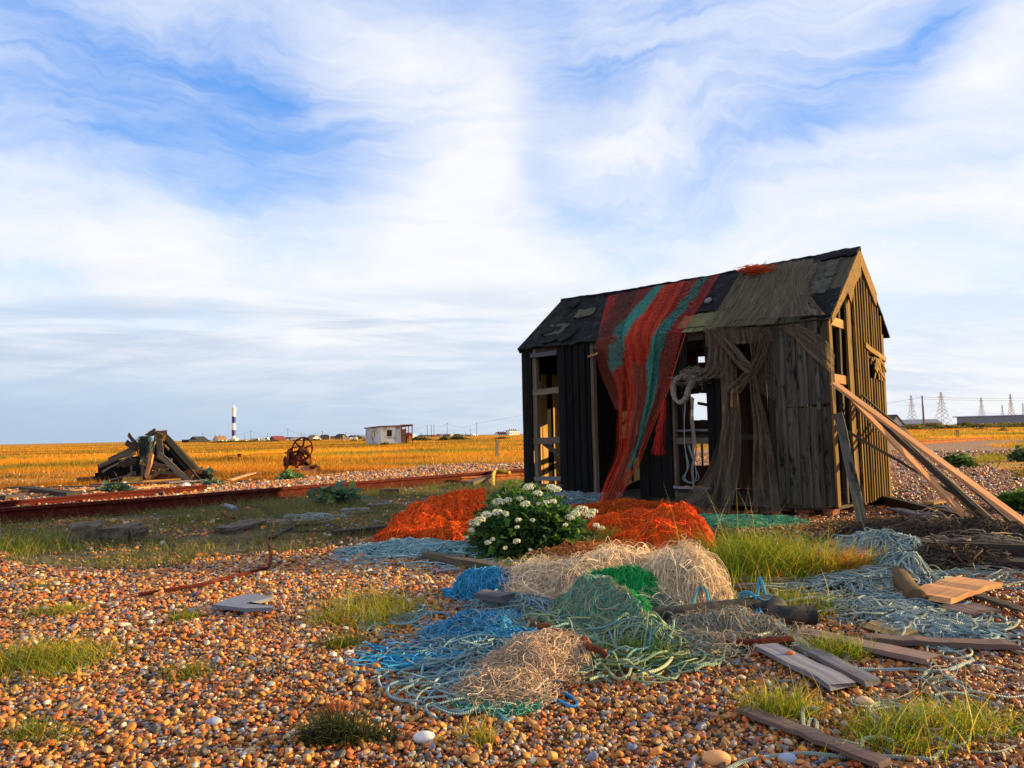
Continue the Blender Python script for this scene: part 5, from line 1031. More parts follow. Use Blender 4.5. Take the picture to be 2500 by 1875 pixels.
KALE = np.array([(.035, .10, .03), (.05, .14, .03), (.08, .20, .03), (.045, .12, .045), (.15, .26, .03)])
def kale():
    c = gp(1290, 1362); c[2] = 0; R = bush('flowering_bush', c + np.array([-.02, .28, 0]), .64, .44, .76, 5200, .074, KALE, 'dark green bush with clusters of white flowers in front of the hut', lobes=5)
    # white flower heads: (frame x, y, size)
    HD = [(1292, 1190, .05), (1312, 1206, .045), (1345, 1192, .05), (1357, 1196, .045), (1217, 1226, .05), (1240, 1222, .035), (1284, 1232, .045), (1190, 1258, .05), (1214, 1252, .045), (1158, 1278, .05), (1172, 1270, .045), (1150, 1295, .03), (1232, 1255, .035), (1420, 1246, .06), (1436, 1258, .055), (1404, 1256, .045), (1392, 1264, .04), (1448, 1250, .04), (1335, 1227, .03), (1350, 1225, .03), (1266, 1270, .025), (1262, 1288, .02), (1300, 1270, .02), (1192, 1325, .03), (1204, 1317, .02), (1262, 1322, .03), (1234, 1338, .018), (1140, 1312, .018), (1468, 1290, .03), (1270, 1218, .03), (1455, 1283, .03), (1295, 1343, .015), (1380, 1282, .02), (1315, 1230, .02)]
    for (x, y, s) in HD:
        # depth: on the dome of foliage
        d = ray(x, y); best = None
        for t_ in np.linspace(5.4, 7.6, 160):
            p = np.array([0, 0, H]) + d * t_ / d[1]; q = (p - (c + np.array([-.02, .28, 0]))) / np.array([.76, .52, .82])
            if (q ** 2).sum() < 1.12: best = p; break
        if best is None: p = np.array([0, 0, H]) + d * (c[1] + .25) / d[1]; best = p
        mb = MB(); n = int(150 * (s / .05) ** 1.5) + 14; nr = unit(np.array([rng.normal() * .3, -.5, .9]))
        for k in range(n):
            v = unit(rng.normal(0, 1, 3)); v = v if v @ nr > -.1 else -v; q = best + v * s * np.array([1.15, 1.0, .75]) * rng.uniform(.65, 1); r_ = .0055 * rng.uniform(.8, 1.4); a = unit(np.cross(v, [.3, .2, 1])); b = np.cross(v, a)
            V = [q + v * r_ * .2] + [q + (a * math.cos(w_) + b * math.sin(w_)) * r_ + v * r_ * .45 for w_ in np.arange(4) * 1.5708 + rng.random() * 3]
            mb.add(V, [], [(0, 1, 2), (0, 2, 3), (0, 3, 4), (0, 4, 1)], col=np.array([.80, .82, .66]) * rng.uniform(.8, 1.1) if rng.random() > .12 else (.45, .5, .12), gc=V)
        mb.build('flower_head', 'fibre', R)
kale()
BG = np.array([(.10, .20, .13), (.14, .25, .14), (.08, .16, .11), (.20, .28, .08)])
bush('kale_plant', gp(*z4(910, 760)), .40, .25, .38, 120, .17, BG, 'blue green broad leaved plant growing below the middle of the rail', lobes=3, cat='plant')
bush('kale_plant', gp(*z4(570, 585)), .40, .3, .26, 140, .12, np.array([(.10, .24, .06), (.16, .30, .07), (.07, .16, .06)]), 'low green plant at the feet of the rusty winch', lobes=3, cat='plant')
bush('green_bush', gp(2338, 1144), .46, .40, .46, 1300, .10, np.array([(.05, .11, .02), (.08, .16, .03), (.12, .19, .05), (.04, .08, .02)]), 'round green bush on shingle beyond the leaning boards', lobes=4)
bush('green_bush', gp(2520, 1248), .42, .3, .26, 1200, .09, np.array([(.04, .10, .02), (.06, .14, .02), (.12, .19, .03)]), 'low dark green bush at the right edge above the sleepers', lobes=4)
bush('green_bush', gp(2500, 1126), .5, .4, .5, 700, .10, np.array([(.07, .13, .04), (.10, .17, .05)]), 'grey green bush at the right edge near the golden grass', lobes=3)
bush('kale_plant', gp(*z3(1570, 690)), .35, .3, .28, 100, .14, BG, 'blue green plant at the right end of the timber wreck', lobes=2, cat='plant')
bush('kale_plant', gp(*z3(1640, 745)), .35, .2, .18, 70, .12, BG, 'small low plant on shingle right of the timber wreck', lobes=2, cat='plant')
bush('kale_plant', gp(*z3(920, 800)), .5, .2, .22, 90, .14, BG * .7, 'dark leaved plant among boards below the timber wreck', lobes=2, cat='plant')
# ------------------------------------------------------------------ old rails
def railpath(p0, p1, prof_scale=1.0, n=12, z=0.0, mat='rust', name='rail', label='', sag=0.0):
    "flat-bottomed rail swept from p0 to p1"
    s = prof_scale; prof = [(-.065, 0), (.065, 0), (.065, .012), (.014, .026), (.010, .10), (.034, .118), (.034, .150), (-.034, .150), (-.034, .118), (-.010, .10), (-.014, .026), (-.065, .012)]
    p0 = np.asarray(p0, float); p1 = np.asarray(p1, float); d = unit(p1 - p0); sd = np.array([d[1], -d[0], 0]); P = []
    for k in np.linspace(0, 1, n):
        c = p0 + (p1 - p0) * k + np.array([0, 0, z + sag * math.sin(math.pi * k)]) + rng.normal(0, .003, 3); P.append([c + sd * a * s + UZ * b * s for a, b in prof])
    mb = MB(); P = np.array(P); mb.grid(P, closed=True, gc=P); mb.prism(P[0], -d * .004); mb.prism(P[-1], d * .004)
    return mb.build(name, mat, label=label, cat='rail')
def lineY(a, b, t): return a + (b - a) * t
r0 = G(0, 1283); r1 = G(1277, 1167); dr = unit(r1 - r0)
railpath(r0 - dr * 6, r0 + dr * 17.0, 1.4, 40, .02, label='long dark rusty rail crossing the ground from the left edge towards the hut')
ra = G(1120, 1170); rb = G(1277, 1161)
railpath(G(1115, 1176) + np.array([0, .05, 0]), G(1330, 1158), 1.1, 12, .04, 'rustsunlit', label='sunlit orange rail end just left of the hut')
railpath(G(1125, 1184) + np.array([0, .1, 0]), G(1330, 1170), 1.0, 12, .02, 'rustsunlit', label='second lower orange rail end beside the hut corner')
railpath(G(-60, 1252), G(*z3(1590, 790)), 1.0, 24, .0, 'rust', label='short red brown rail lying along the timber wreck')
railpath(G(2240, 1085), G(2420, 1074), 1.4, 12, .0, 'rustsunlit', label='far low rusty rail in front of the golden field right of the hut')
mb = MB(); P = spline([gp(*z4(1945, 640), .02), gp(*z4(1950, 600), .18), gp(*z4(1985, 592), .24), gp(*z4(2060, 596), .20)], 14); mb.tubes(P, .04, 8, cap=True); mb.build('bent_pipe', 'yellowmetal', label='yellow bent pipe sticking out beside the rail end near the hut', cat='pipe')
# concrete blocks in the grass band
def rock(px0, px1, dpt, hgt, label, mat='concrete'):
    a = G(*px0); b = G(*px1); d = b - a; L = np.linalg.norm(d); d /= L; back = np.array([-d[1], d[0], 0]); mb = MB(); nx, ny, nz = 10, 6, 5
    def P(u, v, w):
        p = a + d * L * u + back * dpt * v; q = p + np.array([0, 0, hgt * w - .03]); j = (np.array([fbm(q[0] * 1 + 3 * w, q[1] + w, .13, s) for s in (1, 2, 3)]) - .5) * .06; return q + j
    for f, e in (((lambda s, t: P(s, 0, t)), (nx, nz)), ((lambda s, t: P(1 - s, 1, t)), (nx, nz)), ((lambda s, t: P(s, t, 1)), (nx, ny)), ((lambda s, t: P(0, 1 - s, t)), (ny, nz)), ((lambda s, t: P(1, s, t)), (ny, nz))):
        g = np.array([[f(s, t) for s in np.linspace(0, 1, e[0])] for t in np.linspace(0, 1, e[1])]); mb.grid(g, gc=g)
    return mb.build('concrete_block', mat, label=label, cat='block', group='old blocks in the grass band')
rock(zA(740, 925), zA(1060, 900), .55, .24, 'largest dark crumbling block in the row below the rail')
rock(zA(1080, 892), zA(1370, 880), .5, .20, 'middle crumbling block overgrown with grass in the row below the rail')
rock(zA(1400, 872), zA(1590, 850), .45, .18, 'small right hand crumbling block in the row below the rail')
rock(zB(170, 600), zB(380, 600), .8, .09, 'flat concrete slab with a rebar across, near the cable')
rock(zA(380, 880), zA(700, 870), .4, .07, 'low flat slab half hidden in grass at the left of the row')
board(zB(270, 490), zB(390, 535), .03, .03, 'rustdark', 'thin bar lying over the flat slab near the cable', name='bar', cat='bar', dz=.11, n=3)
board(zB(640, 500), zB(1200, 480), .35, .03, 'mauvewood', 'worn flat timber in the grass behind the cable', dz=.02)
board(zB(1350, 430), zB(1820, 385), .30, .03, 'weathered', 'half buried flat board in the grass left of the orange net', dz=.015)
mb = MB(); P = spline([gp(*zB(300, 350), .10), gp(*zB(350, 365), .10), gp(*zB(405, 385), .08)], 8); P[:, 2] -= .05; mb.tubes(P, .045, 12, cap=True); mb.build('pipe_stub', 'bluegrey', label='grey metal pipe stub in the grass under the rail', cat='pipe')
for (x, y, s, c, lb) in ((z6(520, 985)[0], z6(520, 985)[1], .034, (.62, .58, .55), 'large pale grey stone among the pebbles at the bottom centre'), (z7(130, 1585)[0], z7(130, 1585)[1], .040, (.62, .30, .12), 'large orange brown stone at the bottom edge'), (z7(590, 1570)[0], z7(590, 1570)[1], .026, (.30, .33, .42), 'blue grey stone above the bottom rope'), (z7(420, 1405)[0] + 40, z7(420, 1375)[1], .022, (.66, .62, .58), 'round whitish stone left of the long mauve plank'), (z7(610, 975)[0], z7(610, 975)[1], .017, (.55, .14, .05), 'small rusty stone lying on the wide grey plank'),
                       (z5(1330, 345)[0] - 20, z5(300, 1100)[1] - 30, .025, (.3, .32, .4), 'blue grey pebble on the left shingle'), (z7(1090, 1220)[0], z7(1090, 1220)[1], .03, (.55, .36, .22), 'pinkish large stone below the pair of grey planks')):
    c0 = gp(x, y, s * .45 + (.05 if 'lying on' in lb else 0)); mb = MB(); th = np.linspace(0, np.pi, 12); ph = np.linspace(0, 2 * np.pi, 20)[:-1]; D = np.array([[(math.sin(a) * math.cos(b), math.sin(a) * math.sin(b), math.cos(a)) for b in ph] for a in th])
    o = rng.random(3) * 9; R_ = 1 + .25 * (np.array([[fbm(p[0] + o[0], p[1] + p[2] * .7 + o[1], .9, 3) for p in r] for r in D]) - .5); mb.grid(c0 + D * R_[..., None] * np.array([1.25, .9, .68]) * s, closed=True, col=c); mb.build('stone', 'stone', smooth=True, label=lb, cat='stone')

# ------------------------------------------------------------------ wreck of a collapsed shed at the left
def build_wreck():
    b = G(*zP(1000, 1050)); D = b[1]; R = empty('timber_wreck', (b[0], b[1] + .8, 0), 'heap of dark broken boards, a collapsed shed beyond the rail at the left', 'collapsed shed')
    def pt(x, y, dy=0.0):
        d = ray(*zP(x, y)); return np.array([0, 0, H]) + d * (D + dy) / d[1]
    def bm(nm, x0, y0, d0, x1, y1, d1, w, t, mat, side=None, label=None, **k):
        mb = MB(); mb.beam(pt(x0, y0, d0), pt(x1, y1, d1), w, t, side=side if side is not None else UZ, n=5, jit=.006, cut=.02, **k); return mb.build(nm, mat, R, label=label)
    # left fallen wall panel and right fallen roof panel: board by board sheets
    def sheetp(nm, pts, mat, th=.05, label=None):
        mb = MB(); P = [pt(*p) for p in pts]; mb.prism(P, np.array([0, th, 0])); return mb.build(nm, mat, R, label=label)
    sheetp('fallen_wall', [(130, 740, .3), (330, 680, .35), (700, 590, .6), (860, 570, .7), (1000, 560, .8), (1050, 700, .5), (1010, 1000, .1), (600, 1060, .1), (100, 1110, .15), (135, 860, .25)], 'tarred')
    sheetp('fallen_wall', [(1060, 420, .8), (1200, 280, .9), (1330, 420, .9), (1500, 560, .8), (1640, 720, .6), (1720, 840, .4), (1300, 870, .3), (1020, 800, .4), (1060, 560, .6)], 'tarred', .06)
    for i, (x0, y0, x1, y1) in enumerate([(1230, 200, 1940, 1020), (1200, 260, 1860, 1010), (1240, 300, 1760, 960), (1260, 240, 1900, 900), (1220, 330, 1650, 900), (1200, 400, 1540, 880), (1180, 230, 1800, 800)]):
        bm('roof_board', x0, y0, .7 + .06 * i, x1, y1, .1 + .06 * i, .20, .03, 'darkwood' if i % 2 else 'tarred', side=np.array([.3, 1, .2]))
    sheetp('fallen_sheet', [(1530, 860, .15), (1700, 790, .2), (1870, 830, .2), (1950, 1030, .1), (1760, 1010, .0), (1560, 980, .0)], 'rustdark')
    for a in ((320, 660, .2, 780, 440, .3, .16, 'weathered'), (130, 760, .1, 700, 510, .25, .10, 'weathered'), (200, 840, .05, 760, 540, .2, .05, 'weathered'), (150, 1040, .0, 700, 880, .1, .04, 'weathered'), (600, 340, .25, 800, 440, .25, .15, 'darkwood'), (655, 215, .3, 800, 420, .3, .09, 'weathered'),
              (1160, 290, .2, 1190, 560, .15, .16, 'weathered'), (1160, 540, .1, 1720, 1060, -.1, .14, 'weathered'), (880, 560, .2, 900, 960, .1, .10, 'weathered'), (690, 560, .2, 700, 940, .1, .06, 'weathered'), (960, 650, .0, 1330, 800, .1, .12, 'mauvewood'), (840, 690, .0, 1280, 830, .1, .06, 'goldwood'),
              (1050, 560, .05, 1040, 600, .05, .1, 'weathered'), (1010, 850, .0, 1500, 870, .05, .07, 'weathered'), (880, 1040, -.1, 1150, 860, .0, .10, 'goldwood'), (1730, 900, .0, 1690, 1010, -.05, .04, 'pinewood'), (1720, 800, .0, 1900, 1030, -.05, .03, 'weathered'), (1250, 380, .1, 1330, 470, .1, .04, 'goldwood')):
        bm('broken_board', a[0], a[1], a[2], a[3], a[4], a[5], a[6], .03, a[7], side=unit(np.cross(pt(a[3], a[4], a[5]) - pt(a[0], a[1], a[2]), [0, 1, 0])))
    bm('lit_post', 1040, 540, .0, 960, 970, -.12, .10, .08, 'pinewood', side=np.array([1., 0, 0]), label='bright sunlit yellow post'); bm('lit_post', 870, 930, -.1, 865, 990, -.12, .07, .06, 'pinewood', side=np.array([1., 0, 0]))
    bm('rusty_beam', 1030, 905, .1, 1540, 915, .1, .18, .08, 'rustdark', label='red brown beam inside the heap'); bm('rusty_beam', 1000, 960, .0, 860, 960, .0, .16, .06, 'rust')
    bm('top_beam', 1030, 200, .55, 1290, 175, .55, .12, .08, 'mauvewood', label='brown beam across the top of the heap'); bm('top_beam', 1130, 230, .45, 1240, 270, .4, .16, .05, 'goldwood'); bm('top_beam', 960, 230, .5, 1110, 140, .5, .10, .06, 'weathered')
    bm('support_lath', 1060, 430, .3, 1110, 220, .35, .05, .03, 'weathered', side=np.array([1., 0, 0]))
    n_ = 520; mb = MB(); ln = rng.uniform(.25, .85, n_); t_ = np.linspace(0, 1, 14)
    P = np.array([pt(930 + rng.normal() * 42, 235 + abs(rng.normal()) * 45, .18 + rng.random() * .2)[None] + np.stack([np.cumsum(rng.normal(0, .014, 14)), np.cumsum(rng.normal(0, .01, 14)), -ln[q] * t_ + .06 * np.sin(t_ * 3)], 1) for q in range(n_)])
    cc = np.array([(.03, .16, .11), (.06, .075, .07), (.05, .10, .10), (.10, .10, .09), (.13, .12, .10)])[rng.integers(0, 5, n_)]; mb.tubes(P, .0055, 3, col=cc); mb.build('hanging_net', 'fibre', R, label='teal and grey net caught on the top of the heap')
    sheetp('tarpaulin', [(500, 1040, -.1), (560, 940, -.1), (640, 930, -.1), (850, 925, -.05), (850, 990, -.1), (700, 1010, -.15), (620, 1080, -.2), (520, 1075, -.2)], 'yellowmetal', label='yellow sheet lying at the foot of the heap')
    # a mass of splintered boards low in the heap, so that it is dark inside
    for i in range(60):
        x = rng.uniform(200, 1700); y = rng.uniform(930 - 380 * (1 - abs(x - 1150) / 950) if i % 2 else 880, 1020); bm('splinter_board', x, y - 60 * rng.random(), rng.uniform(.05, .9), x + rng.uniform(150, 500) * rng.choice([-1, 1]), y + 20, rng.uniform(.0, .8), .12, .03, ['darkwood', 'tarred', 'weathered'][i % 3])
build_wreck()
GRPW = 'loose boards lying around the timber wreck'
def wb(f, p0, p1, w, t, mat, label, dz=.03): return board(f(*p0), f(*p1), w, t, mat, label, dz=dz, name='loose_board', cat='board', group=GRPW)
wb(zP, (620, 1095), (1900, 1060), .14, .03, 'pinewood', 'long sunlit board in front of the timber wreck', .10)
wb(zP, (740, 1170), (1280, 1110), .20, .03, 'pinewood', 'wide pale board below the yellow sheet of the wreck', .06)
wb(zP, (880, 1085), (1550, 1040), .10, .03, 'goldwood', 'pale lath lying along the foot of the wreck', .12)
wb(zP, (1200, 1000), (1560, 995), .12, .03, 'goldwood', 'lit board end at the right foot of the wreck', .12)
wb(zP, (0, 1130), (900, 1100), .12, .03, 'weathered', 'grey board left below the wreck', .10)
wb(zP, (20, 1225), (700, 1160), .16, .03, 'goldwood', 'yellowish board half way between wreck and rail', .05)
wb(zP, (640, 1180), (1250, 1215), .14, .03, 'greywood', 'grey board touching the short red rail', .05)
wb(zP, (1450, 1215), (1750, 1170), .08, .02, 'greywood', 'pale grey lath resting on the short red rail', .06)
wb(zP, (1300, 1100), (1960, 1050), .16, .03, 'greywood', 'blue grey board at the right end of the wreck', .10)
wb(zA, (500, 365), (960, 290), .12, .03, 'pinewood', 'lit board pointing up towards the wreck at the left', .04)
wb(zA, (280, 320), (800, 385), .28, .10, 'darkwood', 'thick dark beam left of the wreck', .08)
wb(zA, (60, 300), (420, 285), .30, .04, 'darkwood', 'dark wide board at the far left of the debris', .06)
wb(zA, (90, 355), (400, 330), .14, .03, 'pinewood', 'small lit plank at the far left of the debris', .08)
wb(zA, (0, 420), (200, 400), .25, .12, 'darkwood', 'black lump of timber at the left edge', .06)
wb(zA, (60, 450), (330, 462), .06, .03, 'darkwood', 'thin black bar at the left edge below the timber lump', .03)
wb(zA, (200, 440), (500, 400), .12, .03, 'mauvewood', 'brown board lying low between debris and rail', .03)
wb(zA, (520, 300), (1100, 288), .10, .03, 'weathered', 'long grey lath behind the lit board at the left', .08)
wb(zA, (700, 345), (1180, 320), .10, .03, 'goldwood', 'pale board in the middle of the debris field', .06)
wb(z4, (160, 620), (350, 560), .14, .03, 'pinewood', 'sunlit plank on shingle between wreck and winch', .12)
wb(z4, (240, 605), (390, 580), .14, .05, 'darkwood', 'dark plank beside the lone sunlit plank', .03)
for (x, y, s, lb) in ((580, 1085, .10, 'pinkish white plastic lump below the yellow sheet'), (1615, 1110, .11, 'white plastic lump beside the short red rail'), (1160, 985, .12, 'blue white crumpled plastic at the foot of the wreck')):
    c0 = gp(*zP(x, y), .08); mb = MB(); mb.lathe(c0 - UZ * .06, [(0, .01), (.0, s * .9), (.03, s), (.06, s * .8), (.09, s * .35), (.095, .001)], 14); mb.build('plastic_lump', 'whitebits', label=lb, cat='plastic litter', smooth=True)

# ------------------------------------------------------------------ rusty winch on its timber block
def build_winch():
    b = G(*zW(700, 1230)); D = b[1]; R = empty('rusty_winch', (b[0], b[1], 0), 'rusty iron boat winch with a large spoked wheel standing beyond the rail', 'winch')
    def pt(x, y, dy=0.0):
        d = ray(*zW(x, y)); return np.array([0, 0, H]) + d * (D + dy) / d[1]
    def ring(c, rx, rz, r, dy, n=48, tilt=.0, mat='rustdark', nm='wheel_rim', parent=R):
        th = np.linspace(0, 2 * math.pi, n); P = np.array([c + np.array([math.cos(t_) * rx, math.sin(t_) * tilt, math.sin(t_) * rz]) + np.array([0, dy, 0]) for t_ in th]); mb = MB(); mb.tubes(P, r, 8); return mb.build(nm, mat, parent, smooth=True)
    hub = pt(870, 510, -.15); rx = np.linalg.norm(pt(1130, 510) - pt(590, 510)) / 2; rz = np.linalg.norm(pt(870, 210) - pt(870, 825)) / 2; hub = pt(860, 518, -.15)
    W_ = bpy.data.objects.new('large_wheel', None); COL.objects.link(W_); W_.parent = R; W_.location = tuple(hub - np.array(R.location))
    ring(hub, rx, rz, .026, 0, tilt=.12, mat='rust', parent=W_)
    for a in (8, 68, 128, 188, 248, 308):
        t_ = math.radians(a + 74); e = hub + np.array([math.cos(t_) * rx, math.sin(t_) * .12, math.sin(t_) * rz]); mb = MB(); mb.tubes(np.array([hub, hub * .5 + e * .5, e]), np.array([.032, .026, .022]), 6); mb.build('spoke', 'rust', W_)
    mb = MB(); mb.lathe(hub + np.array([0, -.07, 0]), [(0, .001), (0, .07), (.14, .08), (.14, .03), (.3, .03), (.3, .001)], 16, axis=(0, 1, 0)); mb.build('hub', 'rustdark', W_)
    ring(pt(880, 650, .1), rx * .52, rz * .55, .045, 0, 36, mat='rustdark', nm='gear_wheel')
    for k in range(6):
        t_ = k * math.pi / 3; c = pt(880, 650, .1); mb = MB(); mb.tubes(np.array([c, c + np.array([math.cos(t_) * rx * .5, 0, math.sin(t_) * rz * .53])]), .022, 5); mb.build('gear_spoke', 'rustdark', R)
    mb = MB(); c = pt(640, 850, .15); mb.lathe(c - np.array([.27, 0, 0]), [(0, .001), (0, .17), (.03, .17), (.03, .12), (.5, .12), (.5, .18), (.54, .18), (.54, .001)], 20, axis=(1, 0, 0)); mb.build('drum', 'rustdark', R)
    # side frames
    for nm, a, bq, c_, d0, w in (('frame_leg', (480, 560), (470, 900), (330, 1220), .0, .07), ('frame_leg', (540, 540), (500, 760), (450, 980), .25, .06), ('frame_leg', (800, 520), (760, 820), (700, 1020), -.02, .08), ('frame_leg', (960, 540), (1080, 720), (1085, 940), .05, .06)):
        P = spline([pt(*a, d0), pt(*bq, d0), pt(*c_, d0)], 12); mb = MB(); mb.tubes(P, w * .6, 6, cap=True); mb.build(nm, 'rustdark', R)
    for (x0, y0, x1, y1, w, dy) in ((480, 560, 600, 500, .08, 0), (500, 740, 700, 720, .12, .1), (600, 960, 800, 900, .06, 0), (640, 720, 820, 560, .05, -.05), (940, 880, 1090, 1010, .09, -.1), (860, 840, 1100, 1020, .10, -.1), (900, 560, 1100, 740, .03, -.05), (810, 800, 860, 560, .02, -.18)):
        mb = MB(); mb.beam(pt(x0, y0, dy), pt(x1, y1, dy), w, .05, side=UZ); mb.build('frame_bar', 'rustdark' if w > .05 else 'rust', R)
    mb = MB(); mb.tubes(spline([pt(380, 610, 0), pt(600, 590, 0), pt(900, 520, .0)], 8), .025, 6); mb.build('axle', 'rustdark', R)
    mb = MB(); mb.tubes(spline([pt(600, 480, 0), pt(760, 450, 0), pt(860, 440, .0)], 8), .02, 6); mb.build('brake_bar', 'rust', R)
    mb = MB(); mb.tubes(spline([pt(1050, 1010, -.1), pt(1160, 1000, -.15), pt(1270, 950, -.15)], 8), np.linspace(.07, .05, 8), 7, cap=True); mb.tubes(spline([pt(900, 930, -.1), pt(920, 1010, -.12), pt(970, 1080, -.12)], 8), .03, 6, cap=True); mb.build('crank_arm', 'rustdark', R)
    mb = MB()
    mb.prism([pt(470, 560, .05), pt(560, 500, .05), pt(620, 640, .05), pt(700, 740, .05), pt(690, 820, .05), pt(480, 780, .05)], (0, .04, 0)); mb.prism([pt(760, 830, .0), pt(1000, 840, .0), pt(1060, 960, .0), pt(1020, 1020, .0), pt(740, 960, .0)], (0, .05, 0)); mb.build('cast_plate', 'rust', R)
    mb = MB(); mb.tubes(spline([pt(420, 1130, 0), pt(560, 1100, 0), pt(680, 1070, 0)], 6), .012, 5); mb.build('tie_rod', 'rustdark', R)
    # the timber block beside it is a thing of its own
    c = pt(800, 1250, -.1); c[2] = 0; mb = MB(); e = pt(1350, 1210, -.1); L = e[0] - c[0]; d = unit(np.array([1.0, .35, 0])); s_ = np.array([-d[1], d[0], 0])
    top = pt(820, 960, -.1)[2]; mb.beam(c + UZ * top * .52, c + UZ * top * .5 + d * L * .92, top * .92, .35, side=UZ, n=6, jit=.008, cut=.03); mb.build('timber_block', 'pinewood', label='squared sunlit timber block under the winch', cat='block')
build_winch()
def post(px, base, w, h, mat, label, rz=.4, name='post'):
    mb = MB(); c = G(px, base); mb.beam(c, c + np.array([.02, 0, h]), w, w * .8, side=np.array([math.cos(rz), math.sin(rz), 0]), n=4, jit=.004); return mb.build(name, mat, label=label, cat='post')
post(zH2(1845, 0)[0], zH2(0, 660)[1], .13, .85, 'mauvewood', 'short wooden post standing in golden grass left of the hut')
# framed marker post at the right
c = G(zR(1018, 0)[0], zR(0, 625)[1]); h_ = hpx(80 * .205, c[1]); mb = MB(); w_ = hpx(22 * .205, c[1])
for dx in (-w_ / 2, w_ / 2): mb.beam(c + np.array([dx, 0, 0]), c + np.array([dx, 0, h_]), .06, .06)
mb.beam(c + np.array([-w_ / 2, 0, h_]), c + np.array([w_ / 2, 0, h_]), .12, .12, side=UZ); mb.beam(c + np.array([-w_ / 2, 0, h_ * .25]), c + np.array([w_ / 2, 0, h_ * .25]), .12, .12, side=UZ)
mb.build('marker_frame', 'mauvewood', label='small framed wooden marker standing in the field right of the hut', cat='marker')
# rusted machine lying in the field behind the wreck
def rusty_machine():
    c = G(*z3(1780, 545)); R = empty('rusted_machinery', c, 'low lump of rusted machinery lying in the field behind the wreck', 'machinery'); mb = MB(); s = hpx(1, c[1])
    mb.box(c + np.array([0, 0, .0]), 9 * s, 5 * s, 7 * s, rz=.2); mb.box(c + np.array([5 * s, 1, .1]), 10 * s, 5 * s, 9 * s, rz=-.2); mb.build('housing', 'rustdark', R)
    mb = MB(); mb.lathe(c + np.array([-8 * s, -1 * s, 4 * s]), [(0, .01), (0, 4.5 * s), (4 * s, 4.5 * s), (4 * s, .01)], 16, axis=(1, .3, 0)); mb.build('drum', 'rust', R)
    mb = MB(); mb.beam(c + np.array([-60 * s, 1, .1]), c + np.array([90 * s, 3, .3]), 1.2 * s, 1.5 * s, side=UZ, n=5, jit=.05); mb.build('chassis_bar', 'rustdark', R)
rusty_machine()
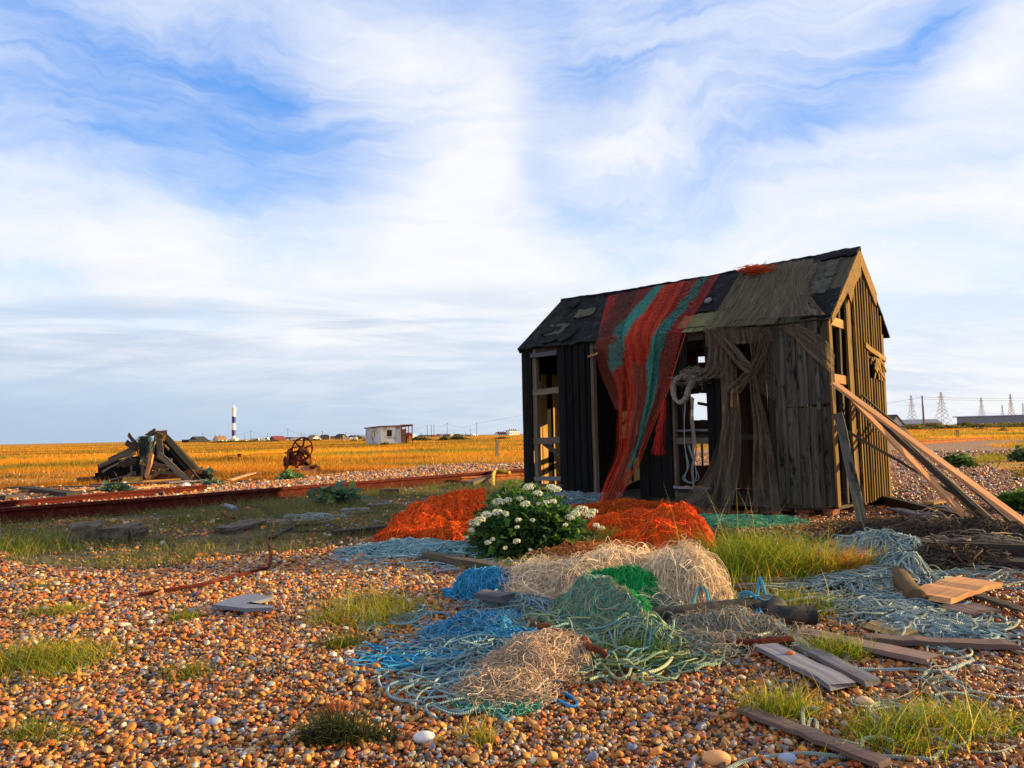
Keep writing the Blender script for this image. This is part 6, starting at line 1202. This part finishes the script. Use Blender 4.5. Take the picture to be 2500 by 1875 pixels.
# grey derelict cabin
def cabin():
    c0 = G(*zH2(480, 503)); cR = G(*zH2(700, 500)); D = c0[1]; px = hpx(.20796, D); R = empty('derelict_cabin', (c0[0] + 3, D + 2, 0), 'derelict whitish grey cabin with a ruined open right end out in the field', 'cabin')
    # front wall faces the camera and right, left end wall recedes
    yaw = math.radians(14); d = np.array([math.cos(yaw), math.sin(yaw), 0]); s_ = np.array([-math.sin(yaw), math.cos(yaw), 0]); s_ = unit(s_ + np.array([-.45, 0, 0]))
    k = px / math.cos(yaw) * 1.06; hgt = (503 - 300) * px; dep = 5.2
    def P(x, z): return c0 + d * (x - 480) * k + UZ * z * px
    mb = MB(); th = s_ * .12; V = lambda x0, x1, z0, z1: mb.prism([P(x0, z0), P(x1, z0), P(x1, z1), P(x0, z1)], th)
    V(480, 545, 0, 203); V(605, 700, 0, 208); V(545, 605, 0, 92); V(545, 605, 165, 206); mb.build('front_wall', 'stucco', R)
    mb = MB(); a = P(480, 0); e = a + s_ * dep; hh = 203 * px
    def side(u0, u1, z0, z1): mb.prism([a + s_ * dep * u0 + UZ * z0 * px, a + s_ * dep * u1 + UZ * z0 * px, a + s_ * dep * u1 + UZ * z1 * px, a + s_ * dep * u0 + UZ * z1 * px], d * .12)
    side(0.03, .38, 0, 200); side(.62, 1, 0, 186); side(.38, .62, 0, 90); side(.38, .62, 165, 192); mb.build('side_wall', 'stucco', R)
    mb = MB(); mb.prism([e, e + d * 220 * k, e + d * 220 * k + UZ * 188 * px, e + UZ * 186 * px], s_ * .12); mb.build('rear_wall', 'stucco', R)
    mb = MB(); mb.prism([P(535, 80) + s_ * .5, P(615, 80) + s_ * .5, P(615, 180) + s_ * .5, P(535, 180) + s_ * .5], s_ * .05); mb.build('shade_panel', 'darkmetal', R); mb = MB(); mb.prism([a + s_ * dep * .34 + d * .5 + UZ * 80 * px, a + s_ * dep * .66 + d * .5 + UZ * 80 * px, a + s_ * dep * .66 + d * .5 + UZ * 175 * px, a + s_ * dep * .34 + d * .5 + UZ * 175 * px], d * .05); mb.build('shade_panel', 'darkmetal', R)  # added dark panels stand in for the unlit cabin interior
    mb = MB(); mb.prism([P(470, 203) - s_ * .15, P(705, 208) - s_ * .15, e + d * 225 * k + UZ * 192 * px, e - d * .3 + UZ * 188 * px], UZ * .15); mb.build('roof', 'rustdark', R)
    for (x, w) in ((703, 12), (742, 6), (775, 8), (815, 10)):
        mb = MB(); mb.beam(P(x, 0), P(x, 215), w * k, .15, side=d, n=3, jit=.01); mb.build('frame_post', 'rustdark', R); mb = MB(); mb.beam(P(x, 0) + s_ * 4, P(x, 205) + s_ * 4, w * k, .15, side=d); mb.build('frame_post', 'rustdark', R)
    mb = MB(); mb.beam(P(690, 215), P(820, 217), .25, .2, side=UZ); mb.beam(P(820, 215), P(820, 205) + s_ * 4, .2, .2, side=UZ); mb.build('top_rail', 'rustdark', R)
    mb = MB(); mb.beam(P(700, 100), P(820, 100), .2, .15, side=UZ); mb.beam(P(700, 165), P(755, 165), .2, .15, side=UZ); mb.build('cross_rail', 'rustdark', R)
    mb = MB(); mb.prism([P(710, 2), P(750, 2), P(750, 160), P(710, 160)], s_ * .1); mb.build('door_panel', 'brownwall', R); mb = MB(); mb.prism([P(745, 2) + s_, P(800, 2) + s_, P(795, 100) + s_, P(770, 110) + s_, P(750, 90) + s_], s_ * .1); mb.build('rusted_sheet', 'rust', R)
    mb = MB(); mb.prism([P(755, 110) + s_ * 2, P(800, 105) + s_ * 2, P(812, 130) + s_ * 2, P(790, 150) + s_ * 2, P(765, 150) + s_ * 2], s_ * .1); mb.build('inner_panel', 'pinewood', R)
cabin()

# ------------------------------------------------------------------ distance: village, light tower, poles, pylons, sheds
def W2(f, x, y, dist): return AZ(f(x, y)[0], dist)
def lighthouse():
    D = 1000.; c = AZ(zH1(777, 0)[0], D); s = hpx(.18083, D); R = empty('lighthouse', c, 'tall white lighthouse with two dark blue bands on the horizon', 'lighthouse'); w = 23 * s; z = lambda y: (530 - y) * s
    for nm, y0, y1, mat in (('white_band', 530, 472, 'whitepaint'), ('blue_band', 472, 398, 'navy'), ('white_band', 398, 312, 'whitepaint'), ('blue_band', 312, 230, 'navy'), ('tower_top', 230, 140, 'whitepaint')):
        mb = MB(); r0 = w * (1.0 if nm != 'tower_top' else 1.02); mb.lathe(c + UZ * z(y0), [(0, r0), (z(y1) - z(y0), r0 if nm != 'tower_top' else w * 1.06)], 24); mb.build(nm, mat, R, smooth=True)
    mb = MB(); mb.lathe(c + UZ * z(140), [(0, w), (6 * s, w * 1.25), (18 * s, w * 1.25), (18 * s, w * .7), (20 * s, w * .7)], 24); mb.build('gallery', 'whitepaint', R)
    mb = MB(); mb.lathe(c + UZ * z(122), [(0, w * .6), (20 * s, w * .6), (30 * s, w * .35), (38 * s, .1)], 20); mb.build('lantern', 'whitepaint', R)
    mb = MB(); mb.lathe(c + UZ * 0, [(0, 46 * s), (12 * s, 46 * s), (30 * s, 32 * s), (46 * s, 10 * s)], 20); mb.build('base_house', 'palewall', R, smooth=True)
    for k in range(4):
        mb = MB(); mb.lathe(c + np.array([math.cos(k * 1.57 + .7) * 50 * s, math.sin(k * 1.57 + .7) * 50 * s, 0]), [(0, 9 * s), (24 * s, 9 * s), (30 * s, .1)], 12); mb.build('annex', 'palewall' if k % 2 else 'whitepaint', R)
lighthouse()
def house(name, f, x0, x1, yb, yt, wallm, roofm, D, label, ye=None, gable='side', dep=7., chim=0, cat='house', group=None, wins=2, yaw=-.5):
    "house seen between columns x0..x1 of a detail view; yb base, ye eave, yt ridge rows"
    u0, vb = f(x0, yb); u1, vt = f(x1, yt); sc = (f(1, 0)[0] - f(0, 0)[0]); s = hpx(sc, D); w = (x1 - x0) * s; h = (yb - yt) * s; eh = (yb - (ye if ye is not None else (yb + yt) / 2)) * s; c = AZ((u0 + u1) / 2, D); az = math.atan2(c[0], c[1]) + (yaw if gable != 'flat' or dep < 15 else 0)
    d = np.array([math.cos(az), -math.sin(az), 0]); bk = np.array([math.sin(az), math.cos(az), 0]); R = empty(name, c, label, cat, group)
    def P(a, b, z): return c + d * a + bk * b + UZ * z
    mb = MB(); hw_ = w / 2 * .94
    if gable == 'front': mb.prism([P(-hw_, 0, 0), P(hw_, 0, 0), P(hw_, 0, eh), P(0, 0, h * .985), P(-hw_, 0, eh)], bk * dep)
    elif gable == 'flat': mb.prism([P(-hw_, 0, 0), P(hw_, 0, 0), P(hw_, 0, h * .92), P(-hw_, 0, h * .92)], bk * dep)
    else: mb.prism([P(-hw_, 0, 0), P(-hw_, dep, 0), P(-hw_, dep, eh), P(-hw_, dep / 2, h * .985), P(-hw_, 0, eh)], d * hw_ * 2)
    mb.build('walls', wallm, R); mb = MB(); o = .3; t = max(.25, h * .06)
    if gable == 'front':
        for sg in (-1, 1): mb.prism([P(sg * (w / 2), -o, eh - .1), P(0, -o, h), P(0, -o, h + t), P(sg * (w / 2), -o, eh - .1 + t)], bk * (dep + 2 * o))
    elif gable == 'flat': mb.prism([P(-w / 2, -o, h * .92 + .01), P(w / 2, -o, h * .92 + .01), P(w / 2, -o, h), P(-w / 2, -o, h)], bk * (dep + 2 * o))
    else:
        for b0, b1 in ((-o, dep / 2), (dep + o, dep / 2)): mb.prism([P(-w / 2, b0, eh - .1), P(-w / 2, b1, h), P(-w / 2, b1, h + t), P(-w / 2, b0, eh - .1 + t)], d * w)
    rf = mb.build('roof', roofm, R)
    for i in range(wins):
        a = -hw_ + (i + .5) * 2 * hw_ / wins; zc = min(eh, h) * .5; ww = min(1.1, hw_ / wins * .8) if w > 4 else .35; mb = MB(); mb.prism([P(a - ww / 2, -.06, zc - .5), P(a + ww / 2, -.06, zc - .5), P(a + ww / 2, -.06, zc + .45), P(a - ww / 2, -.06, zc + .45)], bk * .05); mb.build('window', 'glassdark', R)
    for i in range(chim):
        mb = MB(); mb.box(P((-.6 + 1.2 * (i / max(1, chim - 1)) if chim > 1 else 0) * hw_, dep / 2, h), w * .05 + .3, .8, h * .28); mb.build('chimney', 'redroof', R)
    return R
VG = 'houses of the village on the horizon'
house('house', zH1, 168, 275, 552, 514, 'blackwall', 'blackwall', 420, 'long low black shed at the left end of the village', ye=520, gable='flat', group=VG, wins=3)
house('house', zH1, 272, 420, 548, 480, 'blackwall', 'darkroof', 430, 'taller dark house behind the low black shed', ye=512, group=VG)
house('house', zH1, 405, 465, 545, 515, 'blackwall', 'blackwall', 440, 'small black lean-to at the right of the dark house', ye=530, group=VG, wins=1)
house('house', zH1, 568, 692, 530, 462, 'palewall', 'brownwall', 520, 'brown roofed house just left of the lighthouse', ye=508, group=VG)
house('bungalow', zH1, 1330, 1490, 512, 456, 'redwall', 'redroof', 420, 'red roofed bungalow between the walkers and the winch', ye=500, group=VG)
house('bungalow', zH1, 1500, 1600, 510, 474, 'palewall', 'darkroof', 500, 'low dark roofed bungalow above the winch', ye=495, group=VG)
house('bungalow', zH1, 1600, 1790, 506, 470, 'whitewall', 'greyroof', 480, 'long white bungalow right behind the wheel of the winch', ye=488, group=VG, wins=4)
house('bungalow', zH1, 1830, 1965, 502, 442, 'whitewall', 'brownwall', 400, 'white gabled bungalow right of the winch wheel', ye=484, gable='front', group=VG)
house('bungalow', zH1, 1995, 2090, 498, 438, 'blackwall', 'darkroof', 430, 'black gabled house left of the pale pole', ye=478, gable='front', group=VG)
house('bungalow', zH1, 2090, 2190, 498, 458, 'brownwall', 'darkroof', 450, 'low brown house behind the pale pole', ye=478, group=VG)
house('bungalow', zH2, 0, 90, 426, 368, 'brownwall', 'darkroof', 420, 'dark gabled house with an orange wall behind the second walker', ye=400, gable='front', group=VG)
house('bungalow', zH2, 155, 255, 424, 384, 'blackwall', 'darkroof', 430, 'long dark roofed house left of the cabin', ye=402, group=VG)
house('hut_shed', zH2, 118, 146, 428, 402, 'palewall', 'palewall', 380, 'tiny cream shed between two dark houses', ye=405, gable='flat', group=VG, wins=1)
house('bungalow', zH2, 255, 345, 424, 388, 'brownwall', 'greyroof', 440, 'orange brown bungalow nearest the left of the cabin', ye=404, group=VG)
house('bungalow', zH2, 345, 395, 424, 396, 'blackwall', 'greyroof', 450, 'grey roof just peeping left of the cabin', ye=408, group=VG, wins=1)
house('red_shed', zH2, 800, 856, 410, 345, 'redwall', 'redroof', 300, 'red gabled shed just right of the cabin', ye=380, gable='front', group=VG, wins=1)
house('bungalow', zH2, 850, 905, 410, 368, 'whitewall', 'whitewall', 420, 'white low house right of the red shed', ye=390, group=VG, wins=1)
house('bungalow', zH2, 960, 1075, 402, 378, 'brownwall', 'darkroof', 520, 'low brown roofed house beside the three poles', ye=388, group=VG)
house('bungalow', zH2, 1085, 1165, 402, 378, 'brownwall', 'redroof', 540, 'dull red bungalow right of the three poles', ye=390, group=VG)
house('long_building', zH2, 1165, 1300, 398, 366, 'shedgrey', 'greyroof', 560, 'long grey building left of the cream block', ye=378, group=VG, wins=4)
house('block_house', zH2, 1298, 1328, 394, 360, 'palewall', 'palewall', 560, 'small cream block at the end of the long grey building', ye=362, gable='flat', group=VG, wins=1)
house('bungalow', zH2, 1375, 1430, 394, 366, 'blackwall', 'darkroof', 560, 'small black bungalow right of the cream block', ye=382, group=VG, wins=1)
house('bungalow', zH2, 1440, 1530, 390, 370, 'brownwall', 'greyroof', 600, 'faint grey roofed bungalow beside the T shaped pole', ye=380, group=VG)
house('bungalow', zH2, 1560, 1625, 388, 366, 'whitewall', 'whitewall', 600, 'low white building left of the distant tall pole', ye=374, group=VG)
house('coastguard_house', zH2, 1845, 1975, 374, 338, 'whitewall', 'redroof', 700, 'red roofed house with chimneys left of the big white building', ye=360, group=VG, chim=3, wins=4)
house('white_building', zH2, 1975, 2118, 366, 310, 'whitewall', 'greyroof', 700, 'large white two storey building near the hut', ye=322, gable='flat', group=VG, chim=4, wins=6)
# distant shingle ridge
house('gabled_house', zR, 190, 400, 445, 285, 'palewall', 'darkroof', 190, 'sunlit gabled house close behind the right edge of the hut', ye=395, gable='front', wins=1, dep=12, yaw=-.8)
house('warehouse', zR, 380, 815, 445, 366, 'shedgrey', 'shedgrey', 520, 'long pale grey shed behind the gabled house at the right', ye=408, dep=14, cat='warehouse', wins=0)
house('warehouse', zR, 1228, 2400, 442, 342, 'shedgrey', 'shedgrey', 620, 'very long flat grey warehouse at the right edge', gable='flat', dep=20, cat='warehouse', wins=0)
def vehicle(f, x0, x1, yb, yt, D, label, body='whitewall', name='parked_van', cat='van'):
    u0 = f(x0, 0)[0]; u1 = f(x1, 0)[0]; s = hpx(f(1, 0)[0] - f(0, 0)[0], D); w = (x1 - x0) * s; h = (yb - yt) * s; c = AZ((u0 + u1) / 2, D); R = empty(name, c, label, cat); dp = 1.9
    mb = MB(); pr = [(-.5, .18), (.5, .18), (.5, .45), (.44, .52), (.36, .95), (.30, 1.0), (-.47, 1.0), (-.5, .95)]; mb.prism([c + np.array([a * w, 0, b * h]) for a, b in pr], (0, dp, 0)); mb.build('body', body, R)
    mb = MB(); mb.prism([c + np.array([a * w, -.03, b * h]) for a, b in ((.05, .55), (.40, .55), (.34, .88), (.05, .88))], (0, .02, 0)); mb.build('window', 'glassdark', R)
    for a in (-.32, .32): mb = MB(); mb.lathe(c + np.array([a * w, -.05, h * .17]), [(0, .01), (0, h * .17), (.25, h * .17), (.25, .01)], 12, axis=(0, 1, 0)); mb.build('wheel', 'blackplastic', R)
vehicle(zH1, 1015, 1118, 532, 492, 360, 'cream camper van right of the lighthouse', 'palewall'); vehicle(zH1, 1158, 1245, 522, 476, 360, 'white motorhome left of the walkers'); vehicle(zH1, 900, 945, 530, 514, 380, 'small white car near the lighthouse', name='parked_car', cat='car')
vehicle(zH1, 575, 630, 532, 512, 380, 'white car in front of the brown roofed house', name='parked_car', cat='car'); vehicle(zH2, 150, 195, 430, 400, 330, 'white van behind the second walker'); vehicle(zH2, 295, 342, 425, 392, 340, 'white van left of the cabin'); vehicle(zR, 330, 400, 458, 425, 180, 'pale van parked in front of the gabled house', 'palewall')
# poles: (detail view, x, base row, top row, distance, arm)
def pole(f, x, yb, yt, D, label, arm=0, mat='polewood', r=None, g='utility poles of the village'):
    s = hpx(f(1, 0)[0] - f(0, 0)[0], D); c = AZ(f(x, 0)[0], D); h = (yb - yt) * s; R = empty('utility_pole', c, label, 'utility pole', g); r = r or max(.16, 1.6 * s)
    mb = MB(); mb.lathe(c, [(0, r), (h, r * .75), (h + .02, .01)], 8); mb.build('shaft', mat, R)
    if arm: mb = MB(); mb.beam(c + np.array([-arm * s, 0, h * .93]), c + np.array([arm * s, 0, h * .93]), r * .9, r * .9, side=UZ); mb.build('crossarm', mat, R)
    return c + UZ * h * .96
names = ['left of the dark house', 'between dark house and brown roofed house', 'just left of the brown roofed house', 'right of the lighthouse', 'tall, above the camper van', 'behind the motorhome', 'tall, between walkers and winch', 'above the winch wheel', 'second above the winch wheel']
tops = {}
for i, (x, yt, arm) in enumerate(((355, 412, 8), (525, 420, 0), (586, 424, 0), (928, 430, 0), (1008, 385, 8), (1234, 424, 5), (1508, 368, 6), (1690, 424, 0), (1727, 424, 0))): tops[i] = pole(zH1, x, 520, yt, 520, 'thin utility pole ' + names[i], arm)
tops['p'] = pole(zH1, 2073, 500, 365, 330, 'pale utility pole right of the white gabled bungalow', 0, 'palewall'); tops['q'] = pole(zH1, 1975, 495, 382, 420, 'dark utility pole beside the white gabled bungalow', 8)
n2 = ['left of the cabin above the dark house', 'above the tiny cream shed', 'above the brown bungalow left of the cabin', 'first of the three close poles', 'second of the three close poles', 'third of the three close poles', 'tallest one right of the three poles', 'short one above the cream block', 'T shaped one above the faint bungalow', 'tall one left of the red roofed house', 'thin one left of the three poles', 'thin short one right of the red shed', 'twin short one left of the T shaped pole']
for i, (x, yt, arm, yb) in enumerate(((68, 342, 6, 420), (128, 362, 0, 420), (352, 350, 0, 420), (1025, 262, 6, 405), (1073, 258, 6, 405), (1104, 258, 0, 405), (1260, 232, 4, 402), (1338, 332, 0, 396), (1530, 302, 9, 390), (1606, 236, 5, 398), (960, 346, 0, 402), (942, 350, 0, 402), (1478, 332, 0, 392))): tops[20 + i] = pole(zH2, x, yb, yt, 430, 'utility pole ' + n2[i], arm)
tops['r'] = pole(zR, 618, 488, 137, 215, 'tall thick utility pole right of the hut', 0, r=.22, g=None)
pole(zR, 626, 488, 245, 260, 'shorter pole directly behind the tall thick pole', 0, g=None)
def wire(p, q, sag, label, r=.035, n=24):
    t = np.linspace(0, 1, n)[:, None]; P = p * (1 - t) + q * t; P[:, 2] -= (4 * sag * t * (1 - t))[:, 0]; mb = MB(); mb.tubes(P, r, 3); return mb.build('overhead_wire', 'polewood', label=label, cat='wire')
for a, b, sg, lb in ((4, 6, 5, 'overhead wire from the lighthouse side to the tall pole left of the winch'), (6, 'q', 3, 'overhead wire above the winch wheel'), ('q', 'p', 3, 'overhead wire beside the white gabled bungalow'), (26, 29, 2.5, 'overhead wire between the tallest pole and the next one left of the hut'), (25, 26, 1.5, 'overhead wire right of the three close poles'), (20, 23, 2.5, 'overhead wire passing over the cabin'), (4, 0, 3, 'overhead wire over the lighthouse foot')):
    wire(tops[a], tops[b], sg, lb, .05)
e = AZ(1700, 430) + UZ * 30
wire(tops[29], e, 1, 'overhead wire rising from the last pole towards the hut', .05); wire(tops['r'], AZ(2720, 260) + UZ * 8.6, .6, 'overhead wire from the tall thick pole to the right edge', .03); wire(tops['r'] - UZ * .5, AZ(2720, 260) + UZ * 7.9, .6, 'lower overhead wire from the tall thick pole to the right edge', .03); wire(tops['r'], AZ(2000, 300) + UZ * 6.5, .3, 'overhead wire from the tall thick pole towards the hut', .03)
def pylon(x, yt, D, label, w=90, yb=445):
    s = hpx(.20499, D); c = AZ(zR(x, 0)[0], D); h = (yb - yt) * s; R = empty('pylon', c, label, 'pylon', 'electricity pylons on the right horizon'); az = .35; d = np.array([math.cos(az), math.sin(az), 0]); e_ = np.array([-d[1], d[0], 0]); r = max(.22, .55 * s)
    def wd(k): return (w * s) * (.5 * (1 - k) ** 1.7 + .055)
    ks = [0, .16, .30, .43, .54, .64, .73, .82, .91, 1.0]; mb = MB(); seg = []
    for i in range(len(ks) - 1):
        k0, k1 = ks[i], ks[i + 1]; C = lambda k, a, b: c + d * wd(k) * a + e_ * wd(k) * b + UZ * h * k
        for (a, b) in ((-1, -1), (1, -1), (1, 1), (-1, 1)): seg.append([C(k0, a, b), C(k1, a, b)])
        for (a, b, a2, b2) in ((-1, -1, 1, -1), (1, -1, 1, 1), (1, 1, -1, 1), (-1, 1, -1, -1)): seg += [[C(k0, a, b), C(k1, a2, b2)], [C(k0, a2, b2), C(k1, a, b)]]
    mb.tubes(np.array(seg), r, 3); mb.build('lattice_tower', 'galv', R)
    for k, L in ((.86, .42 * w), (.66, .55 * w), (.46, .45 * w)):
        mb = MB(); sg = []
        for q in (-1, 1): tip = c + d * (L * s * q) + UZ * h * (k + .005); sg += [[c + d * wd(k) * q + UZ * h * (k - .02), tip], [c + d * wd(k) * q + UZ * h * (k + .045), tip]]
        mb.tubes(np.array(sg), r * 1.2, 3); mb.build('crossarm', 'galv', R)
pylon(485, 122, 1250, 'left pylon, behind the pale grey shed'); pylon(845, 100, 1180, 'largest pylon, right of the tall thick pole', 125); pylon(1320, 172, 1500, 'pylon at the left end of the very long warehouse', 70); pylon(1672, 148, 1400, 'tall narrow pylon above the long warehouse', 70); pylon(1567, 252, 2300, 'smallest far pylon above the long warehouse', 40); pylon(1815, 240, 2300, 'far pylon cut by the right edge', 40)
def person(x, yb, yt, D, mat, f, label, lean=0.1):
    s = hpx(f(1, 0)[0] - f(0, 0)[0], D); c = AZ(f(x, 0)[0], D); h = 1.74; R = empty('person', c, label, 'person')
    J = {'pel': (0, 0, .53), 'ch': (0, 0, .74), 'nk': (0, 0, .85), 'hd': (0, .0, .93), 'top': (0, 0, .985), 'kl': (-.055, -.03, .28), 'al': (-.06, .04, .03), 'fl': (-.06, -.08, .01), 'kr': (.055, .05, .28), 'ar': (.06, .12, .04), 'fr': (.06, .02, .01), 'sl': (-.11, 0, .80), 'el': (-.14, .02, .63), 'hl': (-.13, -.05, .48), 'sr': (.11, 0, .80), 'er': (.14, .02, .63), 'hr': (.13, -.05, .48), 'hipl': (-.05, 0, .5), 'hipr': (.05, 0, .5)}
    rad = {'pel': .075, 'ch': .085, 'nk': .035, 'hd': .058, 'top': .035, 'kl': .04, 'al': .028, 'fl': .02, 'kr': .04, 'ar': .028, 'fr': .02, 'sl': .045, 'el': .03, 'hl': .022, 'sr': .045, 'er': .03, 'hr': .022, 'hipl': .06, 'hipr': .06}
    E = [('pel', 'ch'), ('ch', 'nk'), ('nk', 'hd'), ('hd', 'top'), ('pel', 'hipl'), ('hipl', 'kl'), ('kl', 'al'), ('al', 'fl'), ('pel', 'hipr'), ('hipr', 'kr'), ('kr', 'ar'), ('ar', 'fr'), ('ch', 'sl'), ('sl', 'el'), ('el', 'hl'), ('ch', 'sr'), ('sr', 'er'), ('er', 'hr')]
    ks = list(J); me = bpy.data.meshes.new('body'); bm = bmesh.new(); sk = bm.verts.layers.skin.verify(); vs = []
    for k in ks:
        v = bm.verts.new(tuple(h * q for q in J[k])); v[sk].radius = (rad[k] * h, rad[k] * h); v[sk].use_root = (k == 'pel'); vs.append(v)
    for p, q in E: bm.edges.new((vs[ks.index(p)], vs[ks.index(q)]))
    bm.to_mesh(me); bm.free(); o = bpy.data.objects.new('body', me); COL.objects.link(o); o.parent = R; sm = o.modifiers.new('skin', 'SKIN')
    ss = o.modifiers.new('sub', 'SUBSURF'); ss.levels = ss.render_levels = 1; me.materials.append(MATS[mat])
    mb = MB(); mb.lathe(c + np.array([0, 0, .90 * h]), [(0, .04 * h), (.03 * h, .062 * h), (.07 * h, .062 * h), (.105 * h, .03 * h), (.11 * h, .001)], 12); mb.build('hair', 'blackwall', R, smooth=True)
person(1290, 560, 478, 205, 'cloth', zH1, 'person in blue grey clothes walking in the field near the motorhome'); person(22, 460, 390, 200, 'clothdark', zH2, 'person in dark red brown clothes standing in the field left of the cabin')
# low shrubs in the field
def shrubs(name, items, label, pal):
    mb = MB()
    for (x, y, w, h, D) in items:
        c = AZ(x, D); s = hpx(1, D); n = int(min(1400, 60 + w * h * 9)); q = rng.normal(0, .42, (n, 2)); X = c[0] + q[:, 0] * w * s * .9; Y = c[1] + q[:, 1] * w * s * .35; hh = h * s * np.exp(-(q[:, 0] ** 2) * 1.8) * rng.uniform(.2, 1.05, n); sz = max(.12, s * 1.1)
        V = np.stack([X, Y, hh], 1)[:, None] + rng.normal(0, sz, (n, 3, 3)); mb.add(V.reshape(-1, 3), [], np.arange(3 * n).reshape(-1, 3), gc=V.reshape(-1, 3), rn=np.repeat(rng.random(n), 3), col=np.repeat(pal[rng.integers(0, len(pal), n)], 3, 0))
    return mb.build(name, 'leafy', kind='stuff', label=label, origin=(0, 0, 0))
SP = np.array([(.10, .10, .02), (.16, .14, .03), (.06, .07, .02), (.20, .13, .04)])
it = [(zH1(x, 0)[0], 0, w * .6, 3, 300) for x, w in ((600, 50), (760, 60), (900, 40), (1050, 40), (1250, 22), (1340, 20), (1640, 30), (1760, 40), (1880, 34))]
it += [(zH2(x, 0)[0], 0, w, h, D) for x, w, h, D in ((150, 12, 3, 200), (300, 14, 3, 200), (900, 16, 8, 180), (970, 34, 7, 160), (1230, 20, 9, 150), (1380, 30, 10, 160), (1450, 20, 4, 160), (1900, 24, 4, 160), (530, 12, 4, 92))]
it += [(zR(x, 0)[0], 0, w, h, D) for x, w, h, D in ((480, 60, 13, 190), (700, 50, 14, 230), (900, 60, 8, 230), (1100, 40, 12, 260), (1300, 60, 8, 260), (1550, 80, 8, 300), (1800, 80, 9, 260), (2000, 80, 9, 260))]
shrubs('field_shrubs', it, 'dark low scrub dotted over the golden field and along the horizon', SP)
def mound(f, x, y, w, h, label):
    c = G(*f(x, y)); s = hpx(f(1, 0)[0] - f(0, 0)[0], c[1]); n = 1500; q = rng.normal(0, .4, (n, 2)); rr = np.exp(-(q ** 2).sum(1) * 2); V = np.stack([c[0] + q[:, 0] * w * s, c[1] + q[:, 1] * w * s * .6, h * s * rr * rng.uniform(.3, 1.05, n)], 1)[:, None] + rng.normal(0, s * 2.2, (n, 3, 3)); mb = MB(); mb.add(V.reshape(-1, 3), [], np.arange(3 * n).reshape(-1, 3), gc=V.reshape(-1, 3), rn=np.repeat(rng.random(n), 3), col=np.repeat(SP[rng.integers(0, 4, n)], 3, 0)); mb.build('shrub', 'leafy', label=label, cat='shrub')
mound(zR, 1560, 552, 75, 52, 'brown domed shrub in the golden field at the right'); mound(zR, 1280, 530, 110, 22, 'flat spreading brown shrub left of the domed one')
mound(zH2, 1300, 452, 60, 34, 'dark red brown shrub in the field between cabin and post')
